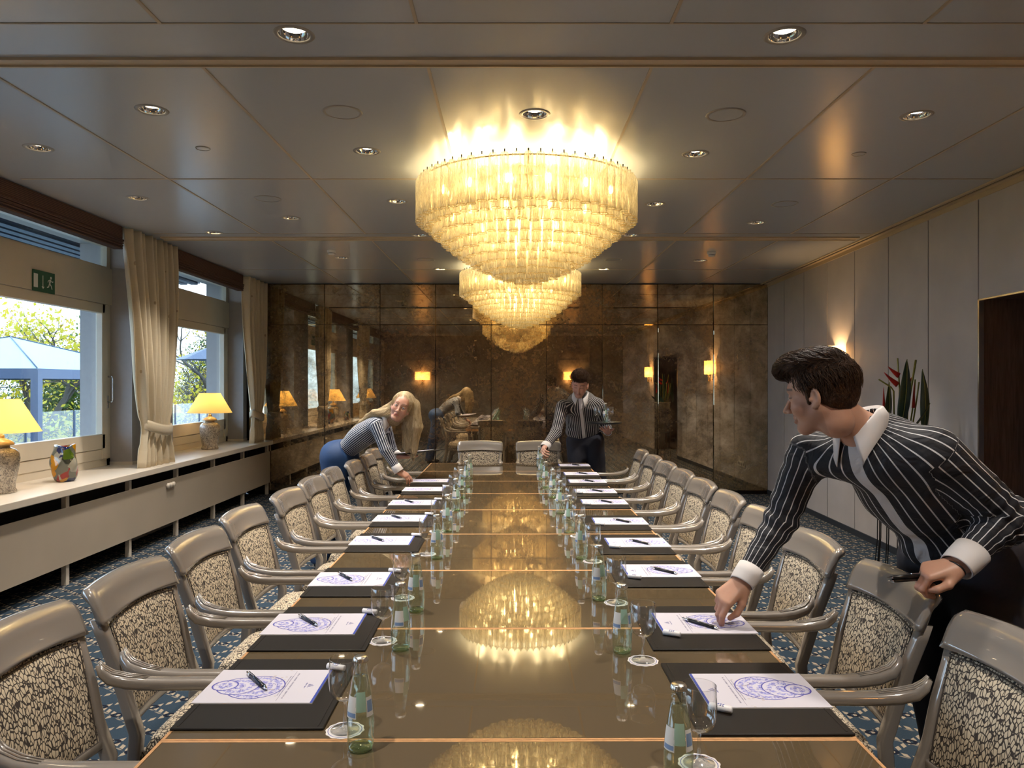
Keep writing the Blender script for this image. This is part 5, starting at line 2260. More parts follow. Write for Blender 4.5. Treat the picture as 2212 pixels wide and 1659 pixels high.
# ---------------- materials
def skin_mat(name, base, red):
    t = NT(name)
    ob = t.n('NewGeometry').outputs['Position']
    at = t.n('Attribute', attribute_name='tint')
    r, g, b = t.sep(at.outputs['Vector'])
    nz = t.noise(ob, 55.0, 3.0)
    c = t.mix(t.math('MULTIPLY', nz, 0.35), base, red)
    c = t.mix(r, c, rgb(168, 84, 76))         # lips, flush
    c = t.mix(g, c, rgb(46, 32, 26))          # brows, lashes, stubble
    return t.done(t.bsdf(c, 0.48, 0.0, t.bump(t.noise(ob, 700.0, 2.0), 0.08, 0.001), Subsurface_Weight=0.12, Subsurface_Radius=(0.01, 0.004, 0.002)))


def hair_mat(name, lo, hi, scale=(160, 160, 22), rough=0.42):
    t = NT(name)
    at = t.n('Attribute', attribute_name='strand')
    nz = t.noise(t.mapping(at.outputs['Vector'], scale=scale), 1.0, 4.0, 0.65, 0.6)
    c = t.ramp(nz, [(0.3, lo), (0.68, hi)])
    return t.done(t.bsdf(c, rough, 0.0, t.bump(nz, 0.8, 0.005), Specular_IOR_Level=0.22))


def shirt_mat(name, dark, light, wfrac, placket):
    t = NT(name)
    at = t.n('Attribute', attribute_name='wrap')
    u, w, n = t.sep(at.outputs['Vector'])
    an = t.math('ARCTAN2', w, u)
    fr = t.math('FRACT', t.math('MULTIPLY', t.math('DIVIDE', an, 2 * PI), n))
    st = t.math('LESS_THAN', fr, wfrac)
    bt = t.n('Attribute', attribute_name='front')
    lat, fw, lon = t.sep(bt.outputs['Vector'])
    pk = t.math('MULTIPLY', t.math('LESS_THAN', t.math('ABSOLUTE', lat), placket), t.math('GREATER_THAN', fw, 0.0))
    c = t.mix(st, dark, light)
    c = t.mix(pk, c, rgb(206, 202, 202))
    ob = t.n('NewGeometry').outputs['Position']
    f1 = t.noise(t.mapping(ob, scale=(1, 1, 1)), 11.0, 3.0, 0.5, 0.8)
    return t.done(t.bsdf(c, 0.75, 0.0, t.bump(f1, 0.7, 0.03)))


M['skin_a'] = skin_mat('skin_olive', rgb(192, 148, 124), rgb(178, 122, 100))
M['skin_b'] = skin_mat('skin_fair', rgb(206, 160, 140), rgb(196, 136, 120))
M['hair_dark'] = hair_mat('dark_brown_hair', rgb(18, 12, 9), rgb(84, 58, 40), rough=0.5)
M['hair_blonde'] = hair_mat('long_blonde_hair', rgb(158, 132, 96), rgb(226, 208, 172), scale=(200, 200, 9), rough=0.5)
M['shirt_m'] = shirt_mat('dark_pinstripe_shirt', rgb(22, 22, 30), rgb(206, 204, 206), 0.13, 0.019)
M['shirt_f'] = shirt_mat('navy_striped_blouse', rgb(26, 34, 58), rgb(200, 204, 212), 0.34, 0.014)
M['shirt_m2'] = shirt_mat('black_striped_shirt', rgb(22, 21, 28), rgb(190, 186, 184), 0.28, 0.017)
M['whitecloth'] = simple('white_cotton', rgb(214, 208, 206), 0.7)
M['trouser'] = simple('dark_navy_trousers', rgb(22, 23, 36), 0.8, noise=0.15, nscale=12)
M['skirt'] = simple('bright_navy_trousers', rgb(14, 52, 96), 0.7, noise=0.15, nscale=8)
M['shoe'] = simple('black_leather_shoe', rgb(18, 16, 16), 0.3)
M['eyewhite'] = simple('eye_white', rgb(210, 204, 200), 0.2)
M['iris'] = simple('eye_iris', rgb(44, 46, 46), 0.1)
M['wire'] = simple('thin_gold_wire', (0.7, 0.55, 0.35, 1), 0.3, 1.0)


# ---------------- anatomy
def head_field(h, female=False, neck_to=None, jaw=1.0):
    f = Field((-0.105, -0.16, -0.24), (0.105, 0.145, 0.135), h)
    w = 0.94 if female else 1.0
    f.ell((0, -0.018, 0.035), (0.074 * w, 0.094, 0.084), 0.01)
    f.ell((0, 0.018, -0.030), (0.060 * w, 0.070, 0.078), 0.03)
    f.ell((0, 0.030, 0.040), (0.060 * w, 0.058, 0.050), 0.03)
    for s in (-1, 1):
        f.cone((s * 0.050 * w, -0.012, -0.045), (s * 0.018, 0.056, -0.098), 0.019 * jaw, 0.017, 0.025)
        f.ell((s * 0.040 * w, 0.056, -0.032), (0.023, 0.024, 0.026), 0.025)
    f.ell((0, 0.068, -0.098), (0.022 * w, 0.018, 0.018), 0.022)
    f.cone((-0.034, 0.076, 0.024), (0.034, 0.076, 0.024), 0.0105, 0.0105, 0.018)
    for s in (-1, 1):
        f.ell((s * 0.031, 0.100, 0.003), (0.017, 0.018, 0.012), 0.012, sub=True)
        f.ell((s * 0.031, 0.0745, 0.002), (0.0145, 0.0135, 0.0125), 0.004)
        f.cone((s * 0.019, 0.0845, 0.0085), (s * 0.043, 0.079, 0.0075), 0.0035, 0.003, 0.004)
    nl = 0.92 if female else 1.0
    f.cone((0, 0.086, 0.012), (0, 0.108 * nl + 0.006, -0.034), 0.0070, 0.0088, 0.012)
    f.ell((0, 0.112 * nl + 0.003, -0.038), (0.0098, 0.010, 0.0085), 0.008)
    for s in (-1, 1):
        f.ell((s * 0.0105, 0.100, -0.041), (0.0072, 0.010, 0.0068), 0.006)
        f.ell((s * 0.0058, 0.106, -0.0485), (0.003, 0.005, 0.003), 0.003, sub=True)
    f.cone((0, 0.089, -0.050), (0, 0.0905, -0.060), 0.006, 0.006, 0.010)
    f.cone((-0.018, 0.0815, -0.0665), (0.018, 0.0815, -0.0665), 0.0052, 0.0052, 0.006)
    f.cone((-0.008, 0.0885, -0.0640), (0.008, 0.0885, -0.0640), 0.0052, 0.0052, 0.004)
    f.cone((-0.015, 0.0850, -0.0755), (0.015, 0.0850, -0.0755), 0.0058, 0.0058, 0.005)
    f.cone((-0.021, 0.0925, -0.0708), (0.021, 0.0925, -0.0708), 0.0022, 0.0022, 0.003, sub=True)
    for s in (-1, 1):
        R = np.array([[math.cos(0.35 * s), -math.sin(0.35 * s), 0], [math.sin(0.35 * s), math.cos(0.35 * s), 0], [0, 0, 1]])
        f.ell((s * 0.078 * w, -0.012, -0.008), (0.0075, 0.0185, 0.032), 0.006, R=R)
        f.ell((s * 0.086 * w, -0.008, -0.004), (0.006, 0.010, 0.017), 0.005, sub=True)
        f.ell((s * 0.076 * w, -0.002, -0.034), (0.006, 0.008, 0.010), 0.006)
        f.ell((s * 0.080 * w, 0.004, -0.012), (0.004, 0.005, 0.007), 0.004)
    return f


def head_tint(Pl, seed, lips=0.55, beard=0.0, brow=0.9):
    x, y, z = Pl[:, 0], Pl[:, 1], Pl[:, 2]
    t = np.zeros((len(Pl), 3))
    lipm = (np.abs(x) < 0.024) & (y > 0.078) & (z < -0.0595 - 0.10 * np.abs(x) * 0) & (z > -0.0815)
    fall = np.clip(1 - np.abs(z + 0.0705) / 0.0115, 0, 1) * np.clip(1.25 - np.abs(x) / 0.021, 0, 1)
    t[:, 0] = np.where(lipm, np.clip(fall * 2.2, 0, 1) * lips, 0)
    cheek = np.exp(-(((np.abs(x) - 0.044) / 0.018) ** 2 + ((z + 0.028) / 0.018) ** 2)) * (y > 0.02) * 0.18
    t[:, 0] = np.maximum(t[:, 0], cheek)
    bz = 0.0265 + 0.006 * np.clip(1 - np.abs(np.abs(x) - 0.032) / 0.022, -1, 1)
    bm_ = (y > 0.045) * (np.abs(x) > 0.012) * (np.abs(x) < 0.055) * np.clip(1.3 - np.abs(z - bz) / 0.0038, 0, 1)
    t[:, 1] = np.clip(bm_, 0, 1) * brow
    lash = (y > 0.06) * (np.abs(np.abs(x) - 0.031) < 0.016) * np.clip(1.4 - np.abs(z - 0.0015) / 0.0022, 0, 1)
    t[:, 1] = np.maximum(t[:, 1], np.clip(lash, 0, 1) * 0.8)
    if beard:
        bd = (z < -0.035) * (y > -0.02) * np.clip((-0.035 - z) / 0.02, 0, 1)
        t[:, 1] = np.maximum(t[:, 1], bd * beard * (1 - t[:, 0]))
    return t


def hand_field(h, side, curls, spread=0.06, thumb=None, size=1.0):
    """origin at the wrist; x towards the thumb, y towards the fingertips, z = back of the hand"""
    S = size
    f = Field((-0.09, -0.09, -0.14), (0.11, 0.22, 0.07), h)
    f.cone((0, -0.035, 0), (0, 0.0, 0), 0.028 * S, 0.0265 * S, 0.01, flat=((0, 0, 1), 0.75))
    xs_ = [0.0275, 0.0095, -0.0085, -0.0255]
    ys_ = [0.088, 0.092, 0.087, 0.077]
    Ls = [(0.044, 0.026, 0.021), (0.048, 0.030, 0.022), (0.044, 0.028, 0.021), (0.034, 0.021, 0.019)]
    rs = [0.0102, 0.0104, 0.0098, 0.0088]
    tips = []
    for i in range(4):
        k0 = V(xs_[i], ys_[i], 0.002) * S
        f.cone(V(xs_[i] * 0.55, 0.006, 0) * S, k0, 0.0175 * S, 0.0125 * S, 0.014)
        a = 0.0
        p = k0
        sp = (1.5 - i) * spread
        for j in range(3):
            a += curls[i][j]
            d = V(math.sin(sp) * math.cos(a), math.cos(sp) * math.cos(a), -math.sin(a))
            q = p + d * Ls[i][j] * S
            r0 = rs[i] * S * (1.06, 0.96, 0.90)[j]
            r1 = rs[i] * S * (0.96, 0.90, 0.78)[j]
            f.cone(p, q, r0, r1, 0.0035)
            p = q
        tips.append((p, d, rs[i] * S))
    th = thumb or [(0.022, 0.018, -0.008), (0.048, 0.048, -0.020), (0.058, 0.078, -0.030), (0.060, 0.100, -0.042)]
    rad = (0.0165, 0.0125, 0.0110, 0.0088)
    for j in range(3):
        f.cone(V(*th[j]) * S, V(*th[j + 1]) * S, rad[j] * S, rad[j + 1] * S, 0.010 if j == 0 else 0.004)
    f.ell(V(0.018, 0.028, -0.012) * S, V(0.018, 0.030, 0.014) * S, 0.014)
    f.ell(V(-0.020, 0.030, -0.010) * S, V(0.014, 0.032, 0.012) * S, 0.014)
    # a mirrored hand for the other side
    if side < 0:
        f.mirror = True
    return f, tips


def place(f, origin, R, mirror=False, smooth=1):
    P, Q = f.mesh(smooth)
    if mirror:
        P = P * np.array([-1, 1, 1])
        Q = Q[:, ::-1]
    return P, P @ R.T + np.array(origin), Q


def cut(e_, w_, k=0.035):
    # sleeves end inside the cuffs
    return w_ + unit(e_ - w_) * k


def limb_attr(P, segs, n):
    """wrap coordinates: position around the limb axis. segs = [(a, b, ref)]"""
    best = np.full(len(P), 1e9)
    out = np.zeros((len(P), 3))
    for (a, b, ref) in segs:
        a, b = np.array(a), np.array(b)
        ax = unit(b - a)
        r = np.array(ref, float)
        e1 = unit(r - ax * (r @ ax))
        e2 = np.cross(ax, e1)
        L = np.linalg.norm(b - a)
        q = P - a
        t = np.clip(q @ ax, 0, L)
        d = np.linalg.norm(q - t[:, None] * ax, axis=1)
        m = d < best
        best = np.where(m, d, best)
        out[m, 0] = (q @ e1)[m]
        out[m, 1] = (q @ e2)[m]
        out[m, 2] = n
    return out, best


def cuff(root, a, b, r0, r1, name='cuff', mat=None, flat=0.85):
    """short white shirt cuff from a to b"""
    a, b = np.array(a), np.array(b)
    ax = unit(b - a)
    e1 = unit(np.cross(ax, (0.3, 0.2, 1.0)))
    e2 = np.cross(ax, e1)
    rings = []
    prof = [(0.0, r0 * 0.93), (0.0, r0), (0.5, (r0 + r1) / 2 * 1.02), (0.94, r1), (1.0, r1 * 0.985), (1.0, r1 * 0.92), (0.5, r1 * 0.9), (0.02, r0 * 0.9)]
    for t_, r in prof:
        c = a + (b - a) * t_
        rings.append([Vector(c + e1 * r * math.cos(q) + e2 * r * flat * math.sin(q)) - Vector(root.location) for q in [2 * PI * k / 32 for k in range(32)]])
    m = MB()
    m.sweep(rings, cap=False)
    return m.build(name, mat or M['whitecloth'], root)


def collar(root, c, R, r, hgt, open_w=0.35, wing=0.075, drop=0.0, rb=1.0):
    """folded shirt collar; R columns = (left, forward, up) of the neck"""
    m = MB()
    inner, topr, outr, low = [], [], [], []
    N = 44
    for k in range(N + 1):
        s = k / N * 2 - 1                       # -1..1 round the back
        a = PI / 2 + PI + s * (PI - open_w)      # starts and ends near the front
        ca, sa = math.cos(a), math.sin(a)
        fr = max(0.0, abs(s) - 0.55) / 0.45      # front part
        up = hgt * (1 - 0.45 * fr)
        zdrop = -drop * fr
        x, y = r * ca, r * rb * sa
        inner.append((x * 0.98, y * 0.98, zdrop - 0.012))
        topr.append((x * 1.0, y * 1.0, zdrop + up))
        outr.append((x * 1.10, y * 1.10, zdrop + up * 0.92))
        w = wing * (0.62 + 0.45 * fr ** 1.5)
        spread = 1.30 + 0.12 * fr
        low.append((x * spread - (0.018 * np.sign(s) * fr ** 3 * -1), y * spread + 0.006 * fr, zdrop + up - w))
    def tw(p):
        return Vector(np.array(c) + R @ np.array(p, float)) - Vector(root.location)
    rows = [[tw(p) for p in row] for row in (inner, topr, outr, low)]
    vs = [p for row in rows for p in row]
    n = N + 1
    fs = []
    for j in range(3):
        for k in range(N):
            fs.append((j * n + k, j * n + k + 1, (j + 1) * n + k + 1, (j + 1) * n + k))
    m.add([tuple(v) for v in vs], fs)
    o = m.build('collar', M['whitecloth'], root)
    s = o.modifiers.new('th', 'SOLIDIFY')
    s.thickness = 0.0025
    return o


def eyes(root, O, R, down=0.0, iris=True, look=(0, 1, 0)):
    for s in (-1, 1):
        c = O + R @ V(s * 0.031, 0.0765, 0.0015)
        m = MB()
        m.sphere((0, 0, 0), 0.0122, 14, 10)
        o = m.build('eye', M['eyewhite'], root)
        o.location = Vector(c) - Vector(root.location)
        if iris:
            lk = unit(R @ np.array(look, float))
            m = MB()
            m.sphere(tuple(lk * 0.0078), 0.0056, 12, 8)
            m.build('iris', M['iris'], o)


def person(origin, label):
    rt = empty('person', origin, 0, label, 'person')
    return rt


def shirt_object(root, P, Q, mat, torso, arms, ntorso, narm, parts_extra=()):
    """torso = (pelvis, neck, forward); arms = list of (shoulder, elbow, wrist)"""
    pel, nk, fwd = [np.array(a, float) for a in torso]
    up = unit(nk - pel)
    f = unit(fwd - up * (fwd @ up))
    lf = np.cross(up, f)
    q = P - pel
    wrap = np.stack([(q @ lf), (q @ f) * 1.35, np.full(len(P), float(ntorso))], 1)
    front = np.stack([q @ lf, q @ f, np.ones(len(P))], 1)
    for (sh, el, wr, ref) in arms:
        o, d = limb_attr(P, [(sh, el, ref), (el, wr, ref)], float(narm))
        sh, el = np.array(sh), np.array(el)
        ax = unit(el - sh)
        side = (P - sh) @ unit(sh - (nk - up * 0.06))
        m = ((d < 0.085) & ((P - sh) @ ax > -0.005)) & (side > -0.012) | ((d < 0.075) & ((P - el) @ ax > -0.08))
        wrap[m] = o[m]
        front[m, 1] = -1
    return np_object('shirt', [(P, Q)], mat, root, root.location, {'wrap': [wrap], 'front': [front]})


# ================= the waiter in front, right
def build_front_waiter():
    pel, chest, nk = V(1.515, 2.51, 0.96), V(1.27, 2.375, 1.20), V(1.10, 2.32, 1.375)
    shR, elR, wrR = V(0.985, 2.475, 1.290), V(0.905, 2.515, 1.045), V(0.752, 2.435, 0.862)
    shL, elL, wrL = V(1.245, 2.185, 1.310), V(1.470, 2.215, 1.115), V(1.285, 2.150, 0.985)
    root = person((1.5, 2.5, 0.0), 'dark-haired waiter in pinstripe shirt at right, bending to lay a pen on the table')
    fwd = unit(V(-0.62, -0.42, -0.55))
    up = unit(nk - pel)
    # shirt
    f = Field((0.62, 1.98, 0.78), (1.72, 2.78, 1.50), 0.0068)
    lf = unit(np.cross(up, fwd))
    fl = ((unit(np.cross(lf, up))), 0.68)
    f.cone(pel + V(0.0, 0, 0.02), chest - up * 0.05, 0.158, 0.168, 0.05, flat=fl)
    f.cone(chest - up * 0.05, chest + up * 0.10, 0.172, 0.165, 0.06, flat=fl)
    f.cone(shR + V(0.03, -0.03, -0.02), shL + V(-0.03, 0.02, -0.02), 0.066, 0.068, 0.07)
    f.cone(nk - up * 0.05, nk + unit(V(-.35, 0, 1)) * 0.01, 0.085, 0.062, 0.05)
    f.cone(shR, elR, 0.064, 0.053, 0.035)
    f.cone(elR, cut(elR, wrR, 0.055), 0.053, 0.037, 0.02)
    f.cone(shL, elL, 0.070, 0.060, 0.035)
    f.cone(elL, cut(elL, wrL, 0.06), 0.060, 0.042, 0.02)
    f.ell(elL + V(0.0, 0.0, -0.02), (0.062, 0.055, 0.06), 0.03)
    f.ell(pel + up * 0.07 + fwd * 0.07, (0.12, 0.10, 0.07), 0.06)
    f.halfspace(pel + up * 0.015, -up)
    f.cone(nk + V(0.01, 0, -0.01), nk + V(-0.05, 0.0, 0.09), 0.052, 0.052, 0.012, sub=True)
    P, Q = f.mesh(2)
    N = vnormals(P, Q)
    # cloth folds: across the elbows and the waist
    def folds(P, c, ax, freq, amp, rad):
        d = np.linalg.norm(P - c, axis=1)
        return amp * np.sin((P - c) @ unit(ax) * freq + 2.0 * wobble(P, 5, 14)) * np.exp(-(d / rad) ** 2)
    D = 0.0035 * wobble(P, 3, 26) + folds(P, elL, elL - shL, 150, 0.0065, 0.10) + folds(P, elL, wrL - elL, 160, 0.005, 0.12) + folds(P, elR, elR - shR, 110, 0.0045, 0.12) + folds(P, shR - V(0, 0, .05), elR - shR, 90, 0.004, 0.10)
    D += folds(P, pel + up * 0.10, up + 0.6 * lf, 95, 0.006, 0.16)
    P = P + N * D[:, None]
    ref = V(0, -1, 0.3)
    shirt_object(root, P, Q, M['shirt_m'], (pel, nk, fwd), [(shR, elR, wrR, ref), (shL, elL, wrL, ref)], 34, 15)
    # trousers
    f = Field((1.25, 2.1, 0.04), (1.85, 2.95, 1.08), 0.009)
    hipL, hipR = pel + lf * 0.085 + V(0, 0, -0.05), pel - lf * 0.085 + V(0, 0, -0.05)
    f.cone(hipL, hipR, 0.115, 0.115, 0.05)
    f.cone(pel + up * 0.02, pel - V(0, 0, 0.06), 0.150, 0.150, 0.05, flat=fl)
    f.ell(pel + V(0.07, 0.03, -0.06), (0.13, 0.15, 0.12), 0.05)
    for hp, kn, an in ((hipL, V(1.50, 2.36, 0.50), V(1.56, 2.37, 0.09)), (hipR, V(1.47, 2.62, 0.50), V(1.56, 2.66, 0.09))):
        f.cone(hp, kn, 0.112, 0.078, 0.04)
        f.cone(kn, an, 0.078, 0.066, 0.03)
    f.halfspace(pel + up * 0.065, up)
    P, Q = f.mesh(2)
    N = vnormals(P, Q)
    P = P + N * (0.004 * wobble(P, 8, 20))[:, None]
    np_object('trousers', [(P, Q)], M['trouser'], root, root.location)
    for x, y in ((1.545, 2.37), (1.545, 2.66)):
        f = Field((x - 0.25, y - 0.1, -0.005), (x + 0.12, y + 0.1, 0.14), 0.006)
        f.cone((x + 0.03, y, 0.045), (x - 0.14, y - 0.02, 0.032), 0.045, 0.034, 0.02)
        f.cone((x + 0.02, y, 0.05), (x + 0.02, y, 0.11), 0.045, 0.042, 0.02)
        f.halfspace((0, 0, 0.004), (0, 0, -1))
        P, Q = f.mesh(1)
        np_object('shoe', [(P, Q)], M['shoe'], root, root.location)
    # head, turned to his right and looking into the room
    O = V(0.958, 2.315, 1.478)
    R = frame((-0.73, 0.67, -0.16), (-0.15, 0.08, 1.0))
    parts, tints = [], []
    f = head_field(0.0032)
    Rl = R.T
    nkl = Rl @ (nk + V(0.0, 0, -0.02) - O)
    f.lo, f0 = f.lo, None
    f.cone((0, -0.030, -0.045), (0, -0.035, -0.085), 0.056, 0.056, 0.02)
    Pl, Q = f.mesh(1)
    P = Pl @ R.T + O
    tn = head_tint(Pl, 1, 0.4, beard=0.16)
    keep = P
    parts.append((P, Q))
    tints.append(tn)
    # neck in world space
    f = Field(np.minimum(nk, O) - 0.16, np.maximum(nk, O) + V(0.12, 0.12, 0.02), 0.0055)
    f.cone(O + R @ V(0, -0.034, -0.050), nk + V(0.01, 0, -0.03), 0.053, 0.060, 0.02)
    f.cone(nk + V(0, 0, -0.03), nk + V(0.05, 0.02, -0.12), 0.066, 0.08, 0.03)
    P, Q = f.mesh(2)
    parts.append((P, Q))
    tints.append(np.zeros((len(P), 3)))
    # right hand: pinching the pen
    wr = wrR
    tgt = V(0.628, 2.405, 0.752)
    y_ = unit(tgt + V(0.02, 0.0, 0.035) - wr)
    zb = unit(V(-0.35, -0.55, 0.75))
    zb = unit(zb - y_ * (zb @ y_))
    xb = np.cross(y_, zb)          # right hand seen from the back: thumb side
    Rh = np.stack([xb, y_, zb], 1)
    flipR = (xb @ V(0.3, -1, 0)) < 0
    f, tips = hand_field(0.0030, 1, [(0.55, 0.55, 0.25), (0.75, 0.75, 0.3), (0.95, 0.9, 0.4), (1.05, 0.95, 0.4)], 0.05,
                         [(0.022, 0.016, -0.010), (0.042, 0.050, -0.026), (0.044, 0.080, -0.042), (0.034, 0.104, -0.052)])
    Pl, Q = f.mesh(1)
    if flipR:
        Pl = Pl * np.array([-1, 1, 1])
        Q = Q[:, ::-1]
    P = Pl @ Rh.T + wr
    parts.append((P, Q))
    tn = np.zeros((len(P), 3))
    tn[:, 0] = np.clip((Pl[:, 1] - 0.09) / 0.08, 0, 1) * 0.35
    tints.append(tn)
    # left hand: loose fist on the chair back
    wl = wrL
    y_ = unit(V(1.165, 2.165, 0.955) - wl)
    zb = unit(V(-0.25, -0.35, 0.90))
    zb = unit(zb - y_ * (zb @ y_))
    xb = np.cross(y_, zb)
    Rh2 = np.stack([xb, y_, zb], 1)
    f, tips = hand_field(0.0030, 1, [(0.9, 1.15, 0.5), (1.0, 1.25, 0.6), (1.1, 1.25, 0.6), (1.15, 1.2, 0.6)], 0.03,
                         [(0.022, 0.018, -0.010), (0.044, 0.048, -0.022), (0.044, 0.078, -0.030), (0.030, 0.098, -0.036)])
    Pl, Q = f.mesh(1)
    thumb_dir = V(-0.5, -0.75, -0.4)
    if xb @ thumb_dir < 0:
        Pl = Pl * np.array([-1, 1, 1])
        Q = Q[:, ::-1]
    P = Pl @ Rh2.T + wl
    parts.append((P, Q))
    tn = np.zeros((len(P), 3))
    tn[:, 0] = np.clip((Pl[:, 1] - 0.07) / 0.08, 0, 1) * 0.3
    tints.append(tn)
    # the rest of the body under the clothes
    f = Field((0.70, 2.0, 0.08), (1.72, 2.75, 1.42), 0.016)
    f.cone(pel, nk - up * 0.05, 0.10, 0.10, 0.04, flat=fl)
    f.cone(shR + V(.03, 0, -.02), shL + V(-.03, 0, -.02), 0.045, 0.045, 0.04)
    for a, b, ra, rb in ((shR, elR, 0.040, 0.034), (elR, wrR, 0.034, 0.027), (shL, elL, 0.042, 0.036), (elL, wrL, 0.036, 0.029), (hipL, V(1.50, 2.36, 0.50), 0.08, 0.05), (hipR, V(1.47, 2.62, 0.50), 0.08, 0.05),
                         (V(1.50, 2.36, 0.50), V(1.56, 2.37, 0.13), 0.05, 0.04), (V(1.47, 2.62, 0.50), V(1.56, 2.66, 0.13), 0.05, 0.04)):
        f.cone(a, b, ra, rb, 0.02)
    P, Q = f.mesh(1)
    parts.append((P, Q))
    tints.append(np.zeros((len(P), 3)))
    np_object('body', parts, M['skin_a'], root, root.location, {'tint': tints})
    eyes(root, O, R, look=(0.1, 1, -0.35))
    # hair: short sides, combed volume on top
    f = Field((-0.125, -0.16, -0.10), (0.125, 0.15, 0.175), 0.0034)
    f.ell((0, -0.022, 0.040), (0.0805, 0.1005, 0.090), 0.01)
    f.ell((0, -0.045, -0.008), (0.068, 0.062, 0.062), 0.03)
    f.ell((0.0, 0.015, 0.095), (0.066, 0.092, 0.048), 0.02)
    f.ell((-0.010, 0.070, 0.100), (0.056, 0.052, 0.036), 0.02)
    f.ell((-0.020, 0.104, 0.090), (0.044, 0.030, 0.024), 0.018)
    for s in (-1, 1):
        f.cone((s * 0.074, 0.006, 0.02), (s * 0.073, 0.012, -0.020), 0.010, 0.006, 0.01)
    f.ell((0, 0.118, 0.000), (0.090, 0.082, 0.066), 0.006, sub=True)
    f.ell((0, 0.060, -0.075), (0.10, 0.066, 0.080), 0.006, sub=True)
    for s in (-1, 1):
        f.ell((s * 0.088, -0.010, -0.012), (0.018, 0.024, 0.036), 0.004, sub=True)
    f.halfspace((0, -0.05, -0.078), (0, 0.25, -1))
    Pl, Q = f.mesh(1)
    N = vnormals(Pl, Q)
    top = np.clip((Pl[:, 2] - 0.05) / 0.05, 0, 1)
    comb = Pl[:, 0] * 0.9 + 0.35 * Pl[:, 1] + 0.02 * np.sin(Pl[:, 1] * 26)
    D = top * (0.0035 * np.sin(comb * 260 + 1.5 * wobble(Pl, 2, 40)) + 0.006 * wobble(Pl, 4, 55)) + 0.0008 * wobble(Pl, 6, 300)
    st_ = np.stack([comb, Pl[:, 2] * 0.6 + Pl[:, 0] * 0.2, Pl[:, 1]], 1)
    Pl2 = Pl + N * D[:, None]

    def cdir(S):
        tp = np.clip((S[:, 2] - 0.06) / 0.04, 0, 1)[:, None]
        fr = np.clip((S[:, 1] - 0.04) / 0.06, 0, 1)[:, None]
        sw = np.stack([-0.55 - 0.25 * np.sin(S[:, 1] * 30), 0.9 + 0 * S[:, 0], 0.15 + 0 * S[:, 0]], 1)
        dn = np.stack([0 * S[:, 0], -0.35 + 0 * S[:, 0], -1 + 0 * S[:, 0]], 1)
        return sw * tp + dn * (1 - tp) + np.array([-0.5, 0, -0.3]) * fr * tp
    m1 = Pl[:, 2] > 0.055
    s1, q1, a1_ = strands(f, Pl, 2600, 9, 0.0075, cdir, 0.0075, 0.00085, 1, m1, 0.28)
    s2, q2, a2_ = strands(f, Pl, 2200, 5, 0.0035, cdir, 0.0016, 0.00055, 2, ~m1, 0.25)
    np_object('hair', [(Pl2 @ R.T + O, Q), (s1 @ R.T + O, q1), (s2 @ R.T + O, q2)], M['hair_dark'], root, root.location, {'strand': [st_, a1_, a2_]})
    # collar and cuffs
    Rn = frame(unit(V(-0.80, -0.42, -0.25)), unit(V(-0.42, -0.05, 0.9)))
    collar(root, nk + V(-0.012, 0.0, 0.000), Rn, 0.071, 0.050, open_w=0.30, wing=0.085, drop=0.030)
    cuff(root, wrR + unit(elR - wrR) * 0.060, wrR + unit(elR - wrR) * -0.004, 0.047, 0.044)
    cuff(root, wrL + unit(elL - wrL) * 0.070, wrL + unit(elL - wrL) * -0.006, 0.055, 0.051)
    # bracelet
    m = MB()
    ax = unit(wrL - elL)
    e1 = unit(np.cross(ax, V(0, 0, 1)))
    e2 = np.cross(ax, e1)
    c = wrL + ax * 0.012
    m.tube([Vector(c + e1 * 0.031 * math.cos(a) + e2 * 0.026 * math.sin(a)) - Vector(root.location) for a in [2 * PI * k / 28 for k in range(29)]], 0.0022, 6, cap=False)
    m.build('bracelet', M['black'], root)
    return root, Rh2, wrL


front_root, RhL, wL = build_front_waiter()
# two spare pens in his left fist
for k in range(2):
    pz = copy_tree(penr)
    p0 = wL + RhL @ V(0.02, 0.100, -0.030 - 0.012 * k) + V(-0.055, -0.035, 0.012)
    pz.location = Vector(p0)
    d = unit(V(-0.93, -0.30 - 0.03 * k, 0.02 + 0.02 * k))
    q = Vector(d).to_track_quat('X', 'Z')
    pz.rotation_euler = q.to_euler()
    tag(pz, '%s of two black ballpoint pens held in the left fist of the front waiter' % ('upper', 'lower')[k], 'pen', 'spare pens in the left hand')


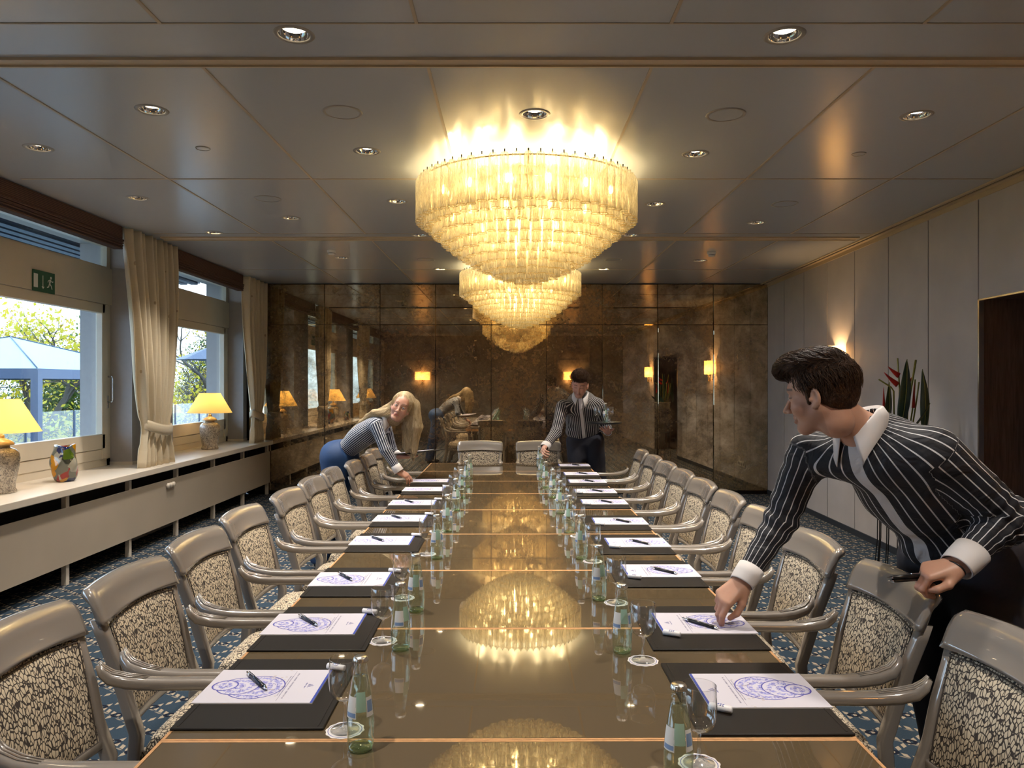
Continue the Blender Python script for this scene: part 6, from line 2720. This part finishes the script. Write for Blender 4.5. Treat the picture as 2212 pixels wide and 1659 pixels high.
# ================= the waiter at the far end
def build_back_waiter():
    pel, chest, nk = V(0.765, 7.80, 0.96), V(0.735, 7.71, 1.20), V(0.700, 7.60, 1.385)
    shR, elR, wrR = V(0.515, 7.585, 1.285), V(0.440, 7.450, 1.030), V(0.315, 7.235, 0.895)
    shL, elL, wrL = V(0.885, 7.640, 1.300), V(0.985, 7.740, 1.040), V(0.965, 7.525, 1.025)
    root = person((0.765, 7.8, 0.0), 'curly-haired waiter in striped shirt by the mirror wall, carrying a round tray')
    fwd = unit(V(-0.15, -0.93, -0.35))
    up = unit(nk - pel)
    lf = unit(np.cross(up, fwd))
    fl = (unit(np.cross(lf, up)), 0.64)
    f = Field((0.20, 7.15, 0.80), (1.15, 8.0, 1.50), 0.0085)
    f.cone(pel, chest - up * 0.05, 0.150, 0.170, 0.05, flat=fl)
    f.cone(chest - up * 0.05, chest + up * 0.10, 0.172, 0.165, 0.06, flat=fl)
    f.cone(shR + V(.03, 0, -.02), shL + V(-.03, 0, -.02), 0.062, 0.062, 0.06)
    f.cone(nk - up * 0.05, nk + up * 0.01, 0.085, 0.060, 0.05)
    f.cone(shR, elR, 0.066, 0.054, 0.035)
    f.cone(elR, cut(elR, wrR, 0.055), 0.056, 0.040, 0.02)
    f.cone(shL, elL, 0.064, 0.054, 0.035)
    f.cone(elL, cut(elL, wrL, 0.06), 0.054, 0.038, 0.02)
    f.ell(pel + up * 0.06 - lf * 0.05, (0.14, 0.11, 0.07), 0.06)
    f.halfspace(pel + up * 0.02, -up)
    f.cone(nk + V(0, 0, -0.01), nk + V(0, -0.02, 0.09), 0.052, 0.052, 0.012, sub=True)
    P, Q = f.mesh(2)
    N = vnormals(P, Q)
    P = P + N * (0.006 * wobble(P, 3, 24))[:, None]
    shirt_object(root, P, Q, M['shirt_m2'], (pel, nk, fwd), [(shR, elR, wrR, V(1, 0, .2)), (shL, elL, wrL, V(1, 0, .2))], 46, 18)
    f = Field((0.45, 7.5, 0.04), (1.1, 8.1, 1.08), 0.011)
    hipL, hipR = pel + lf * 0.09 + V(0, 0, -0.05), pel - lf * 0.09 + V(0, 0, -0.05)
    f.cone(pel + up * 0.04, pel - V(0, 0, 0.06), 0.155, 0.165, 0.05, flat=fl)
    for hp, kn, an in ((hipL, V(0.90, 7.74, 0.50), V(0.95, 7.82, 0.09)), (hipR, V(0.68, 7.75, 0.50), V(0.68, 7.86, 0.09))):
        f.cone(hp, kn, 0.108, 0.082, 0.04)
        f.cone(kn, an, 0.080, 0.070, 0.03)
    f.halfspace(pel + up * 0.06, up)
    P, Q = f.mesh(2)
    P = P + vnormals(P, Q) * (0.005 * wobble(P, 8, 18))[:, None]
    np_object('trousers', [(P, Q)], M['trouser'], root, root.location)
    for x, y in ((0.95, 7.80), (0.68, 7.84)):
        f = Field((x - 0.1, y - 0.25, -0.005), (x + 0.1, y + 0.12, 0.14), 0.008)
        f.cone((x, y + 0.03, 0.045), (x, y - 0.14, 0.032), 0.045, 0.034, 0.02)
        f.cone((x, y + 0.02, 0.05), (x, y + 0.02, 0.11), 0.045, 0.042, 0.02)
        f.halfspace((0, 0, 0.004), (0, 0, -1))
        P, Q = f.mesh(1)
        np_object('shoe', [(P, Q)], M['shoe'], root, root.location)
    O = V(0.685, 7.525, 1.500)
    R = frame((-0.22, -0.90, -0.38), (0.02, -0.35, 0.95))
    parts, tints = [], []
    f = head_field(0.0042)
    f.cone((0, -0.030, -0.045), (0, -0.035, -0.085), 0.054, 0.054, 0.02)
    Pl, Q = f.mesh(1)
    parts.append((Pl @ R.T + O, Q))
    tints.append(head_tint(Pl, 1, 0.5, beard=0.12))
    f = Field(np.minimum(nk, O) - 0.14, np.maximum(nk, O) + V(0.12, 0.12, 0.02), 0.007)
    f.cone(O + R @ V(0, -0.03, -0.055), nk + V(0, 0, -0.03), 0.055, 0.060, 0.02)
    P, Q = f.mesh(2)
    parts.append((P, Q))
    tints.append(np.zeros((len(P), 3)))
    # right hand round the bottle neck
    y_ = unit(V(0.285, 7.13, 0.86) - wrR)
    zb = unit(V(-0.75, 0.25, 0.6))
    zb = unit(zb - y_ * (zb @ y_))
    Rh = np.stack([np.cross(y_, zb), y_, zb], 1)
    f, _ = hand_field(0.0036, 1, [(0.6, 0.9, 0.5), (0.7, 1.0, 0.5), (0.8, 1.0, 0.5), (0.8, 1.0, 0.5)], 0.04)
    Pl, Q = f.mesh(1)
    parts.append((Pl @ Rh.T + wrR, Q))
    tints.append(np.zeros((len(Pl), 3)))
    # left hand flat below the tray, palm up
    y_ = unit(V(0.925, 7.42, 1.065) - wrL)
    zb = unit(V(0.1, -0.3, -1.0))
    zb = unit(zb - y_ * (zb @ y_))
    Rh = np.stack([np.cross(y_, zb), y_, zb], 1)
    f, _ = hand_field(0.0036, 1, [(-0.05, 0.12, 0.1), (-0.08, 0.12, 0.1), (-0.05, 0.12, 0.1), (0.0, 0.15, 0.1)], 0.16,
                      [(0.022, 0.018, 0.0), (0.050, 0.045, 0.002), (0.068, 0.068, 0.004), (0.082, 0.086, 0.004)])
    Pl, Q = f.mesh(1)
    parts.append((Pl @ Rh.T + wrL, Q))
    tints.append(np.zeros((len(Pl), 3)))
    f = Field((0.25, 7.2, 0.08), (1.15, 8.0, 1.42), 0.018)
    f.cone(pel, nk - up * 0.05, 0.10, 0.10, 0.04, flat=fl)
    for a, b, ra, rb in ((shR, elR, 0.040, 0.034), (elR, wrR, 0.034, 0.025), (shL, elL, 0.040, 0.034), (elL, wrL, 0.034, 0.025), (hipL, V(0.90, 7.74, 0.50), 0.08, 0.05), (hipR, V(0.68, 7.75, 0.50), 0.08, 0.05),
                         (V(0.90, 7.74, 0.50), V(0.95, 7.82, 0.13), 0.05, 0.04), (V(0.68, 7.75, 0.50), V(0.68, 7.86, 0.13), 0.05, 0.04), (shR, shL, 0.045, 0.045)):
        f.cone(a, b, ra, rb, 0.02)
    P, Q = f.mesh(1)
    parts.append((P, Q))
    tints.append(np.zeros((len(P), 3)))
    np_object('body', parts, M['skin_b'], root, root.location, {'tint': tints})
    # curly hair with short sides
    f = Field((-0.125, -0.16, -0.10), (0.125, 0.15, 0.19), 0.0045)
    f.ell((0, -0.022, 0.040), (0.0795, 0.099, 0.088), 0.01)
    f.ell((0, -0.045, -0.012), (0.072, 0.068, 0.068), 0.03)
    rr_ = np.random.RandomState(5)
    for _ in range(60):
        a, b = rr_.uniform(0, 2 * PI), rr_.uniform(0, 1) ** 0.6
        x, y = 0.070 * b * math.cos(a), 0.030 + 0.078 * b * math.sin(a)
        z = 0.105 + 0.030 * (1 - b * b) + rr_.uniform(-0.004, 0.008)
        f.ell((x, y, z), (0.018, 0.018, 0.016), 0.006)
    f.ell((0, 0.020, 0.088), (0.070, 0.088, 0.045), 0.02)
    f.ell((0, 0.118, -0.004), (0.090, 0.080, 0.066), 0.006, sub=True)
    f.ell((0, 0.060, -0.075), (0.10, 0.066, 0.080), 0.006, sub=True)
    for s in (-1, 1):
        f.ell((s * 0.088, -0.010, -0.012), (0.018, 0.024, 0.036), 0.004, sub=True)
    f.halfspace((0, -0.05, -0.078), (0, 0.25, -1))
    f.ell((0.0, 0.055, 0.135), (0.058, 0.056, 0.046), 0.02)
    Pl, Q = f.mesh(1)
    s1, q1, a1_ = strands(f, Pl, 1500, 7, 0.006, lambda S: np.stack([0.6 * np.sin(S[:, 1] * 220), np.cos(S[:, 0] * 240), 0.9 * np.sin(S[:, 0] * 200 + S[:, 1] * 130)], 1), 0.016, 0.0014, 1, Pl[:, 2] > 0.085, 0.5)
    np_object('hair', [(Pl @ R.T + O, Q), (s1 @ R.T + O, q1)], M['hair_dark'], root, root.location, {'strand': [Pl * 1.4, a1_]})
    Rn = frame(unit(V(-0.15, -0.9, -0.3)), unit(V(0.0, -0.35, 0.94)))
    collar(root, nk + V(0.0, -0.005, 0.0), Rn, 0.070, 0.048, open_w=0.34, wing=0.08, drop=0.030)
    cuff(root, wrR + unit(elR - wrR) * 0.055, wrR - unit(elR - wrR) * 0.004, 0.048, 0.045)
    cuff(root, wrL + unit(elL - wrL) * 0.055, wrL - unit(elL - wrL) * 0.004, 0.047, 0.044)
    return root


build_back_waiter()
# the tray with two glasses and a bottle
TR = Vector((0.925, 7.44, 1.118))
tr_ = empty('serving_tray', TR, 0, 'round black serving tray balanced on the left hand of the far waiter', 'tray')
m = MB()
m.lathe([(0.0001, 0.0), (0.155, 0.0), (0.162, 0.004), (0.168, 0.014), (0.170, 0.014), (0.165, 0.002), (0.157, -0.004), (0.0001, -0.004)], 48)
m.build('tray_dish', M['black'], tr_)
m = MB()
m.lathe([(0.0001, 0.0005), (0.14, 0.0005), (0.14, 0.0015), (0.0001, 0.0015)], 40)
m.build('anti_slip_mat', M['penb'], tr_)
for dx, dy, lab in ((-0.075, -0.02, 'left wine glass of the two on the round serving tray'), (0.050, -0.03, 'right wine glass of the two on the round serving tray')):
    o = copy_tree(wglass)
    o.location = TR + Vector((dx, dy, 0.0016))
    tag(o, lab, 'wine glass', 'wine glasses on the tray')
o = copy_tree(bottle)
o.location = TR + Vector((0.010, 0.03, 0.0016))
tag(o, 'single water bottle standing on the round serving tray', 'bottle')
o = copy_tree(bottle)
o.location = (0.262, 7.09, TZ)
tag(o, 'water bottle at the table end gripped by the far waiter', 'bottle')


# ================= the waitress, left
def build_waitress():
    pel, chest, nk = V(-1.400, 6.22, 0.945), V(-1.215, 6.17, 1.10), V(-1.030, 6.12, 1.220)
    shR, elR, wrR = V(-1.090, 5.965, 1.185), V(-1.000, 5.905, 0.985), V(-0.900, 5.905, 0.825)
    shL, elL, wrL = V(-1.070, 6.290, 1.170), V(-1.030, 6.360, 0.960), V(-0.965, 6.330, 0.905)
    root = person((-1.42, 6.22, 0.0), 'long-haired blonde waitress in striped blouse leaning over chairs on the window side')
    fwd = unit(V(0.55, -0.12, -0.8))
    up = unit(nk - pel)
    lf = unit(np.cross(up, fwd))
    fl = (unit(np.cross(lf, up)), 0.70)
    f = Field((-1.58, 5.80, 0.78), (-0.85, 6.5, 1.30), 0.0062)
    f.cone(pel, chest - up * 0.03, 0.120, 0.122, 0.04, flat=fl)
    f.cone(chest - up * 0.03, chest + up * 0.09, 0.128, 0.122, 0.05, flat=fl)
    f.ell(chest + up * 0.04 + fwd * 0.055 - lf * 0.05, (0.055, 0.055, 0.055), 0.03)
    f.ell(chest + up * 0.04 + fwd * 0.055 + lf * 0.05, (0.055, 0.055, 0.055), 0.03)
    f.cone(shR + V(-.01, .03, -.01), shL + V(-.01, -.03, -.01), 0.048, 0.048, 0.05)
    f.cone(nk - up * 0.05, nk + up * 0.01, 0.062, 0.048, 0.04)
    f.cone(shR, elR, 0.052, 0.043, 0.03)
    f.cone(elR, cut(elR, wrR, 0.055), 0.044, 0.034, 0.02)
    f.cone(shL, elL, 0.052, 0.043, 0.03)
    f.cone(elL, cut(elL, wrL, 0.06), 0.044, 0.034, 0.02)
    f.halfspace(pel + up * 0.01, -up)
    f.cone(nk + V(0, 0, -0.01), nk + V(0.06, -0.02, 0.08), 0.042, 0.042, 0.012, sub=True)
    P, Q = f.mesh(2)
    P = P + vnormals(P, Q) * (0.004 * wobble(P, 3, 30))[:, None]
    shirt_object(root, P, Q, M['shirt_f'], (pel, nk, fwd), [(shR, elR, wrR, V(1, 0, .2)), (shL, elL, wrL, V(1, 0, .2))], 42, 16)
    f = Field((-1.75, 5.9, 0.04), (-1.15, 6.55, 1.08), 0.0095)
    hipL, hipR = pel + lf * 0.08 + V(-0.03, 0, -0.06), pel - lf * 0.08 + V(-0.03, 0, -0.06)
    f.cone(pel + up * 0.03, pel - V(0.02, 0, 0.05), 0.128, 0.150, 0.05, flat=fl)
    f.ell(pel + V(-0.07, 0, -0.03), (0.13, 0.165, 0.125), 0.05)
    for hp, kn, an in ((hipR, V(-1.50, 6.10, 0.48), V(-1.58, 6.10, 0.09)), (hipL, V(-1.50, 6.32, 0.48), V(-1.58, 6.34, 0.09))):
        f.cone(hp, kn, 0.112, 0.085, 0.05)
        f.cone(kn, an, 0.085, 0.075, 0.03)
    f.halfspace(pel + up * 0.055, up)
    P, Q = f.mesh(2)
    P = P + vnormals(P, Q) * (0.004 * wobble(P, 8, 18))[:, None]
    np_object('trousers', [(P, Q)], M['skirt'], root, root.location)
    for x, y in ((-1.56, 6.10), (-1.56, 6.34)):
        f = Field((x - 0.12, y - 0.1, -0.005), (x + 0.25, y + 0.1, 0.14), 0.007)
        f.cone((x - 0.02, y, 0.04), (x + 0.13, y, 0.028), 0.040, 0.030, 0.02)
        f.cone((x - 0.02, y, 0.05), (x - 0.02, y, 0.11), 0.040, 0.038, 0.02)
        f.halfspace((0, 0, 0.004), (0, 0, -1))
        P, Q = f.mesh(1)
        np_object('shoe', [(P, Q)], M['shoe'], root, root.location)
    O = V(-0.897, 6.03, 1.325)
    R = frame((0.02, -0.97, 0.05), (math.sin(0.42), 0.04, math.cos(0.42)))
    parts, tints = [], []
    f = head_field(0.0034, female=True, jaw=0.85)
    f.cone((0, -0.030, -0.045), (0, -0.035, -0.085), 0.044, 0.044, 0.02)
    Pl, Q = f.mesh(1)
    parts.append((Pl @ R.T + O, Q))
    tints.append(head_tint(Pl, 1, 0.75, brow=0.55))
    f = Field(np.minimum(nk, O) - 0.14, np.maximum(nk, O) + V(0.1, 0.1, 0.02), 0.006)
    f.cone(O + R @ V(0, -0.03, -0.055), nk + V(-.01, 0, -0.02), 0.045, 0.048, 0.02)
    P, Q = f.mesh(2)
    parts.append((P, Q))
    tints.append(np.zeros((len(P), 3)))
    # right hand: sliding the blotter into place
    y_ = unit(V(-0.795, 5.93, 0.745) - wrR)
    zb = unit(V(0.35, -0.45, 0.8))
    zb = unit(zb - y_ * (zb @ y_))
    xb = np.cross(y_, zb)
    Rh = np.stack([xb, y_, zb], 1)
    f, _ = hand_field(0.0031, 1, [(0.25, 0.35, 0.2), (0.3, 0.4, 0.2), (0.35, 0.4, 0.25), (0.4, 0.4, 0.3)], 0.07, size=0.90)
    Pl, Q = f.mesh(1)
    Pl = Pl * np.array([-1, 1, 1])
    parts.append((Pl @ Rh.T + wrR, Q[:, ::-1]))
    tn = np.zeros((len(Pl), 3))
    tn[:, 0] = np.clip((Pl[:, 1] - 0.08) / 0.08, 0, 1) * 0.3
    tints.append(tn)
    # left hand under the spare blotter
    y_ = unit(V(-0.87, 6.31, 0.905) - wrL)
    zb = unit(V(0.0, -0.25, -1.0))
    zb = unit(zb - y_ * (zb @ y_))
    Rh = np.stack([np.cross(y_, zb), y_, zb], 1)
    f, _ = hand_field(0.0036, 1, [(0.1, 0.15, 0.1)] * 4, 0.10, size=0.88)
    Pl, Q = f.mesh(1)
    parts.append((Pl @ Rh.T + wrL + V(0, 0, -0.012), Q))
    tints.append(np.zeros((len(Pl), 3)))
    f = Field((-1.70, 5.8, 0.08), (-0.85, 6.5, 1.25), 0.016)
    f.cone(pel, nk - up * 0.04, 0.08, 0.07, 0.04, flat=fl)
    for a, b, ra, rb in ((shR, elR, 0.032, 0.028), (elR, wrR, 0.028, 0.022), (shL, elL, 0.032, 0.028), (elL, wrL, 0.028, 0.022), (hipR, V(-1.50, 6.10, 0.48), 0.08, 0.05), (hipL, V(-1.50, 6.32, 0.48), 0.08, 0.05),
                         (V(-1.50, 6.10, 0.48), V(-1.58, 6.10, 0.13), 0.05, 0.04), (V(-1.50, 6.32, 0.48), V(-1.58, 6.34, 0.13), 0.05, 0.04), (shR, shL, 0.035, 0.035)):
        f.cone(a, b, ra, rb, 0.02)
    P, Q = f.mesh(1)
    parts.append((P, Q))
    tints.append(np.zeros((len(P), 3)))
    np_object('body', parts, M['skin_b'], root, root.location, {'tint': tints})
    eyes(root, O, R, look=(0.05, 1, 0.0))
    # long hair: cap, curtain falling on the near side, sweep over the back
    lo = np.minimum(O, nk) - V(0.45, 0.22, 0.45)
    hi = np.maximum(O, nk) + V(0.25, 0.22, 0.16)
    f = Field(lo, hi, 0.0062)
    RT = R.T
    f.ell(O + R @ V(0, -0.025, 0.042), (0.084, 0.103, 0.090), 0.01, R=[list(r) for r in RT] if False else [[R[j][i] for i in range(3)] for j in range(3)])
    # strands falling straight down behind the face on her left (image right)
    p0 = O + R @ V(0.055, -0.03, 0.02)
    for dx, dy, L, r in ((0.030, 0.02, 0.33, 0.034), (0.062, 0.015, 0.36, 0.036), (0.005, 0.045, 0.36, 0.040), (0.045, 0.05, 0.40, 0.036), (-0.02, 0.07, 0.33, 0.036), (0.075, 0.03, 0.26, 0.028)):
        a = p0 + V(dx * 0.6, dy, 0.02)
        b = p0 + V(dx - 0.004, dy * 1.1, -0.16)
        c = p0 + V(dx - 0.02, dy * 1.2, -L)
        f.cone(a, b, r * 1.1, r, 0.02)
        f.cone(b, c, r, r * 0.45, 0.02)
    # image left: over the shoulder down the back
    q0 = O + R @ V(-0.050, -0.04, 0.03)
    for a, b, c, r in ((q0, q0 + V(-0.055, 0.01, -0.085), nk + V(-0.10, -0.03, 0.050), 0.027),
                       (q0 + V(0, .04, 0), q0 + V(-0.09, 0.05, -0.07), nk + V(-0.16, 0.03, 0.022), 0.029),
                       (q0 + V(0, .02, -0.02), q0 + V(-0.06, 0.00, -0.11), nk + V(-0.07, -0.05, 0.045), 0.024),
                       (nk + V(-0.10, 0.0, 0.055), nk + V(-0.20, 0.02, -0.03), nk + V(-0.28, 0.03, -0.09), 0.020)):
        f.cone(a, b, r, r, 0.025)
        f.cone(b, c, r, r * 0.55, 0.025)
    f.cone(O + R @ V(0.03, -0.06, 0.0), O + R @ V(-0.02, -0.07, -0.12), 0.06, 0.05, 0.03)
    # open the face
    f.ell(O + R @ V(0, 0.115, -0.010), (0.066, 0.092, 0.088), 0.006, sub=True, R=[[R[j][i] for i in range(3)] for j in range(3)])
    P, Q = f.mesh(1)
    N = vnormals(P, Q)
    rel = P - O
    ang_ = np.arctan2(rel[:, 1] + 0.02, rel[:, 0] - 0.02 * 0)
    D = 0.0030 * np.sin(rel[:, 0] * 260 + rel[:, 1] * 170 + 2 * wobble(P, 5, 12)) + 0.002 * wobble(P, 9, 90)
    P0 = P
    P = P + N * (0.6 * D)[:, None]

    def bdir(S):
        r_ = S - O
        lf_ = np.clip(-(r_[:, 0] + 0.03) / 0.05, 0, 1)[:, None]
        return np.array([-0.75, 0.0, -0.5]) * lf_ + np.array([0.05, 0.0, -1.0]) * (1 - lf_)
    s1, q1, a1_ = strands(f, P0, 3800, 12, 0.013, bdir, 0.007, 0.0011, 1, None, 0.10)
    np_object('hair', [(P, Q), (s1, q1)], M['hair_blonde'], root, root.location, {'strand': [rel, a1_]})
    # glasses
    m = MB()
    for s in (-1, 1):
        c = V(s * 0.031, 0.098, -0.002)
        pts = [Vector(O + R @ (c + V(0.022 * math.cos(a), -0.004 * abs(math.cos(a)), 0.018 * math.sin(a)))) - Vector(root.location) for a in [2 * PI * k / 24 for k in range(25)]]
        m.tube(pts, 0.0008, 5, cap=False)
        m.tube([Vector(O + R @ V(s * 0.053, 0.092, 0.004)) - Vector(root.location), Vector(O + R @ V(s * 0.074, 0.0, 0.006)) - Vector(root.location)], 0.0008, 5)
    m.tube([Vector(O + R @ V(-0.009, 0.099, 0.0)) - Vector(root.location), Vector(O + R @ V(0, 0.102, 0.004)) - Vector(root.location), Vector(O + R @ V(0.009, 0.099, 0.0)) - Vector(root.location)], 0.0008, 5)
    m.build('spectacles', M['wire'], root)
    Rn = frame(unit(V(0.65, -0.35, -0.6)), unit(V(0.65, -0.05, 0.72)))
    collar(root, nk + V(0.004, 0, 0.0), Rn, 0.056, 0.042, open_w=0.36, wing=0.075, drop=0.030)
    cuff(root, wrR + unit(elR - wrR) * 0.050, wrR - unit(elR - wrR) * 0.010, 0.043, 0.048)
    cuff(root, wrL + unit(elL - wrL) * 0.030, wrL - unit(elL - wrL) * 0.004, 0.038, 0.038)
    return root


build_waitress()
# spare blotter with a pad in her left hand
o = copy_tree(blot)
o.location = (-0.83, 6.36, 0.925)
o.rotation_euler = (math.radians(-6), math.radians(-3), math.radians(35))
tag(o, 'spare leather blotter held level by the waitress above the chairs', 'desk blotter')
o2 = copy_tree(pad)
o2.rotation_euler = o.rotation_euler
o2.location = o.location + o.rotation_euler.to_matrix() @ Vector((-0.01, 0.02, 0.0070))
tag(o2, 'printed notepad on the spare blotter carried by the waitress', 'notepad')
